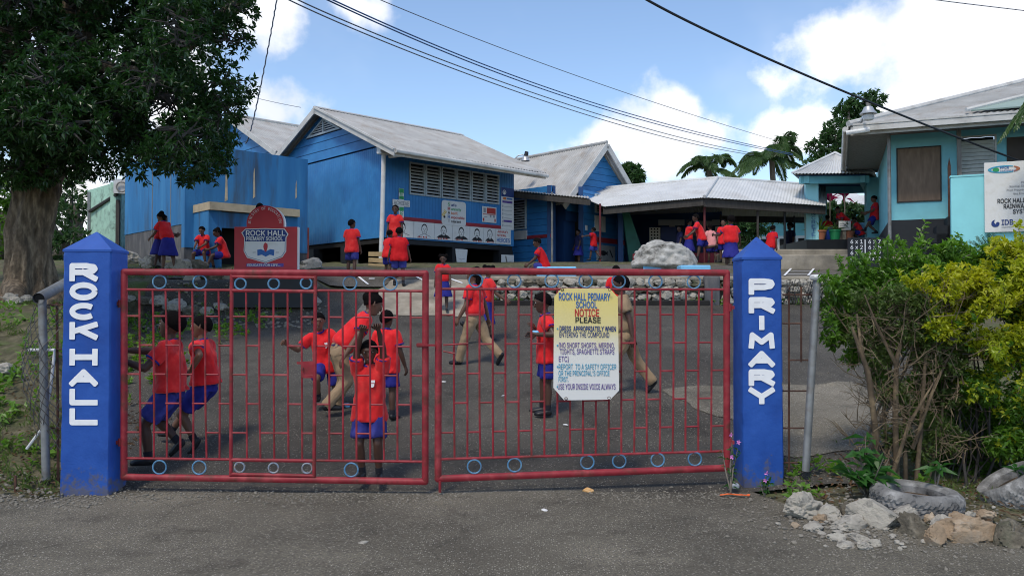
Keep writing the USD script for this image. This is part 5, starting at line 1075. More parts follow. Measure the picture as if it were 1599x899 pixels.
# trees and shrubs left behind
far_tree('broadleaf_tree', 'slender tree between the big trunk and the green house', 118, 320, 27, 0, [(100, 308, .8, 0), (122, 318, .7, 0), (85, 345, .7, 0), (130, 345, .5, 0), (110, 300, .7, 1)], 33, leaf_far, 210, .2, wid=.08)
far_tree('broadleaf_tree', 'low bushy tree left of the big trunk', 5, 330, 24, 0, [(-10, 300, 1.0, 0), (8, 345, .7, 0), (-20, 380, 1.0, 0), (18, 300, .5, 0), (10, 395, .5, 0)], 34, leaf_green, 520, .2, wid=.08)
far_tree('broadleaf_tree', 'thin leaning tree just right of the big trunk', 92, 360, 22, 0, [(80, 365, .5, 0), (98, 385, .45, 0), (70, 395, .4, 0), (115, 372, .4, 0), (76, 330, .5, 0)], 35, leaf_far, 150, .18, wid=.08)
far_tree('broadleaf_tree', 'bushy tree seen through the right bay of the shed', 1150, 345, 33, 0, [(1140, 345, .8, 0), (1160, 360, .7, 0), (1170, 340, .7, 0), (1150, 375, .7, 0), (1185, 350, .5, 0), (1135, 370, .5, 0), (1215, 335, .4, 0)], 36, leaf_far, 520, .24, wid=.1)


def shrub(name, label, base, stems, clumps, lmat, smat, n_ros, n_leaf, ln, wd, seed, twig_n=0, twig_box=None, shoots=(), tipmat=None, gold=None):
    r = np.random.default_rng(seed); T = Thing(name, label, 'shrub', base)
    for p, q in stems: T.part('stem', tube(p, q, 7), smat, smooth=True)
    tips, axes, tw = [], [], []; tot = sum(c[1][0] * c[1][2] for c in clumps)
    for c, rad in clumps:
        k = max(6, int(n_ros * rad[0] * rad[2] / tot)); d = r.normal(size=(k, 3)); d /= np.linalg.norm(d, axis=1, keepdims=True); p = np.asarray(c) + d * r.uniform(.35, 1.05, (k, 1)) ** .6 * np.asarray(rad)
        tips.append(p); axes.append(d * .8 + V(0, 0, .7) + r.normal(size=(k, 3)) * .3)
        for j in range(0, k, 5): tw.append(tube([np.asarray(c) - UP * rad[2] * .6 + r.normal(size=3) * .05, p[j] - axes[-1][j] * .05], [.006, .0025], 4, False))
    for j in range(twig_n):
        a = V(*[r.uniform(lo, hi) for lo, hi in twig_box]); d = nrm(r.normal(size=3) * V(1, .7, .7) + V(0, 0, .9)); l = r.uniform(.12, .42); b = a + d * l; tw.append(tube([a, (a + b) / 2 + r.normal(size=3) * .03, b], [.0042, .0035, .0015], 4, False))
        for q in range(4): e = a + (b - a) * r.uniform(.3, .9); tw.append(tube([e, e + nrm(d + r.normal(size=3) * .8) * l * .4], [.0028, .0012], 3, False))
    for u, v0, v1, Y, k in shoots:                            # upright shoots and sprays that break the outline
        for _ in range(k):
            a = P(u + r.normal() * 9, v0 + r.normal() * 6, Y + r.normal() * .12); b = P(u + r.normal() * 16, v1 + r.normal() * 7, Y + r.normal() * .15); t = np.linspace(0, 1, 9)[:, None]; p = a + (b - a) * t + r.normal(size=(9, 3)) * .01
            tips.append(p); axes.append(np.tile(nrm(b - a), (9, 1)) + r.normal(size=(9, 3)) * .5); tw.append(tube(p[::4], [.004, .003, .002], 4, False))
    if tw: T.part('twigs', cat(*tw), smat, kind='stuff')
    tp, ax = np.vstack(tips), np.vstack(axes)
    if tipmat: g = gold(tp, r); T.part('golden_sprays', rosettes(tp[g], ax[g], n_leaf, ln, wd, r, .9), tipmat, kind='stuff'); tp, ax = tp[~g], ax[~g]
    T.part('foliage', rosettes(tp, ax, n_leaf, ln, wd, r, .9), lmat, kind='stuff')
    return T


r = np.random.default_rng(12)
def stems(us, v0, Y, tops, rad):
    out = []
    for u in us:
        b = V(P(u, v0, Y)[0], Y + r.uniform(-.2, .3), .05); t = P(*tops[r.integers(len(tops))], Y + r.uniform(-.3, .3)); m = (b + t) / 2 + V(r.uniform(-.12, .12), r.uniform(-.1, .1), -.05); out.append(([b, b + (m - b) * .5 + r.normal(size=3) * .02, m, t], [rad, rad * .85, rad * .7, rad * .3]))
    return out


cl = [(P(u, v_, Y), (s, s * .8, s * .75)) for u, v_, Y, s in ((1315, 448, 7.3, .13), (1345, 440, 7.4, .15), (1380, 438, 7.4, .16), (1405, 428, 7.5, .17), (1440, 428, 7.5, .19), (1310, 470, 7.2, .12), (1470, 422, 7.7, .19), (1350, 462, 7.3, .15), (1505, 418, 7.8, .2), (1545, 418, 7.8, .2), (1590, 415, 7.8, .22), (1305, 500, 7.2, .10), (1325, 520, 7.3, .12), (1345, 545, 7.4, .12), (1330, 490, 7.3, .12), (1520, 440, 7.5, .2), (1480, 450, 7.3, .2), (1400, 465, 7.25, .17), (1440, 470, 7.2, .17), (1620, 420, 7.8, .25), (1360, 500, 7.3, .13), (1370, 585, 7.4, .10), (1330, 560, 7.35, .08), (1300, 530, 7.2, .09), (1350, 520, 7.2, .13), (1385, 540, 7.4, .14), (1420, 520, 7.4, .15), (1465, 520, 7.4, .16), (1480, 580, 7.4, .15), (1440, 600, 7.5, .13), (1500, 650, 7.3, .14), (1400, 620, 7.5, .1))]
sh = [(u, v0, v1, Y, k) for u, v0, v1, Y, k in ((1300, 470, 430, 7.2, 3), (1325, 440, 408, 7.3, 4), (1350, 430, 402, 7.4, 4), (1385, 425, 378, 7.4, 5), (1412, 415, 372, 7.5, 4), (1440, 410, 396, 7.5, 4), (1475, 400, 385, 7.6, 5), (1510, 400, 380, 7.7, 5), (1540, 400, 385, 7.8, 4), (1290, 480, 455, 7.2, 2), (1575, 400, 385, 7.8, 4), (1310, 520, 480, 7.2, 3))]
shrub('green_hedge', 'green leafy hedge top right of the PRIMARY pillar', P(1400, 740, 7.4) * V(1, 1, 0), stems((1340, 1360, 1395, 1430, 1460), 745, 7.4, ((1345, 440), (1390, 420), (1440, 420), (1320, 470), (1490, 420)), .02), cl, leaf_green, bark2, 3200, 8, .058, .029, 41, shoots=sh)
r = np.random.default_rng(17); pg_ = sg.Polygon([(1440, 440), (1490, 430), (1560, 420), (1590, 395), (1680, 380), (1680, 720), (1590, 715), (1540, 690), (1500, 640), (1470, 570), (1450, 500)]); cl = []
while len(cl) < 62:
    u, v_ = r.uniform(1430, 1680), r.uniform(380, 720)
    if pg_.contains(sg.Point(u, v_)): s_ = r.uniform(.09, .17); cl.append((P(u, v_, r.uniform(6.65, 7.25)), (s_, s_ * .8, s_ * .75)))
cl += [(P(u, v_, Y), (.14, .12, .12)) for u, v_, Y in ((1490, 600, 7.1), (1520, 640, 7.15), (1550, 680, 7.1), (1585, 720, 7.0), (1500, 690, 7.2), (1540, 735, 7.1), (1475, 650, 7.2), (1570, 650, 7.1), (1460, 610, 7.2), (1520, 720, 7.2), (1600, 690, 7.0), (1610, 740, 7.0), (1480, 720, 7.25), (1450, 560, 7.1))]
sh = [(u, v0, v1, Y, k) for u, v0, v1, Y, k in ((1440, 450, 428, 6.9, 4), (1470, 445, 420, 6.9, 4), (1505, 440, 418, 6.9, 4), (1540, 430, 412, 6.9, 4), (1560, 400, 372, 7.0, 3), (1585, 400, 378, 7.0, 4), (1597, 420, 365, 6.9, 3), (1450, 500, 470, 6.9, 3), (1530, 500, 470, 6.6, 5), (1570, 480, 450, 6.6, 5), (1500, 470, 440, 6.7, 4), (1560, 560, 530, 6.6, 4), (1590, 610, 580, 6.6, 4), (1520, 620, 600, 6.7, 3))]
shrub('golden_shrub', 'dense golden yellow leaved shrub at the right picture edge', P(1560, 760, 6.9) * V(1, 1, 0), stems((1490, 1505, 1520, 1535, 1555, 1570, 1590, 1610, 1548, 1583), 755, 6.95, ((1520, 520), (1560, 520), (1600, 540), (1545, 600), (1580, 600)), .013) + stems(range(1440, 1600, 6), 752, 7.1, ((1480, 560), (1520, 560), (1560, 580), (1600, 600), (1500, 640), (1450, 600)), .006), cl, leaf_hedge2, wood_dark, 6200, 8, .052, .026, 42, shoots=sh, tipmat=leaf_gold, gold=lambda p, r: (p[:, 2] + .55 * (meshkit.fbm(p * 2.6, 3, 6) - .5) * 2 + .34 * r.normal(size=len(p)) - .9 * (p[:, 1] - 6.9)) > 1.24)
cl = [(P(u, v_, Y), (s, s * .7, s * .8)) for u, v_, Y, s in ((1400, 470, 6.8, .16), (1440, 480, 6.8, .17), (1380, 500, 6.85, .13), (1420, 520, 6.8, .14), (1460, 530, 6.8, .16), (1480, 570, 6.8, .15), (1350, 470, 6.9, .12), (1440, 560, 6.85, .1), (1490, 620, 6.85, .12), (1500, 540, 6.85, .12))]
st_ = [([P(1372, 760, 6.8) * V(1, 1, 0) + UP * .03, P(1366, 660, 6.75), P(1355, 580, 6.72), P(1330, 510, 6.7)], [.03, .026, .022, .012]), ([P(1360, 610, 6.73), P(1345, 545, 6.75), P(1338, 490, 6.8)], [.02, .016, .008]), ([P(1400, 765, 6.8) * V(1, 1, 0) + UP * .03, P(1398, 640, 6.8), P(1400, 560, 6.8), P(1420, 490, 6.8)], [.026, .024, .02, .01]), ([P(1400, 570, 6.8), P(1370, 510, 6.75), P(1350, 460, 6.8)], [.018, .012, .005]), ([P(1430, 765, 6.8) * V(1, 1, 0) + UP * .03, P(1440, 640, 6.8), P(1445, 560, 6.8), P(1470, 500, 6.8)], [.022, .018, .014, .006]), ([P(1425, 700, 6.8), P(1460, 600, 6.7), P(1490, 540, 6.75)], [.018, .013, .005]), ([P(1385, 760, 6.75) * V(1, 1, 0) + UP * .03, P(1420, 660, 6.7), P(1462, 590, 6.7)], [.02, .015, .006]),
       ([P(1415, 765, 6.85) * V(1, 1, 0) + UP * .02, P(1412, 650, 6.9), P(1390, 530, 6.9)], [.02, .016, .006]), ([P(1390, 760, 6.9) * V(1, 1, 0), P(1380, 640, 6.95), P(1400, 520, 6.9)], [.02, .015, .006]), ([P(1445, 762, 6.9) * V(1, 1, 0), P(1470, 660, 6.9), P(1478, 560, 6.9)], [.018, .013, .006])]
x0, x1 = P(1340, 600, 6.8)[0], P(1500, 600, 6.8)[0]
shrub('bare_shrub', 'half bare tan stemmed shrub in front of the green hedge', P(1400, 760, 6.8) * V(1, 1, 0), st_, cl + [(P(u, v_, 6.9), (.13, .1, .12)) for u, v_ in ((1390, 610), (1430, 640), (1465, 670), (1400, 680), (1370, 560), (1485, 690), (1440, 700), (1345, 520))], leaf_dry, twig, 1900, 7, .040, .017, 43, 260, ((x0, x1), (6.6, 7.1), (.25, 1.55)))
# fern palm in the hedge top
r = np.random.default_rng(14); p0 = P(1545, 395, 7.9); T = Thing('cycad', 'small dark feathery cycad poking out of the hedge top', 'plant', p0 - UP * .2)
for k in range(11):
    a = math.pi * (.1 + .8 * k / 10); e = p0 + V(math.cos(a) * .17, r.uniform(-.1, .1), math.sin(a) * .17); t = np.linspace(.1, 1, 14)[:, None]; pp = p0 + (e - p0) * t; d = nrm(e - p0); s_ = nrm(np.cross(d, (0, 1, 0)))
    T.part('frond', cat(leaves(pp, np.tile(s_ + d * .6, (14, 1)), .06, .010, r), leaves(pp, np.tile(-s_ + d * .6, (14, 1)), .06, .010, r)), leaf_far)


def leafy(name, label, base, specs, lmat, smat, seed, cat_='plant', flowers=(), fm=None):
    """A plant whose large leaves are parts of their own. specs: (stem top, list of (leaf axis, length, width))."""
    r = np.random.default_rng(seed); T = Thing(name, label, cat_, base)
    for top, lf in specs:
        T.part('stem', tube([base, (np.asarray(base) + top) / 2 + r.normal(size=3) * .01, top], [.007, .006, .003], 6), smat)
        for at, axis, l, w in lf:
            p = np.asarray(base) + (np.asarray(top) - base) * at; T.part('leaf', leaves(p[None], np.array([axis], float), l, w, r, .15, .35), lmat)
    for c in flowers:
        T.part('flower', cat(*[leaves(np.array([c]), np.array([[math.cos(a), -.35, math.sin(a)]]), .024, .022, r, 0, 0) for a in np.arange(5) * 2 * math.pi / 5]), fm or pink)
    return T


def spread(r, n, l, w, up=.3, lo=.45):
    return [(r.uniform(lo, 1), (r.normal(), r.normal() - .25, r.uniform(-.2, .6) + up), l * r.uniform(.7, 1.15), w * r.uniform(.8, 1.15)) for _ in range(n)]


r = np.random.default_rng(15)
b = V(P(1352, 765, 6.5)[0], 6.5, .05)
leafy('broad_leaf_plant', 'low plant of broad mid green leaves at the foot of the hedge', b, [(b + V(dx, dy, h), spread(r, 11, .17, .075, .1, .3)) for dx, dy, h in ((-.05, 0, .40), (.1, -.1, .33), (-.2, -.05, .30), (.05, .1, .48), (.2, .02, .3), (-.12, -.12, .22))], leaf_big, bark2, 51)
b = V(P(1462, 775, 6.4)[0], 6.4, .14)
leafy('planter_seedling', 'small bright green plant growing out of the tyre planter', b, [(b + V(0, 0, .16), [(.9, (math.cos(a), math.sin(a) - .2, .25), .16, .06) for a in np.arange(7) * .9]), (b + V(.03, -.02, .2), spread(r, 4, .12, .05, .3, .8))], leaf_big, bark2, 52)
b = V(P(1592, 765, 6.3)[0], 6.3, .2); leafy('planter_vine', 'trailing green plant in the tilted tyre at the right edge', b, [(b + V(dx, -.05, .14), spread(r, 8, .1, .05, .2, .3)) for dx in (-.06, .05)], leaf_big, bark2, 53)
for lab, u, v0, Y, top, fl in (('tall pink flowered periwinkle at the corner of the PRIMARY pillar', 1141, 752, 6.82, ((1143, 690), (1128, 700), (1152, 700), (1147, 720)), ((1141, 678), (1143, 713), (1153, 690))), ('short pink flowered periwinkle at the base of the PRIMARY pillar', 1194, 772, 6.7, ((1196, 742), (1187, 752), (1202, 752)), ((1197, 738), (1195, 749)))):
    b = V(P(u, v0, Y)[0], Y, 0.01); leafy('periwinkle', lab, b, [(P(*t, Y), spread(r, 13, .062, .026, .1, .15)) for t in top], leaf_big, bark2, 54, 'plant', [P(a, b_, Y - .03) for a, b_ in fl], pink)
# weeds on the left bank and grass by the fence
r = np.random.default_rng(16)
def tufts(n, box_, hgt, seed, cond=None, wd=.012):
    r = np.random.default_rng(seed); x, y = r.uniform(*box_[0], n), r.uniform(*box_[1], n); k = meshkit.fbm(np.stack([x * .9, y * .9, 0 * x], -1), 3, seed) > .5
    if cond is not None: k &= cond(x, y)
    x, y = x[k], y[k]; b = np.stack([x, y, H(x, y) + .0], 1); m = 7; b = np.repeat(b, m, 0) + r.normal(size=(len(x) * m, 3)) * V(.05, .05, 0); a = r.normal(size=(len(b), 3)) * .55 + V(0, 0, 1); return leaves(b, a, hgt * r.uniform(.4, 1.2, len(b)), wd, r, .1, .4)
single('grass', cat(tufts(4500, ((-9.5, -3.9), (6.7, 14.5)), .10, 61, lambda x, y: x < xl(y) - .35), tufts(320, ((-9, -6.0), (14.5, 18)), .14, 62), tufts(200, ((-1.0, 7.5), (15.75, 15.98)), .14, 63), tufts(160, ((2.3, 5.0), (6.2, 8.0)), .07, 64), tufts(70, ((-6.5, -3.4), (14.6, 15.3)), .12, 66)), leaf_grass, 'short grass and weeds on the banks', None, kind='stuff')
cr = np.random.default_rng(18)
def creep(n, bx, seed):
    r = np.random.default_rng(seed); x, y = r.uniform(*bx[0], n), r.uniform(*bx[1], n); k = meshkit.fbm(np.stack([x * 2.2, y * 2.2, 0 * x], -1), 3, seed) > .52; x, y = x[k], y[k]; t = np.stack([x, y, H(x, y) + r.uniform(.02, .12, len(x))], 1); return rosettes(t, r.normal(size=t.shape) * .4 + V(0, 0, 1), 6, .075, .04, r, 1.1)
single('ground_cover', cat(creep(2600, ((-9.5, -4.2), (6.8, 14.5)), 71), creep(170, ((-.8, 6.5), (15.8, 15.99)), 72), creep(130, ((2.2, 3.4), (6.4, 7.2)), 73), creep(60, ((-5.5, -4.0), (14.5, 15.1)), 74)), leaf_green, 'low leafy ground cover on the left bank', None, kind='stuff')
# ---------------------------------------------------------------- people
skin_dark = M('dark_skin', (.066, .033, .022), .5, .12, 12, spec=.35); skin_mid = M('brown_skin', (.125, .064, .04), .5, .12, 12, spec=.35); skin_light = M('light_brown_skin', (.17, .09, .055), .5, .1, 12, spec=.3)
hair_m = M('black_hair', (.006, .005, .005), .95, .3, 60, bump=.004, bscale=120, spec=.05)
shirt_red = M('red_school_shirt', (.62, .014, .018), .75, .09, 14, col2=(.68, .03, .028), spec=.15, sheen=.1); shirt_faded = M('faded_red_school_shirt', (.58, .022, .024), .8, .12, 9, col2=(.63, .05, .045), spec=.1, sheen=.1); shirt_deep = M('deep_red_school_shirt', (.46, .010, .014), .75, .14, 12, col2=(.55, .02, .022), spec=.12); navy2 = M('worn_royal_blue_cloth', (.035, .04, .20), .85, .2, 9, col2=(.06, .065, .26), spec=.1)
shirt_pink = M('faded_pink_shirt', (.62, .25, .24), .8, .1, 10); navy = M('royal_blue_cloth', (.022, .024, .19), .8, .15, 14, spec=.15)
khaki = M('khaki_cloth', (.27, .19, .115), .85, .14, 12, spec=.12); dark_cloth = M('dark_blue_cloth', (.012, .014, .06), .85, .15, 9); shoe_m = M('black_shoe', (.008, .008, .009), .45, .2, 20); sock_m = M('dark_sock', (.012, .012, .018), .9, .1, 9); eye_w = M('eye_white', (.38, .35, .32), .3, .02, 5); lip_m = M('lips', (.12, .05, .04), .5, .1, 5)


def rot(v, ax, a): ax = nrm(ax); return v * math.cos(a) + np.cross(ax, v) * math.sin(a) + ax * np.dot(ax, v) * (1 - math.cos(a))
def ball(c, r, n=14): return MF.sphere(r, n).translate(tuple(map(float, c)))
_S = {}
def sph(n=10):
    if n not in _S: _S[n] = np.array(MF.sphere(1, n).to_mesh().vert_properties[:, :3], float)
    return _S[n]
def bone(a, ra, b, rb, n=12): s = sph(n); return MF.hull_points(np.vstack([s * ra + a, s * rb + b]))
def disc(c, x, y, n=18): t = np.arange(n) * 2 * math.pi / n; return c + np.cos(t)[:, None] * x + np.sin(t)[:, None] * y
def loft(*rings): return [MF.hull_points(np.vstack([a, b])) for a, b in zip(rings, rings[1:])]


def finish(parts, edge, amount=0.0, seed=0, it=4):
    m = parts[0] if len(parts) == 1 else MF.batch_boolean(parts, manifold3d.OpType.Add)
    m = m.refine_to_length(edge); v, f = cat(m); t = trimesh.Trimesh(v, f, process=False); trimesh.smoothing.filter_taubin(t, .5, .52, it); v = np.array(t.vertices)
    if amount:
        n = np.array(t.vertex_normals); q = v * V(1, 1, .55)
        v = v + n * (amount * ((1 - np.abs(meshkit.fbm(q * 13 + seed * 3.1, 3, seed) - .5) * 4) * .6 + (meshkit.fbm(v * 6 + seed, 2, seed) - .5)))[:, None]
    return v, f


def ik(a, target, l1, l2, pole):
    d = target - a; L = min(np.linalg.norm(d), (l1 + l2) * .995); d = nrm(d); c = (l1 * l1 + L * L - l2 * l2) / (2 * l1 * L); c = max(-1, min(1, c)); p = nrm(pole - d * np.dot(pole, d))
    k = a + d * l1 * c + p * l1 * math.sqrt(1 - c * c); return k, a + d * L


def hand(w, d, n, t, h, curl=.5, full=True):
    """A hand from the wrist w: d where it points, n out of the palm, t the thumb's side."""
    d = nrm(d); n = nrm(n - d * np.dot(n, d)); t = nrm(t - d * np.dot(t, d) - n * np.dot(t, n)); s = h; out = []; pl = .050 * s
    out.append(MF.hull_points(np.vstack([sph(8) * .013 * s + w, sph(8) * .009 * s + w + d * pl + t * .019 * s, sph(8) * .009 * s + w + d * pl * .94 - t * .019 * s, sph(8) * .012 * s + w + d * pl * .4 + t * .012 * s])))
    for k, l in enumerate((.042, .048, .045, .035)):
        b = w + d * pl * (1 - .05 * abs(k - 1)) + t * (.0195 - .013 * k) * s; c = curl * (1 + .12 * k); d1 = d * math.cos(c * .8) + n * math.sin(c * .8) + t * (.10 - .07 * k); d2 = d * math.cos(c * 1.9) + n * math.sin(c * 1.9)
        m = b + nrm(d1) * l * .55 * s; e = m + nrm(d2) * l * .5 * s; out += [bone(b, .0068 * s, m, .0064 * s, 8), bone(m, .0064 * s, e, .0052 * s, 8)]
    b = w + d * pl * .3 + t * .014 * s; m = b + nrm(t * .75 + d * .65 + n * .25) * .028 * s; e = m + nrm(d * .8 + t * .25 + n * (.3 + curl * .4)) * .024 * s
    return out + [bone(b, .009 * s, m, .0075 * s, 8), bone(m, .0075 * s, e, .006 * s, 8)]


def person(label, u, Y, h, yaw, lean=0, side=0, nod=0, turn=0, tilt=0, legs=((6, 4, 6, 0), (-6, 4, 6, 0)), arms=((8, 8, 15, 0), (4, 8, 15, 0)), pel=None, feet=(None, None), hands=(None, None), top='red', bottom='shorts', skin=None,
           hair='short', near=False, badge=False, z=None, group=None, socks=True, curl=.45, trim=True, elbow=None, dark=False, plump=1.0, hem_z=.06):
    """u, Y: where the body stands. yaw in degrees, 0 = back to the viewer, 90 = facing left, 180 = facing the viewer. legs, arms: (left, right), each (forward, outward, bend, extra)
    in degrees. pel, feet, hands: the pixel (u, v[, distance]) where pelvis, ankle or wrist are seen; otherwise angles rule and the lower foot stands on the ground."""
    rad = math.radians; s = h; skin = skin or skin_dark; y = rad(yaw); F = V(-math.sin(y), math.cos(y), 0); R = np.cross(F, UP)
    P0 = P(pel[0], pel[1], pel[2] if len(pel) > 2 else Y) if pel else V(P(u, 450, Y)[0], Y, 0.0)
    S = rot(rot(UP, R, -rad(lean)), F, rad(side)); RT = nrm(R - S * np.dot(R, S)); FT = np.cross(S, RT)
    nose_dir = FT; n_ = rad(nod)
    neck = P0 + S * .335 * s; HS = nrm(rot(rot(S * .45 + UP * .55, RT, -n_), FT, rad(tilt))); HF = nrm(FT - HS * np.dot(FT, HS)); HF = rot(HF, HS, rad(turn)); HR = np.cross(HF, HS); hc = neck + HS * .098 * s
    J = {}
    for k, sg_ in ((0, -1), (1, 1)):                          # 0 left, 1 right
        hip = P0 + R * sg_ * .052 * s; f, ab, kn, toe = map(rad, legs[k])
        if feet[k] is not None: t = P(*feet[k]) if len(feet[k]) == 3 else P(*feet[k], Y); knee, ank = ik(hip, t, .235 * s, .215 * s, F + R * sg_ * .15)
        else:
            d = -UP * math.cos(f) + F * math.sin(f); d = d * math.cos(ab) + R * sg_ * math.sin(ab); knee = hip + d * .235 * s; g = f - kn; d2 = -UP * math.cos(g) + F * math.sin(g); d2 = nrm(d2 * math.cos(ab * .6) + R * sg_ * math.sin(ab * .6)); ank = knee + d2 * .215 * s
        fd = rot(F, R, -toe); fd = nrm(fd + R * sg_ * .14); fu = nrm(np.cross(R, fd)); J['leg', k] = (hip, knee, ank, fd, fu)
    low = min(min((a - fu * .040 * s)[2], (a + fd * .10 * s - fu * .040 * s)[2]) for (_, _, a, fd, fu) in (J['leg', 0], J['leg', 1]))
    if not pel:
        gz = float(H(P0[0], P0[1])) + .008 if z is None else z; dz = V(0, 0, gz - low); P0, neck, hc = P0 + dz, neck + dz, hc + dz
        for k in (0, 1): a = J['leg', k]; J['leg', k] = (a[0] + dz, a[1] + dz, a[2] + dz, a[3], a[4])
    for k, sg_ in ((0, -1), (1, 1)):
        sh = P0 + S * .292 * s + RT * sg_ * .098 * s; f, ab, e, ein = map(rad, arms[k]); side_ = RT * sg_
        if hands[k] is not None: t = P(*hands[k]) if len(hands[k]) == 3 else P(*hands[k], Y); el, wr = ik(sh, t, .165 * s, .145 * s, (elbow[k] if elbow is not None and elbow[k] is not None else -UP * .8 - FT * .3 + side_ * .6))
        else:
            d = -S * math.cos(f) + FT * math.sin(f); d = nrm(d * math.cos(ab) + side_ * math.sin(ab)); p = FT * math.cos(f) + S * math.sin(f); p = p * math.cos(ein) - side_ * math.sin(ein); p = nrm(p - d * np.dot(p, d)); el = sh + d * .165 * s; wr = el + (d * math.cos(e) + p * math.sin(e)) * .145 * s
        J['arm', k] = (sh, el, wr, side_)
    T = Thing('person', label, 'person', V(P0[0], P0[1], low if pel else gz), group); ed = .022 * s if near else .045 * s; q = 14 if near else 10; pl = plump
    # body
    B = [bone(P0 - R * .04 * s, .05 * s, P0 + S * .14 * s, .062 * s, q), bone(P0 + R * .04 * s, .05 * s, P0 + S * .14 * s, .062 * s, q), MF.hull_points(np.vstack([sph(q) * .05 * s + P0 + S * .13 * s - RT * .03 * s, sph(q) * .05 * s + P0 + S * .13 * s + RT * .03 * s, sph(q) * .035 * s + P0 + S * .285 * s - RT * .08 * s, sph(q) * .035 * s + P0 + S * .285 * s + RT * .08 * s])),
         bone(P0 + S * .30 * s, .034 * s, hc - HS * .055 * s, .030 * s, q)]
    M3 = np.stack([HR, HF, HS], 1); el_ = lambda rx, ry, rz, c: MF.hull_points((sph(18 if near else 12) * V(rx, ry, rz) * s) @ M3.T + c)
    B += [MF.hull_points(np.vstack([(sph(18 if near else 12) * V(.057, .069, .066) * s) @ M3.T + hc + HS * .012 * s, sph(10) * .028 * s + hc - HS * .052 * s + HF * .036 * s, sph(10) * .03 * s + hc - HS * .035 * s])),
          bone(hc + HF * .066 * s + HS * .008 * s, .006 * s, hc + HF * .074 * s - HS * .018 * s, .0105 * s, 8), bone(hc + HF * .060 * s - HS * .040 * s - HR * .012 * s, .0075 * s, hc + HF * .060 * s - HS * .040 * s + HR * .012 * s, .0075 * s, 8), bone(hc + HF * .06 * s + HS * .026 * s - HR * .025 * s, .010 * s, hc + HF * .06 * s + HS * .026 * s + HR * .025 * s, .010 * s, 8)]
    for sg_ in (-1, 1): B.append(MF.hull_points(np.vstack([sph(8) * .007 * s + hc + HR * sg_ * .060 * s + HS * .016 * s - HF * .008 * s, sph(8) * .006 * s + hc + HR * sg_ * .060 * s - HS * .014 * s - HF * .003 * s, sph(8) * .006 * s + hc + HR * sg_ * .052 * s])))
    for k, sg_ in ((0, -1), (1, 1)):
        hip, knee, ank, fd, fu = J['leg', k]; cf = knee + (ank - knee) * .33 - fd * .006 * s; B += [bone(hip, .05 * s, knee, .033 * s, q), bone(knee, .032 * s, cf, .033 * s, q), bone(cf, .033 * s, ank, .02 * s, q), bone(ank, .02 * s, ank + fd * .05 * s - fu * .025 * s, .016 * s, 8)]
        sh, el, wr, sd_ = J['arm', k]; d = nrm(wr - el); B += [bone(sh, .033 * s, el, .023 * s, q), bone(el, .0235 * s, el + d * .05 * s, .024 * s, q), bone(el + d * .05 * s, .024 * s, wr, .0155 * s, q)]
        fwd = nrm(FT - d * np.dot(FT, d)) if abs(np.dot(FT, d)) < .9 else nrm(S - d * np.dot(S, d)); th_ = UP if abs(np.dot(FT, d)) > .6 else fwd
        B += hand(wr + d * .004 * s, d, -sd_ if hands[k] is None else FT, th_ if hands[k] is None else -sd_, s, curl)
    T.part('body', finish(B, ed * .75, it=3), skin, smooth=True)
    # hair
    cap = el_(.0625, .0745, .0735, hc + HS * .0125 * s - HF * .004 * s)
    cut = nrm(HS * .80 - HF * .60); cap = cap.trim_by_plane(tuple(cut), float(np.dot(cut, hc + HS * .006 * s)))
    hs = [cap]
    if hair == 'bun': hs += [ball(hc + HS * .075 * s - HF * .03 * s, .034 * s), ball(hc + HS * .03 * s - HF * .055 * s, .045 * s)]
    if hair == 'puffs': hs += [ball(hc + HS * .055 * s + HR * .052 * s - HF * .02 * s, .033 * s), ball(hc + HS * .055 * s - HR * .052 * s - HF * .02 * s, .033 * s)]
    if hair == 'afro': hs += [el_(.072, .082, .078, hc + HS * .02 * s - HF * .012 * s).trim_by_plane(tuple(cut), float(np.dot(cut, hc + HS * .012 * s)))]
    if hair == 'braids': hs += [bone(hc - HF * .06 * s, .03 * s, hc - HF * .05 * s - HS * .075 * s, .024 * s, 8), ball(hc - HF * .045 * s + HS * .05 * s, .04 * s)]
    T.part('hair', finish(hs, ed, .004 * s, 3, 2), hair_m, smooth=True)
    if near or abs(((yaw + turn) % 360) - 180) < 100:
        for sg_ in (-1, 1):
            c = hc + HF * .0585 * s + HR * sg_ * .024 * s + HS * .012 * s; e = T.part('eye', MF.hull_points((sph(10) * V(.0098, .0075, .0046) * s) @ M3.T + c), eye_w, smooth=True); T.part('pupil', MF.hull_points((sph(8) * V(.0052, .004, .0055) * s) @ M3.T + c + HF * .0050 * s), hair_m, e, smooth=True)
        T.part('lips', cat(bone(hc + HF * .0655 * s - HS * .0375 * s - HR * .012 * s, .0042 * s, hc + HF * .0655 * s - HS * .0375 * s + HR * .012 * s, .0042 * s, 8), bone(hc + HF * .0645 * s - HS * .045 * s - HR * .010 * s, .0045 * s, hc + HF * .0645 * s - HS * .045 * s + HR * .010 * s, .0045 * s, 8)), lip_m, smooth=True)
    # shirt
    tm = {'red': (shirt_red, shirt_faded, shirt_red, shirt_deep)[int(u) % 4], 'pink': shirt_pink, 'khaki': khaki, 'dark': dark_cloth, 'blue': navy}[top]; tuck = bottom in ('trousers', 'skirt', 'pinafore'); bt = UP * .3 + S * .7
    r_ = lambda z_, a, b, A=RT, B_=FT: disc(P0 + S * z_ * s, A * a * s * pl, B_ * b * s * pl, 22)
    hem = disc(P0 - bt * hem_z * s, (R + RT) * .5 * .128 * s * pl, (F + FT) * .5 * .104 * s * pl, 22) if not tuck else r_(.03, .088, .066)
    sm = loft(hem, r_(.05, .116, .088), r_(.13, .106, .080), r_(.22, .106, .077), r_(.285, .112, .054), r_(.318, .075, .042), r_(.335, .042, .038))
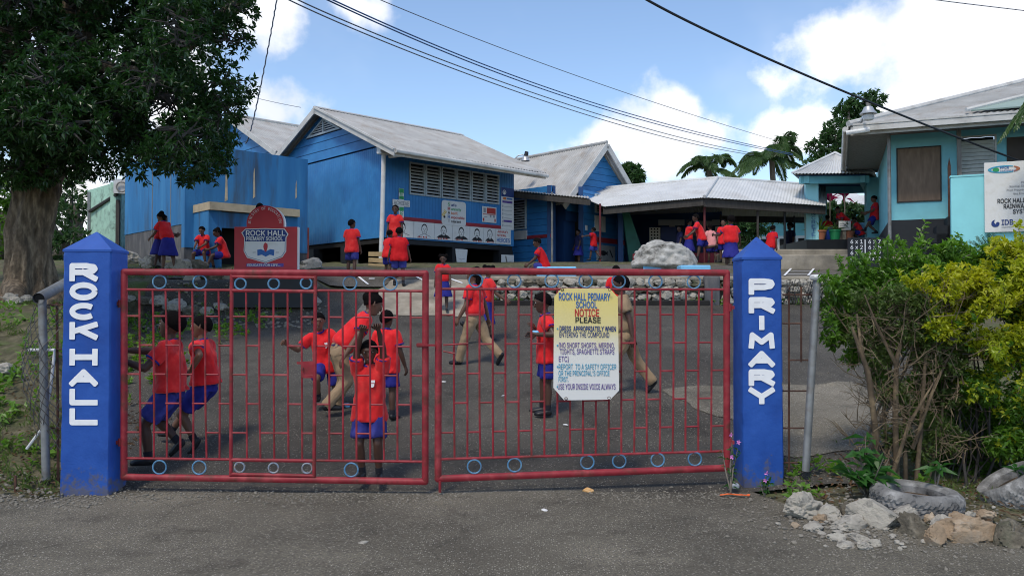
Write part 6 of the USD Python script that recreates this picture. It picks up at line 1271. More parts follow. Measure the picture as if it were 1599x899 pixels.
    for k in (0, 1):
        sh, el, wr, sd_ = J['arm', k]; d = nrm(el - sh); x = nrm(np.cross(d, FT + S * .3)); y_ = np.cross(d, x); c = sh + d * .098 * s
        sm += [MF.hull_points(np.vstack([sph(12) * .046 * s + sh - sd_ * .012 * s, disc(c, x * .047 * s, y_ * .047 * s)])), MF.hull_points(np.vstack([sph(10) * .045 * s + sh - sd_ * .02 * s, sph(10) * .05 * s + P0 + S * .23 * s + sd_ * .05 * s]))]
    sp = T.part('shirt', finish(sm, ed, .017 * s, int(u) % 50, 3), tm, smooth=True)
    if trim and top == 'red':
        for k in (0, 1): sh, el, wr, sd_ = J['arm', k]; d = nrm(el - sh); T.part('sleeve_trim', ring(sh + d * .096 * s, .0465 * s, .0065 * s, d, 18, 6), navy, sp, smooth=True)
    T.part('collar', ring(P0 + S * .334 * s + FT * .004 * s, .0405 * s, .0085 * s, nrm(S + FT * .25), 18, 6), navy if top == 'red' else tm, sp, smooth=True)
    if badge:
        c = P0 + S * .20 * s + FT * .0745 * s * pl - RT * .032 * s; nn_ = nrm(FT + S * .02); ax_ = nrm(np.cross(S, nn_)); T.part('badge', poly_on(sg.box(-.02 * s, .012 * s, .02 * s, .03 * s).union(sg.Polygon([(-.016 * s, .006 * s), (.016 * s, .006 * s), (.014 * s, -.014 * s), (0, -.022 * s), (-.014 * s, -.014 * s)])), c, ax_, np.cross(nn_, ax_), .012 * s), white_paint, sp)
    # lower clothes
    bm = {'shorts': (navy, navy2)[int(u) % 2], 'skirt': navy, 'pinafore': navy, 'trousers': khaki, 'dark': dark_cloth}[bottom]; th = [nrm(J['leg', k][1] - J['leg', k][0]) for k in (0, 1)]
    w_ring = disc(P0 + bt * (.055 if not tuck else .06) * s, R * .092 * s * pl, F * .068 * s * pl, 22); h_ring = disc(P0 - UP * .025 * s, R * .092 * s * pl, F * .070 * s * pl, 22)
    if bottom in ('skirt', 'pinafore'):
        av = nrm(th[0] + th[1]); hem_c = P0 + av * .235 * s; n = 48; t = np.arange(n) * 2 * math.pi / n; fl = 1 + .07 * np.cos(t * 12); hr_ = hem_c + (np.cos(t) * fl)[:, None] * R * .165 * s + (np.sin(t) * fl)[:, None] * nrm(F - av * np.dot(F, av)) * .14 * s
        g = [w_ring, h_ring]; v, f = finish(loft(w_ring, disc(P0 - UP * .03 * s, R * .112 * s, F * .09 * s, 22), disc(hem_c, R * .165 * s, nrm(F - av * np.dot(F, av)) * .145 * s, 30)), ed, .010 * s, 5, 2); T.part('skirt', (v, f), bm, smooth=True)
        if bottom == 'pinafore': T.part('bib', finish(loft(r_(.05, .098, .076), r_(.14, .096, .076), disc(P0 + S * .235 * s + FT * .01 * s, RT * .075 * s, FT * .068 * s)), ed, 0, 0, 1), bm, smooth=True)
    else:
        lm = loft(w_ring, h_ring); end = .80 if bottom == 'shorts' else 1.0
        for k in (0, 1):
            hip, knee, ank, fd, fu = J['leg', k]; d = th[k]; x = nrm(np.cross(d, F + UP * .2)); y_ = np.cross(d, x); c0 = hip + d * .03 * s; c1 = hip + (knee - hip) * end; lm += [MF.hull_points(np.vstack([disc(hip - d * .02 * s, x * .050 * s, y_ * .056 * s), disc(c0, x * .060 * s, y_ * .068 * s)]))]
            if bottom == 'shorts': lm.append(MF.hull_points(np.vstack([disc(c0, x * .060 * s, y_ * .068 * s), disc(c1, x * .064 * s, y_ * .062 * s)])))
            else:
                d2 = nrm(ank - knee); x2 = nrm(np.cross(d2, F + UP * .2)); y2 = np.cross(d2, x2); lm += [MF.hull_points(np.vstack([disc(c0, x * .054 * s, y_ * .062 * s), sph(12) * .043 * s + knee])), MF.hull_points(np.vstack([sph(12) * .042 * s + knee, disc(ank + d2 * .012 * s, x2 * .037 * s, y2 * .040 * s)]))]
        T.part('shorts' if bottom == 'shorts' else 'trousers', finish(lm, ed, .013 * s, int(u) % 40 + 1, 3), bm, smooth=True)
        if bottom == 'trousers' and top == 'red': T.part('belt', finish(loft(disc(P0 + bt * .045 * s, R * .095 * s, F * .072 * s, 22), disc(P0 + bt * .062 * s, R * .094 * s, F * .071 * s, 22)), ed, 0, 0, 0), dark_cloth)
    for k in (0, 1):
        hip, knee, ank, fd, fu = J['leg', k]; sdv = np.cross(fd, fu)
        so_ = MF.hull_points(np.vstack([sph(10) * V(.027, .03, .03) * s + ank - fd * .012 * s - fu * .014 * s, sph(10) * .026 * s + ank + fd * .055 * s - fu * .024 * s, sph(10) * .021 * s + ank + fd * .095 * s - fu * .026 * s + sdv * .004 * s, sph(8) * .020 * s + ank + fd * .082 * s - fu * .026 * s - sdv * .012 * s])).trim_by_plane(tuple(map(float, fu)), float(np.dot(fu, ank - fu * .040 * s)))
        sh_ = T.part('shoe', finish([so_], ed * .8, 0, 0, 1), shoe_m, smooth=50)
        if bottom != 'trousers' and socks: T.part('sock', tube([ank - fu * .005 * s, ank + (knee - ank) * .22], [.0245 * s, .0275 * s], 12), sock_m, smooth=40)
    return T, J, P0


K1 = 'school children'
# --- close to the gate
person('boy in red shirt bracing his hands on the ROCK HALL pillar as he runs in', 265, 7.5, 1.46, 90, 2, 0, -4, 0, pel=(268, 614, 7.5), feet=((232, 716, 7.38), (279, 690, 7.66)), hands=((190, 562, 7.22), (189, 547, 7.42)), hair='afro', near=True, hem_z=-.02, legs=((0, 0, 0, 0), (0, 0, 0, 40)), elbow=(V(.2, -.3, -1), V(.2, .3, -1)), curl=.3)
person('smaller boy in red shirt running close behind the boy at the pillar', 316, 7.95, 1.38, 82, 6, 0, 0, 14, pel=(322, 604, 7.95), feet=((304, 688, 7.85), (252, 690, 8.1)), hands=((299, 577, 7.72), (286, 580, 8.1)), skin=skin_mid, near=True, hem_z=-.03, legs=((0, 0, 0, 55), (0, 0, 0, 0)), curl=.8)
person('boy stretching one arm out sideways behind the wicket door', 500, 9.3, 1.22, 190, 8, 12, 10, 0, pel=(511, 570, 9.3), feet=((523, 622, 9.5), (497, 619, 9.2)), hands=(None, (447, 537, 9.1)), arms=((20, 25, 40, 0), (0, 0, 0, 0)), skin=skin_mid, near=True, badge=True, curl=1.1)
person('pupil in khaki trousers stooping forward behind the boy hanging on the gate', 532, 9.05, 1.52, -68, 40, 0, 10, 0, pel=(528, 547, 9.05), feet=((524, 635, 9.2), (511, 632, 8.9)), hands=(None, (532, 566, 8.8)), arms=((30, 5, 50, 0), (0, 0, 0, 0)), top='red', bottom='trousers', hair='bun', skin=skin_mid, near=True)
person('boy facing the road with both hands raised to the gate bars', 577, 7.02, 1.22, 180, 0, 0, 14, 6, pel=(577, 642, 7.03), feet=((592, 739, 6.98), (566, 737, 7.0)), hands=((590, 503, 6.86), (566, 510, 6.86)), near=True, badge=True, elbow=(V(.9, .2, -.3), V(-.9, .2, -.3)), curl=1.0)
person('boy in red shirt seen from behind right of the boy on the gate', 604, 8.85, 1.19, -14, 0, 0, 0, -8, near=True, arms=((0, 10, 10, 0), (4, 12, 14, 0)), legs=((3, 3, 2, 0), (-3, 3, 2, 0)))
person('boy in red shirt looking at a blue thing in his hands beside the notice', 856, 9.0, 1.36, 88, 4, 0, 10, 0, hands=((838, 522, 8.8), (836, 513, 9.0)), near=True, legs=((2, 3, 3, 0), (10, 3, 8, 0)))
person('older boy in khaki uniform striding left partly hidden by the notice', 978, 9.8, 1.44, 78, 6, 0, 4, 0, top='khaki', bottom='trousers', near=True, legs=((26, 2, 6, 0), (-20, 2, 18, 50)), arms=((-18, 10, 14, 0), (16, 6, 20, 0)))
person('pupil in red shirt and khaki trousers walking away behind the right gate leaf', 742, 11.2, 1.38, 62, 2, 0, 4, 0, top='red', bottom='trousers', hair='braids', skin=skin_mid, near=True, legs=((22, 3, 6, 0), (-24, 3, 22, 52)), arms=((10, 10, 20, 0), (-14, 14, 8, 0)))
Yg = lambda u, v: float(G(u, v)[1])
person('small girl in blue pinafore walking towards the gate between its leaves', 692, Yg(692, 486), 88 * Yg(692, 486) / FPX, 178, 0, 0, 4, 0, bottom='pinafore', hair='puffs', socks=False, legs=((10, 3, 6, 0), (-8, 3, 14, 0)))
person('pupil with hair in puffs skipping just beyond the walking khaki pupil', 757, 12.6, 1.22, -70, 8, 0, 0, 70, hair='puffs', bottom='skirt', skin=skin_mid, legs=((18, 4, 10, 0), (-24, 3, 62, 40)), arms=((10, 10, 30, 0), (34, 8, 30, 0)))
person('pupil in red shirt and dark trousers just beyond the top right corner of the notice', 962, 13.2, 1.12, 5, 0, bottom='dark')
# --- up at the buildings
person('boy in red shirt standing alone with back turned by the blue classroom', 549, Yg(549, 433), 90 * Yg(549, 433) / FPX, -12, 0, 0, 0, -25)
person('large pupil in red shirt with back turned, front of the group at the downpipe', 623, Yg(623, 447), 92 * Yg(623, 447) / FPX, 4, 4, bottom='shorts', plump=1.22, arms=((4, 16, 12, 0), (4, 16, 12, 0)))
person('smaller pupil at the left of the group by the downpipe', 606, Yg(606, 436), 77 * Yg(606, 436) / FPX, -30, 8, bottom='shorts', plump=1.08)
person('pupil facing the gate at the back of the group by the portraits', 617, 18.6, 1.30, 178, 0, z=2.62)
person('girl in blue skirt hugging another girl before the flat blue block', 262, 17.4, 1.34, 62, 22, 0, 22, 0, bottom='skirt', hair='braids', skin=skin_mid, arms=((52, 2, 30, 10), (60, 2, 40, 10)), socks=False)
person('girl in blue skirt being hugged before the flat blue block', 247, 17.7, 1.2, -60, 8, 0, 14, 0, bottom='skirt', hair='braids', arms=((40, 2, 50, 10), (44, 4, 50, 10)), socks=False)
person('boy sitting under the cream slab with knees up, left of two', 318, 18.9, 1.2, 176, 10, 0, 18, 0, legs=((84, 12, 92, 0), (80, 14, 96, 0)), arms=((45, 0, 30, 30), (45, 0, 30, 30)), z=2.50, skin=skin_mid)
person('pupil sitting under the cream slab leaning to the left, right of two', 350, 18.8, 1.25, 118, 16, 0, 20, 0, legs=((84, 8, 60, 0), (80, 8, 96, 0)), arms=((45, 0, 40, 10), (45, 0, 40, 10)), z=2.42, hair='braids')
person('pupil standing behind the red school sign with only the hair in view', 405, 17.4, 1.42, 10, z=float(P(405, 316, 17.4)[2]) - 1.44)
person('boy sitting on the left sky blue block facing left', 851, 16.9, 1.22, 84, 18, 0, 10, 0, legs=((86, 4, 70, 0), (84, 4, 100, 0)), arms=((46, 4, 20, 0), (50, 4, 20, 0)), z=float(P(845, 440, 16.9)[2]))
person('child in red shirt pointing left before the office window', 927, 22.2, 52 * 22.2 / FPX, 60, 0, 0, 0, 0, arms=((60, 60, 5, 0), (0, 8, 10, 0)), legs=((14, 3, 6, 0), (-16, 3, 20, 20)), z=2.83)
person('child in dark clothes standing in the office doorway', 903, 24.4, 1.05, 120, top='dark', bottom='skirt', z=2.84)
person('girl in blue pinafore at the left of the crowd under the shed', 1062, 23.0, 1.12, 100, 0, bottom='pinafore', top='dark', hair='puffs', z=2.76)
person('girl in red and blue pinafore reaching up in the crowd under the shed', 1076, 22.6, 1.22, -80, 0, bottom='pinafore', z=2.80, arms=((50, 10, 20, 0), (60, 10, 30, 0)))
person('boy in red shirt leaping with one leg back beside the white boulder', 1096, 21.4, 1.28, 80, 18, 0, 0, 0, legs=((14, 4, 4, 0), (-30, 6, 70, 40)), arms=((40, 10, 30, 0), (50, 20, 20, 0)), z=2.78)
person('child in faded pink shirt bending in the crowd under the shed', 1112, 22.0, 1.12, 14, 14, top='pink', z=2.72)
person('child half hidden behind the big girl under the shed', 1130, 21.2, 1.14, 150, skin=skin_mid, z=2.72)
person('big girl in red blouse and long blue skirt with back turned beside the pillar top', 1142, 19.8, 1.38, 8, 0, bottom='skirt', hair='afro', arms=((30, 34, 60, 0), (10, 26, 30, 0)), plump=1.22, z=2.42)
person('child in red shirt running right beyond the PRIMARY pillar', 1203, 20.0, 1.06, -50, 20, 0, 0, 0, legs=((34, 3, 40, 0), (-20, 3, 40, 20)), z=2.60)
person('dark silhouetted pupil standing far back under the shed end', 1234, 27.0, 1.5, 120, top='dark', bottom='skirt', hair='afro', z=2.86)
pz = float(P(1262, 374, 24.0)[2])
person('child in red shirt sitting among the pots with back turned on the porch', 1294, 25.2, 1.12, 8, 6, legs=((86, 6, 80, 0), (86, 6, 80, 0)), bottom='shorts', z=pz + .01)
person('girl leaning down over the sign board among the pots on the porch', 1324, 24.7, 1.18, 100, 46, 0, 0, 30, bottom='shorts', hair='braids', arms=((50, 6, 20, 0), (40, 10, 30, 0)), z=pz + .01, skin=skin_mid)
person('child squatting low on the porch floor in front of the blue drum', 1346, 24.4, 1.05, 70, 26, 0, 14, 0, legs=((96, 6, 130, 0), (90, 8, 126, 0)), arms=((60, 4, 30, 0), (60, 4, 30, 0)), z=pz + .01)
person('tall boy stepping down from the right end of the porch', 1366, 24.1, 1.28, 78, -6, 0, 22, 0, pel=(1365, 339, 24.0), feet=((1346, 364, 23.7), (1369, 362, 23.9)), arms=((20, 6, 40, 0), (24, 6, 50, 0)), skin=skin_mid)
# ---------------------------------------------------------------- school sign, walls, stones, wires and small things
SY_ = 14.8
a = P(365, 455, SY_)
T = Thing('school_sign', 'red school name sign with arched top and white and navy shield', 'sign', V(P(415, 0, SY_)[0], SY_, float(H(P(415, 0, SY_)[0], SY_))))
def SP(u, v): q = P(u, v, SY_); return (q[0], q[2])
arch = sg.Polygon([SP(384.5, 354), SP(442, 354), SP(442, 350)] + [SP(413.3 + 28.8 * math.cos(t), 349 - 28.3 * math.sin(t)) for t in np.linspace(0, math.pi, 25)] + [SP(384.5, 350)])
brd = sg.box(*SP(365, 421), *SP(463.3, 354)).union(arch).buffer(0); o = V(0, SY_ + .04, 0)
T.part('back_edge', poly_on(sa.translate(brd, .022, -.002), o + V(0, .09, 0), (1, 0, 0), UP, .088), sign_white); T.part('board', poly_on(brd, o, (1, 0, 0), UP, .02), sign_red)
T.part('base', obox(V(SP(365, 0)[0], SY_, 1.55), V(SP(492, 0)[0] - SP(365, 0)[0], 0, 0), V(0, .25, 0), UP * (SP(0, 421)[1] - 1.55)), black_paint)
o2 = V(0, SY_ + .02, 0); z3 = lambda u, v: SP(340 + u / 5.619, 300 + v / 5.619)
shp = [(205, 355), (240, 320), (412, 316), (585, 320), (618, 368), (600, 400), (598, 520), (565, 570), (420, 622), (255, 575), (226, 520), (230, 400)]
sh = sg.Polygon([z3(*q) for q in shp]); T.part('shield_rim', poly_on(sh, o2, (1, 0, 0), UP, .006), sign_white); T.part('shield_line', poly_on(sh.buffer(-.016), o2 - V(0, .006, 0), (1, 0, 0), UP, .003), sign_navy)
inn = sh.buffer(-.024); T.part('shield_field', poly_on(inn.intersection(sg.box(*z3(0, 700), *z3(800, 432))), o2 - V(0, .009, 0), (1, 0, 0), UP, .003), sign_white)
def sgn(s, u0, u1, v0, v1, ik, off=.0125, bold=True): a, b = z3(u0, v1), z3(u1, v0); T.part('lettering', text_at(s, V(a[0], SY_ + .02 - off, a[1]), (1, 0, 0), UP, b[0] - a[0], b[1] - a[1], bold), ik)
sgn('ROCK HALL', 246, 592, 336, 381, sign_white); sgn('PRIMARY SCHOOL', 248, 570, 390, 424, sign_white); sgn('19', 305, 330, 520, 535, ink_grey, .0125, False); sgn('60', 508, 533, 520, 535, ink_grey, .0125, False)
bk = sg.Polygon([z3(*q) for q in ((345, 505), (380, 500), (420, 520), (460, 500), (496, 505), (492, 558), (455, 548), (420, 566), (385, 548), (347, 558))]); T.part('book', poly_on(bk, V(0, SY_ + .011, 0), (1, 0, 0), UP, .004), ink_blue)
T.part('flame', poly_on(sg.Polygon([z3(*q) for q in ((415, 440), (436, 455), (438, 480), (425, 522), (412, 522), (398, 480), (402, 458))]), V(0, SY_ + .0105, 0), (1, 0, 0), UP, .004), sign_red)
T.part('ribbon', poly_on(sg.Polygon([z3(*q) for q in ((225, 575), (265, 622), (245, 640), (250, 652), (575, 652), (570, 636), (545, 622), (600, 575), (600, 600), (575, 640), (250, 640))]).buffer(0).union(sg.box(*z3(250, 654), *z3(575, 624))), o2, (1, 0, 0), UP, .004), ink_purple)
sgn('EDUCATE FOR LIFE...', 258, 548, 630, 650, sign_white, .0065)
for k, ch in enumerate('MINISTRY OF EDUCATION'):
    t = math.radians(176 - 172 * k / 20); cu, cv = 413.3 + 24.2 * math.cos(t), 348.5 - 23.4 * math.sin(t); q = SP(cu, cv)
    if ch != ' ':
        axx = V(math.sin(t), 0, -math.cos(t)); T.part('lettering', text_at(ch, V(q[0], SY_ + .0195, q[1]) - axx * .022 - V(math.cos(t), 0, math.sin(t)) * .026, axx, V(math.cos(t), 0, math.sin(t)), .031 if ch != 'I' else .010, .050, False), sign_white)
a, b = SP(377, 434.5), SP(445, 430); T.part('lettering', text_at('EVERY CHILD MUST LEARN', V(a[0], SY_ - .0005, a[1]), (1, 0, 0), UP, b[0] - a[0], b[1] - a[1], True), sign_white); a, b = SP(462, 433), SP(490, 430); T.part('lettering', text_at('EVERY CHILD', V(a[0], SY_ - .0005, a[1]), (1, 0, 0), UP, b[0] - a[0], .03, True), sign_white)

# dry stone wall along the upper terrace
r = np.random.default_rng(77); T = Thing('stone_wall', 'low dry wall of pale rough stones edging the upper terrace', 'wall', (3, 16.05, 1.62))
T.part('core', obox(V(-.55, 16.02, 1.4), V(8.6, 0, 0), V(0, .16, 0), UP * .62), stone_dark)
n_st = 0
for row in range(4):
    x = -.5 + .07 * row
    while x < 7.9:
        w = r.uniform(.13, .30); hgt = r.uniform(.12, .18); zc = 1.66 + .125 * row + r.uniform(-.02, .02); big = r.random() < .12
        if not (3.78 < x + w / 2 < 4.16): T.part('stone', rock((x + w / 2, 15.97 + r.uniform(-.03, .03), zc), w * 1.08, .22, hgt * (1.25 if big else 1.05), 500 + n_st, 2, .62, r.uniform(-.4, .4)), stone_mat if r.random() < .8 else stone_dark, smooth=25); n_st += 1
        x += w * .97
T.part('concrete_post', rbox((3.97, 15.93, 1.82), .30, .22, .72, .03), base_grey, smooth=30); T.part('top_kerb', rbox((3.7, 16.22, 2.13), 8.7, .42, .08, .02), concrete, smooth=30)
single('yard_kerb', rbox((1.6, 15.82, 1.62), 4.6, .12, .14, .02), dark_void, 'dark low kerb at the foot of the stone wall', 'kerb', smooth=30)
for lab, u0, u1, Y, zc in (('sky blue concrete block under the sitting boy', 838, 900, 16.75, .46), ('sky blue concrete block standing on the stone wall near the boulder', 1063, 1110, 16.3, .22)):
    a, b = P(u0, 420, Y), P(u1, 420, Y); z0 = float(H(a[0], Y)) - .02; zt0 = P(0, 416 if u0 < 1000 else 414, Y)[2]; single('painted_block', rbox(((a[0] + b[0]) / 2, Y + .2, (z0 + zt0) / 2 + .0), b[0] - a[0], .42, max(.2, zt0 - z0), .02), seat_blue, lab, 'block', smooth=30)
q = G(1045, 419); single('boulder', rock((P(1042, 0, 18.8)[0], 18.9, 2.62), 1.36, 1.0, .90, 9, 4, .42), M('white_boulder', (.36, .35, .32), .9, .3, 6, col2=(.50, .49, .46), bump=.03, bscale=14, dirt=(.06, .055, .045), dscale=3.2, damt=1.0), 'big white weathered boulder in front of the open shed', 'rock', smooth=30)
q = P(1005, 425, 18.5); single('leaning_board', slab([q, q + V(.42, 0, 0), q + V(.42, .25, .42), q + V(0, .25, .42)], .02), seat_blue, 'small pale blue board leaning at the left of the boulder', 'board')

# stones along the left bank
names = ['pale chalky', 'grey pitted', 'flat buff', 'rounded cream', 'dark mossy', 'angular white', 'tall tan']
spots = [(200, 462, 15.0, .2), (228, 466, 15.0, .24), (250, 464, 15.0, .3), (275, 466, 14.9, .34), (300, 470, 14.8, .3), (322, 474, 14.8, .26), (345, 466, 14.9, .24), (330, 440, 16.0, .34), (300, 446, 15.8, .28), (352, 440, 16.2, .3), (478, 440, 15.2, .42), (492, 446, 15.1, .3), (280, 418, 17.6, .5), (300, 412, 18.0, .5), (365, 452, 15.2, .2), (235, 418, 17.8, .45), (445, 414, 18.0, .5), (486, 410, 18.6, .5), (196, 410, 18.8, .6), (40, 425, 18, .5), (15, 490, 12.4, .26), (38, 492, 12.4, .22), (60, 497, 12.4, .16), (25, 506, 12.2, .2), (8, 612, 8.9, .26), (130, 400, 20, .6), (165, 395, 21, .6)]
labs = ['pale stone nearest the left gate hinge in the row along the yard edge', 'second stone from the hinge in the row along the yard edge', 'third stone from the hinge in the row along the yard edge', 'larger stone fourth from the hinge along the yard edge', 'fifth stone from the hinge along the yard edge', 'sixth stone from the hinge along the yard edge', 'last stone of the yard edge row before the school sign', 'large stone just left of the black sign base', 'stone under the second blue ring on the bank', 'stone touching the black base of the school sign',
        'big white stone right of the school sign base', 'lower stone right of the school sign base', 'grey boulder at the feet of the hugging girls', 'buff boulder right of the hugging girls', 'small stone at the front foot of the sign base', 'dark boulder left of the hugging girls', 'stone at the bare foot of the flat blue block', 'stone under the corner of the classroom', 'stone before the bare side of the blue block', 'stone beside the big tree trunk on the right',
        'pale stone left of the fence pipe end', 'cream stone nearest the fence pipe end', 'smallest pale stone below the fence pipe end', 'mossy stone lowest of those below the tree', 'flat grey stone lying in the grass at the left edge', 'boulder behind the tip of the ROCK HALL pillar', 'boulder at the green house wall']
for k, (u, v, Y, s) in enumerate(spots):
    p = P(u, v, Y); x, y = p[0], p[1]; zg = float(H(x, y))
    single('bank_stone', rock((x, y, zg + s * .18), s * 1.3, s, s * .75, 900 + k, 3, .5, k), (stone_mat, stone_dark, stone_mat)[k % 3], labs[k], 'stone', None, smooth=25)

# stones at the lower right
big = [('large pitted grey white stone nearest the PRIMARY pillar', 1262, 798, .34, .22, .21, stone_mat, 1), ('smooth whitish stone leaning on the pitted one', 1300, 805, .20, .16, .14, stone_mat, 2), ('tall cracked grey stone in the middle of the stone row', 1376, 812, .36, .24, .27, stone_mat, 3), ('chunky pale stone against the tyre planter', 1418, 808, .18, .16, .16, stone_mat, 4), ('pale wedge stone left of the cracked grey stone', 1335, 822, .26, .16, .14, stone_mat, 5), ('flat pale stone at the left front of the row', 1275, 826, .17, .12, .08, stone_mat, 6),
       ('dark mossy stone in front of the tyre planter', 1436, 830, .24, .18, .2, stone_dark, 7), ('rounded grey stone between mossy and tan stones', 1480, 825, .17, .15, .16, stone_mat, 8), ('big smooth tan boulder at the right of the row', 1522, 838, .37, .26, .22, stone_tan, 9), ('dark speckled round stone at the right end of the row', 1585, 843, .26, .2, .2, stone_dark, 10), ('reddish flat stone behind the tan boulder', 1500, 812, .2, .14, .1, stone_tan, 11), ('brown stone at the far right behind the speckled stone', 1541, 806, .15, .11, .09, stone_tan, 12), ('small orange brown stone in the left cluster', 1284, 812, .09, .08, .08, stone_tan, 13), ('tan stone by the tyre rim', 1457, 809, .11, .1, .09, stone_tan, 14), ('tan angular stone right of the mossy stone', 1466, 845, .17, .14, .19, stone_tan, 15),
       ('long flat pale stone in front of the wedge stone', 1345, 843, .19, .1, .07, stone_mat, 16), ('oval pale stone at the front of the row', 1310, 842, .13, .1, .06, stone_mat, 17), ('small pale stone at the tip of the row', 1323, 853, .12, .09, .06, stone_mat, 18), ('whitish stone below the long flat one', 1352, 856, .11, .08, .06, stone_mat, 19), ('small bright stone at the right of the front stones', 1370, 851, .1, .09, .06, stone_mat, 20), ('mossy brown lump standing behind the periwinkle bed', 1247, 759, .1, .09, .13, stone_dark, 21), ('reddish pebble at the left of the stone row', 1243, 822, .06, .05, .05, stone_tan, 22), ('dark grey stone behind the pitted stone', 1330, 800, .16, .12, .1, stone_dark, 23)]
for lab, u, v, sx_0, sy_0, sz_0, m_, k in big:
    p = G(u, v + sz_0 * 45); single('rock', rock((p[0], p[1] + sy_0 * .4, p[2] + sz_0 * .18), sx_0 * 1.02, sy_0 * 1.0, sz_0 * 1.0, 200 + k, 4, .62, k * .7), m_, lab, 'stone', smooth=22)
# tyre planters
def tyre(label, c, Rt, rt, tilt, h=1.0):
    T = Thing('tyre_planter', label, 'tyre planter', c, None); prof = [(Rt * .62, .0), (Rt * .85, -.005), (Rt * .97, .03), (Rt, .05), (Rt * .985, .07), (Rt * .985, .078), (Rt, .085), (Rt, .10), (Rt * .985, .108), (Rt * .985, .116), (Rt, .123), (Rt, .145), (Rt * .97, .17), (Rt * .86, .2), (Rt * .68, .195), (Rt * .60, .17), (Rt * .62, .0)]; v, f = lathe(prof, (0, 0, 0), 110); v = v * V(1, 1, h)
    a = np.arctan2(v[:, 1], v[:, 0]); rr = np.hypot(v[:, 0], v[:, 1]); k = 1 - .035 * (np.sin(a * 44 + 90 * v[:, 2]) > .3) * (rr > Rt * .94); v[:, :2] *= k[:, None]; v += .005 * (meshkit.fbm(v * 5, 3, 3)[:, None] - .5)
    A = trimesh.transformations.rotation_matrix(tilt, (0.35, 1, 0))[:3, :3]; T.part('tyre', (v @ A.T + c, f), tyre_white, smooth=35); v, f = lathe([(.001, .13), (Rt * .62, .12), (Rt * .64, .1)], (0, 0, 0), 24); T.part('earth', (v * V(1, 1, h) @ A.T + c, f), litter)
q = G(1457, 806); tyre('whitewashed tyre planter lying flat behind the stones', V(q[0], q[1] + .26, q[2] - .05), .335, .1, .06, 1.0)
q = G(1600, 798); tyre('whitewashed tyre planter tilted up at the right picture edge', V(q[0] + .20, q[1] + .34, q[2] + .0), .27, .1, -.6, 1.1)
# gravel along the gate and verge, each grain a small stone, too many to count
def grains(n, fx, seed, s0, s1):
    r = np.random.default_rng(seed); p = fx(r, n); s = r.uniform(s0, s1, n) * r.uniform(.5, 1, n); b = trimesh.creation.icosphere(0, 1.0); bv, bf = np.array(b.vertices), np.array(b.faces)
    v = bv[None] * (s[:, None, None] * r.uniform(.6, 1.2, (n, 1, 3)) * V(1, 1, .6)) + r.normal(size=(n, 12, 3)) * s[:, None, None] * .12; v = v + p[:, None]; v[..., 2] += s[:, None] * .25
    return v.reshape(-1, 3), (np.arange(n)[:, None, None] * 12 + bf[None]).reshape(-1, 3)
def gz(x, y): return np.stack([x, y, H(x, y) + .004], 1)
grav = [grains(1500, lambda r, n: gz(r.uniform(-3.4, 2.0, n), 6.72 + r.normal(size=n) * .16), 1, .006, .016), grains(900, lambda r, n: gz(r.normal(size=n) * .5 + 2.7, r.normal(size=n) * .35 + 5.9), 2, .008, .022), grains(600, lambda r, n: gz(r.uniform(-4.4, -3.3, n), r.uniform(6.3, 7.0, n)), 3, .006, .022), grains(1100, lambda r, n: gz(r.uniform(-4.5, 4, n), r.uniform(4.6, 6.7, n)), 4, .004, .009), grains(700, lambda r, n: gz(r.uniform(-3.5, 3, n), r.uniform(7, 14, n)), 5, .006, .014), grains(300, lambda r, n: gz(r.uniform(2.2, 4.6, n), r.uniform(5.9, 7.4, n)), 6, .006, .02), grains(1300, lambda r, n: gz(r.uniform(2.2, 5.2, n), 8.2 + r.normal(size=n) * 1.1), 8, .006, .02), grains(700, lambda r, n: gz(r.normal(size=n) * .5 + 2.0, r.normal(size=n) * .5 + 9.6), 9, .005, .013), grains(350, lambda r, n: gz(r.uniform(-6.6, -3.5, n), r.uniform(13.6, 15.6, n)), 7, .02, .06)]
grav_mat = M('gravel', (.40, .36, .29), .9, .25, 20, island=.55)
single('rubble', cat(grains(46, lambda r, n: gz(r.uniform(2.15, 4.4, n), 5.95 - .28 * (r.uniform(2.15, 4.4, n) - 2.2) + r.normal(size=n) * .12), 21, .022, .05), grains(40, lambda r, n: gz(2.45 + r.normal(size=n) * .22, 5.75 + r.normal(size=n) * .2), 22, .015, .04)), stone_mat, 'small pale rubble between the larger stones at the lower right', None, kind='stuff')
single('gravel', cat(*grav), grav_mat, 'loose pale gravel strewn along the gate line and verge', None, kind='stuff')
r = np.random.default_rng(31); n = 1800; x = np.concatenate([r.uniform(2.1, 4.8, n // 2), r.uniform(-5.5, -3.7, n // 2)]); y = np.concatenate([r.uniform(5.7, 7.6, n // 2), r.uniform(6.6, 9.5, n // 2)]); k = y > street_top(x) + .0; b = np.stack([x, y, H(x, y) + .012], 1)[k]; a = r.normal(size=b.shape) * V(1, 1, .15)
single('leaf_litter', leaves(b, a, r.uniform(.03, .08, len(b)), .022, r, .2, .2), leaf_mat('dead_leaf', (.07, .04, .02), (.16, .085, .035), (.26, .16, .07), trans=.15, rough=.8), 'dead brown leaves littering the verges', None, kind='stuff')

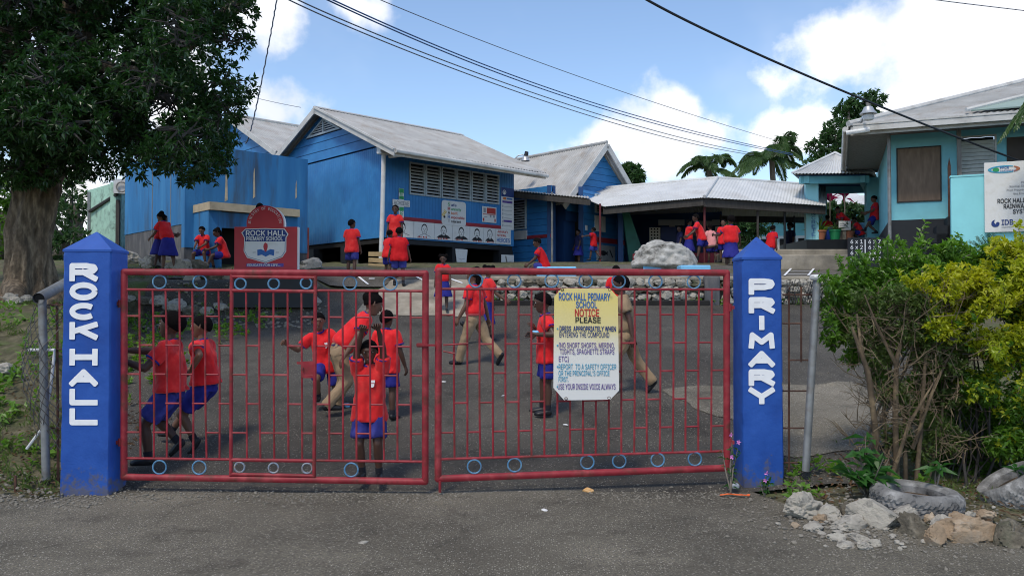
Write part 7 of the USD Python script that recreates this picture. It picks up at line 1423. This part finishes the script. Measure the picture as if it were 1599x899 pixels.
# left fence
T = Thing('wire_fence', 'old chain link fence on galvanised pipes left of the ROCK HALL pillar', 'fence', V(P(68, 0, 6.9)[0], 6.9, 0))
pt, pb = P(66, 468, 6.95), P(72, 748, 6.95); T.part('post', tube([pb, pt], .034, 12), galv, smooth=40); pe = P(60, 466, 6.9); pf = P(120, 432, 8.1); T.part('top_pipe', tube([pe, pf], .048, 14, False), galv, smooth=40); T.part('pipe_bore', tube([pe + nrm(pf - pe) * .02, pf], .040, 14, True), dark_void)
T.part('iron_bar', tube([P(91, 775, 7.02), P(89, 472, 7.02)], .011, 6), rusty); 
for v in (476, 668, 545): T.part('iron_bar', tube([P(68, v, 7.0), P(98, v, 7.0)], .008, 6), rusty)
T.part('white_pipe', tube([P(44, 546, 6.96), P(85, 546, 6.96), P(84, 560, 6.96), P(79, 605, 6.98), P(66, 668, 7.0), P(42, 700, 7.05)], .013, 8), pvc, smooth=40)
a, b = P(44, 500, 7.02), P(96, 500, 6.98); w = b[0] - a[0]; ms = []; r = np.random.default_rng(5)
zlo, zhi = P(60, 700, 7)[2], P(60, 476, 7)[2]; st = .052
for k in range(int((w + zhi - zlo) / st) + 1):
    for sgn_ in (1, -1):
        pts_ = [];
        for t in np.linspace(0, 1, 13):
            zz_ = zlo + (zhi - zlo) * t; x_ = (k * st - (zhi - zlo) * .5) + sgn_ * (zz_ - zlo) * .5 + (0 if sgn_ > 0 else (zhi - zlo) * .5)
            if 0 <= x_ <= w: pts_.append(V(a[0] + x_ + r.normal() * .004 + .05 * math.sin(zz_ * 4), 7.0 + r.normal() * .006 - .10 * math.sin((x_ / w) * 3) + .05 * math.sin(zz_ * 5), zz_))
        if len(pts_) > 1: ms.append(tube(pts_, .0035, 4, False))
T.part('wire_mesh', cat(*ms), wire_mat, kind='stuff')
single('iron_stake', tube([P(24, 772, 6.75) * V(1, 1, 0), P(24, 742, 6.75)], .011, 6), rusty, 'short rusty iron stake at the left verge', 'stake')
# right fence
T = Thing('side_fence', 'rusty bar fence with a leaning grey pipe right of the PRIMARY pillar', 'fence', V(P(1258, 0, 7.05)[0], 7.05, 0))
T.part('post', tube([P(1258, 735, 7.0), P(1276, 436, 7.05)], .033, 12), galv, smooth=40); T.part('post_cap', rbox(P(1275, 433, 7.05), .10, .09, .05, .015, .3), pvc, smooth=40)
for u in (1232, 1251): T.part('iron_bar', tube([P(u, 740 if u < 1240 else 565, 7.1), P(u, 448, 7.1)], .009, 6), rusty)
for v, u0, u1 in ((505, 1222, 1252), (562, 1232, 1270), (610, 1222, 1263), (668, 1222, 1258), (460, 1222, 1275), (722, 1222, 1258)): T.part('iron_bar', tube([P(u0, v, 7.1), P(u1, v, 7.1)], .008, 6), rusty)
ms = []
for k in range(16):
    u = 1222 + 4 * k; ms.append(tube([P(u + r.normal() * 2, 440 + r.normal() * 3, 7.12), P(u + r.normal() * 5, 452 + r.normal() * 3, 7.08), P(u + 6 + r.normal() * 3, 466 + r.normal() * 3, 7.12), P(u + 10, 474, 7.12)], .0035, 4, False)); ms.append(tube([P(u + 8, 440 + r.normal() * 3, 7.12), P(u + 3, 455, 7.1), P(u - 2, 472, 7.12)], .0035, 4, False))
T.part('wire_mesh', cat(*ms), wire_mat, kind='stuff')

# cables
def cable(label, pts_, rad_, m_, name='cable', wav=0.0):
    p = np.array([P(*q) for q in pts_]); t = np.linspace(0, 1, len(p)); s = np.linspace(0, 1, 60); from_ = np.stack([np.interp(s, t, p[:, i]) for i in range(3)], 1)
    if len(p) >= 3: c = np.polyfit(t, p, min(3, len(p) - 1)); from_ = np.stack([np.polyval(c[:, i], s) for i in range(3)], 1)
    if wav: from_ = from_ + np.stack([np.sin(s * 150), np.cos(s * 150), 0 * s], 1) * wav
    single(name, tube(from_, rad_, 5), m_, label, 'cable', smooth=True)
cable('thick black service cable sagging down to the turquoise building', [(960, -32, 12), (1022, 0, 12.6), (1130, 60, 13.6), (1250, 118, 14.8), (1380, 172, 16.2), (1480, 205, 17.0), (1560, 238, 17.3), (1620, 262, 17.3)], .022, cable_mat)
cable('lower of the pair of grey overhead wires', [(400, -30, 14), (465, 0, 15), (640, 82, 18), (800, 145, 22), (950, 190, 27), (1080, 222, 32), (1175, 243, 36)], .014, cable_grey)
cable('upper of the pair of grey overhead wires', [(412, -32, 14), (476, 0, 15), (640, 74, 18), (800, 137, 22), (950, 184, 27), (1080, 217, 32), (1175, 240, 36)], .014, cable_grey)
cable('lower blue overhead wire', [(450, -28, 14), (508, 0, 15), (650, 64, 18), (800, 122, 22), (950, 172, 27), (1080, 208, 32), (1240, 243, 38)], .016, cable_blue)
cable('upper blue overhead wire', [(458, -28, 14), (516, 0, 15), (650, 59, 18), (800, 117, 22), (950, 168, 27), (1080, 204, 32), (1240, 241, 38)], .016, cable_blue)
cable('thin topmost wire running down to the palms', [(540, -24, 18), (596, 0, 19), (760, 68, 23), (920, 125, 28), (1090, 182, 35), (1255, 232, 42)], .012, cable_grey)
cable('twisted service wire dropping steeply onto the rear roof', [(436, -25, 24), (432, 0, 24.2), (418, 80, 25), (404, 150, 25.6), (393, 195, 26), (383, 226, 26.3)], .022, cable_grey, wav=.012)
cable('faint thin wire above the rear roof', [(372, 146, 32), (420, 158, 31), (470, 168, 30)], .010, cable_grey)
cable('thin wire crossing the top right corner of the sky', [(1420, -8, 20), (1460, 0, 20), (1540, 10, 20), (1640, 22, 20)], .012, cable_grey)

# chalk games on the terrace, litter and other small things
def chalk(name, label, lines, group=None, lift=.022):
    T = Thing(name, label, 'painted lines', G(*lines[0][0]))
    for a, b in lines:
        p, q = G(*a), G(*b); d = nrm((q - p) * V(1, 1, 0)); s = np.cross(d, UP) * .022; pts_ = [p - s, q - s, q + s, p + s]; n = 12; L = np.linspace(0, 1, n)
        left, right = p - s + (q - p) * L[:, None], p + s + (q - p) * L[:, None]; v = np.vstack([left, right]); v[:, 2] = H(v[:, 0], v[:, 1]) + lift; i = np.arange(n - 1); f = np.vstack([np.stack([i, n + i, n + i + 1], 1), np.stack([i, n + i + 1, i + 1], 1)]); T.part('line', (v, f), white_paint)
chalk('chalk_grid', 'white painted grid beside the PRIMARY pillar top below the steps', [((1225, 432), (1240, 416)), ((1262, 432), (1275, 416)), ((1229, 430), (1262, 430)), ((1232, 425), (1266, 425)), ((1235, 420), (1270, 420))], lift=.03)
chalk('chalk_mark', 'white painted lines on the concrete behind the left gate leaf', [((558, 432), (575, 446)), ((576, 437), (585, 437)), ((650, 434), (664, 441)), ((700, 436), (722, 444))], lift=.03)
q = G(918, 768); T = Thing('litter_wrapper', 'small crumpled golden wrapper on the street before the gate', 'litter', q); T.part('wrapper', rock(q + UP * .012, .10, .07, .05, 61, 2, .5), M('gold_wrapper', (.5, .28, .1), .4, .3, 20, col2=(.65, .45, .25)), smooth=20)
q = G(1148, 776); pts_ = [q + V(-.12, .02, .015), q + V(-.06, -.01, .03), q + V(-.01, .02, .02), q + V(.05, -.02, .025), q + V(.11, .0, .015), q + V(.12, .02, .02)]; single('orange_strip', cat(*[beam(a, b, .022, .006) for a, b in zip(pts_, pts_[1:])]), plastic_orange, 'twisted orange plastic strip on the ground by the PRIMARY pillar', 'litter')
q = G(1148, 762); single('white_pebble', rock(q + UP * .02, .09, .06, .05, 63, 2, .3), sign_white, 'white pebble at the foot of the PRIMARY pillar', 'stone', smooth=30)
q = G(541, 636); single('plastic_bottle_cap', lathe([(.001, .04), (.035, .04), (.04, .03), (.04, 0), (.001, 0)], q + UP * .006, 14), seat_blue, 'small light blue plastic lid on the yard behind the gate', 'litter', smooth=30)
for k, (u, v, lab) in enumerate(((692, 597, 'crumpled white paper scrap left behind the right gate leaf'), (787, 618, 'thin white straw on the yard'), (883, 664, 'white paper scrap right of the looking boy'), (281, 714, None), (568, 848, 'pale flat stone lying on the street'), (850, 798, 'small white pebble on the street'))):
    if lab: q = G(u, v); single('litter_scrap' if k < 4 else 'street_stone', rock(q + UP * .008, .09 if k != 1 else .12, .05 if k != 1 else .012, .02, 80 + k, 1, .4, k), sign_white if k != 4 else stone_mat, lab, 'litter' if k < 4 else 'stone', smooth=30)
a = P(836, 520, 8.85); single('blue_toy', rbox(a, .08, .07, .06, .015), seat_blue, 'small light blue box held by the boy left of the notice', 'toy', smooth=30)
# the broken cream chair under the classroom corner
q = P(585, 408, 19.6); T = Thing('wooden_crate', 'broken yellowish wooden crate beside the white downpipe', 'crate', q)
for dz in (0, .14, .28): T.part('slat', beam(q + V(-.15, -.02, dz - .1), q + V(.32, .06, dz - .13 + .03 * (dz > .2)), .03, .11), M(f'cream_wood_{int(dz * 100)}', (.42, .30, .15), .7, .25, 6))
for dx in (-.12, .28): T.part('post', beam(q + V(dx, .03, -.32), q + V(dx, .03, .34), .05, .05), sign_white)
# porch pots
def pot(name, label, u, v, Y, r0, r1, h, m_, plant=None, cat_='pot'):
    q = P(u, v, Y); q[2] = pz + .01; T = Thing(name, label, cat_, q); T.part('pot', lathe([(.001, 0), (r0, 0), (r1, h * .85), (r1 * 1.08, h * .86), (r1 * 1.08, h), (r1 * .95, h), (r1 * .9, h * .8), (.001, h * .8)], q, 18), m_, smooth=40)
    if plant: plant(T, q + UP * h * .8)
def spikes(m_, n, l, w, seed, up=1.2):
    def f(T, q): r = np.random.default_rng(seed); a = r.normal(size=(n, 3)) * .45 + V(0, 0, up); T.part('foliage', leaves(np.tile(q, (n, 1)), a, l * r.uniform(.6, 1.1, n), w, r, .2, .4), m_, kind='stuff')
    return f
pot('flower_pot', 'terracotta pot with sword leaved plant at the left porch column', 1281, 372, 24.2, .12, .17, .28, terracotta, spikes(leaf_green, 16, .55, .05, 3))
pot('bucket', 'dark blue bucket beside the terracotta pot on the porch', 1290, 372, 24.4, .15, .19, .38, plastic_blue, None, 'bucket'); pot('bucket', 'green bucket in the middle of the porch', 1304, 372, 24.2, .13, .17, .3, plastic_green, spikes(leaf_far, 14, .4, .04, 4, .8), 'bucket'); pot('flower_pot', 'terracotta pot behind the label board on the porch', 1326, 372, 24.3, .1, .15, .26, terracotta, spikes(leaf_far, 18, .5, .05, 5))
pot('drum', 'blue plastic drum at the right end of the porch', 1352, 368, 25.4, .28, .3, .62, seat_blue, None, 'drum')
q = P(1310, 359, 24.15); T = Thing('label_board', 'small white lettered board standing among the porch pots', 'sign', q); T.part('board', obox(q, V(.36, 0, 0), V(0, .02, 0), UP * .27), sign_white); T.part('print', cat(*[obox(q + V(.03, -.003, .05 + .06 * k), V(.28 - .04 * (k % 2), 0, 0), V(0, .004, 0), UP * .018) for k in range(3)]), ink_grey); T.part('stand', obox(q + V(.13, .03, -.28), V(.1, 0, 0), V(0, .08, 0), UP * .28), concrete)
for k, (u, v, lab) in enumerate(((1296, 300, 'left red leaved cordyline behind the porch'), (1319, 296, 'right red leaved cordyline behind the porch'))):
    q = P(u, 345, 27); t = P(u, v, 27); T = Thing('cordyline', lab, 'plant', q); T.part('stem', tube([q, t], .02, 6), bark2); rr = np.random.default_rng(k); a = rr.normal(size=(26, 3)) * .6 + V(0, 0, .7); T.part('foliage', leaves(np.tile(t, (26, 1)) - UP * rr.uniform(0, .35, (26, 1)), a, .42, .09, rr, .2, .3), leaf_red, kind='stuff')
far_tree('garden_shrub', 'green shrub growing behind the porch', 1310, 330, 28, 0, [(1290, 335, .4, 0), (1310, 328, .4, 0), (1330, 335, .45, 0), (1345, 335, .35, 0), (1300, 345, .4, 0), (1280, 330, .3, 0)], 37, leaf_far, 260, .2, wid=.08)
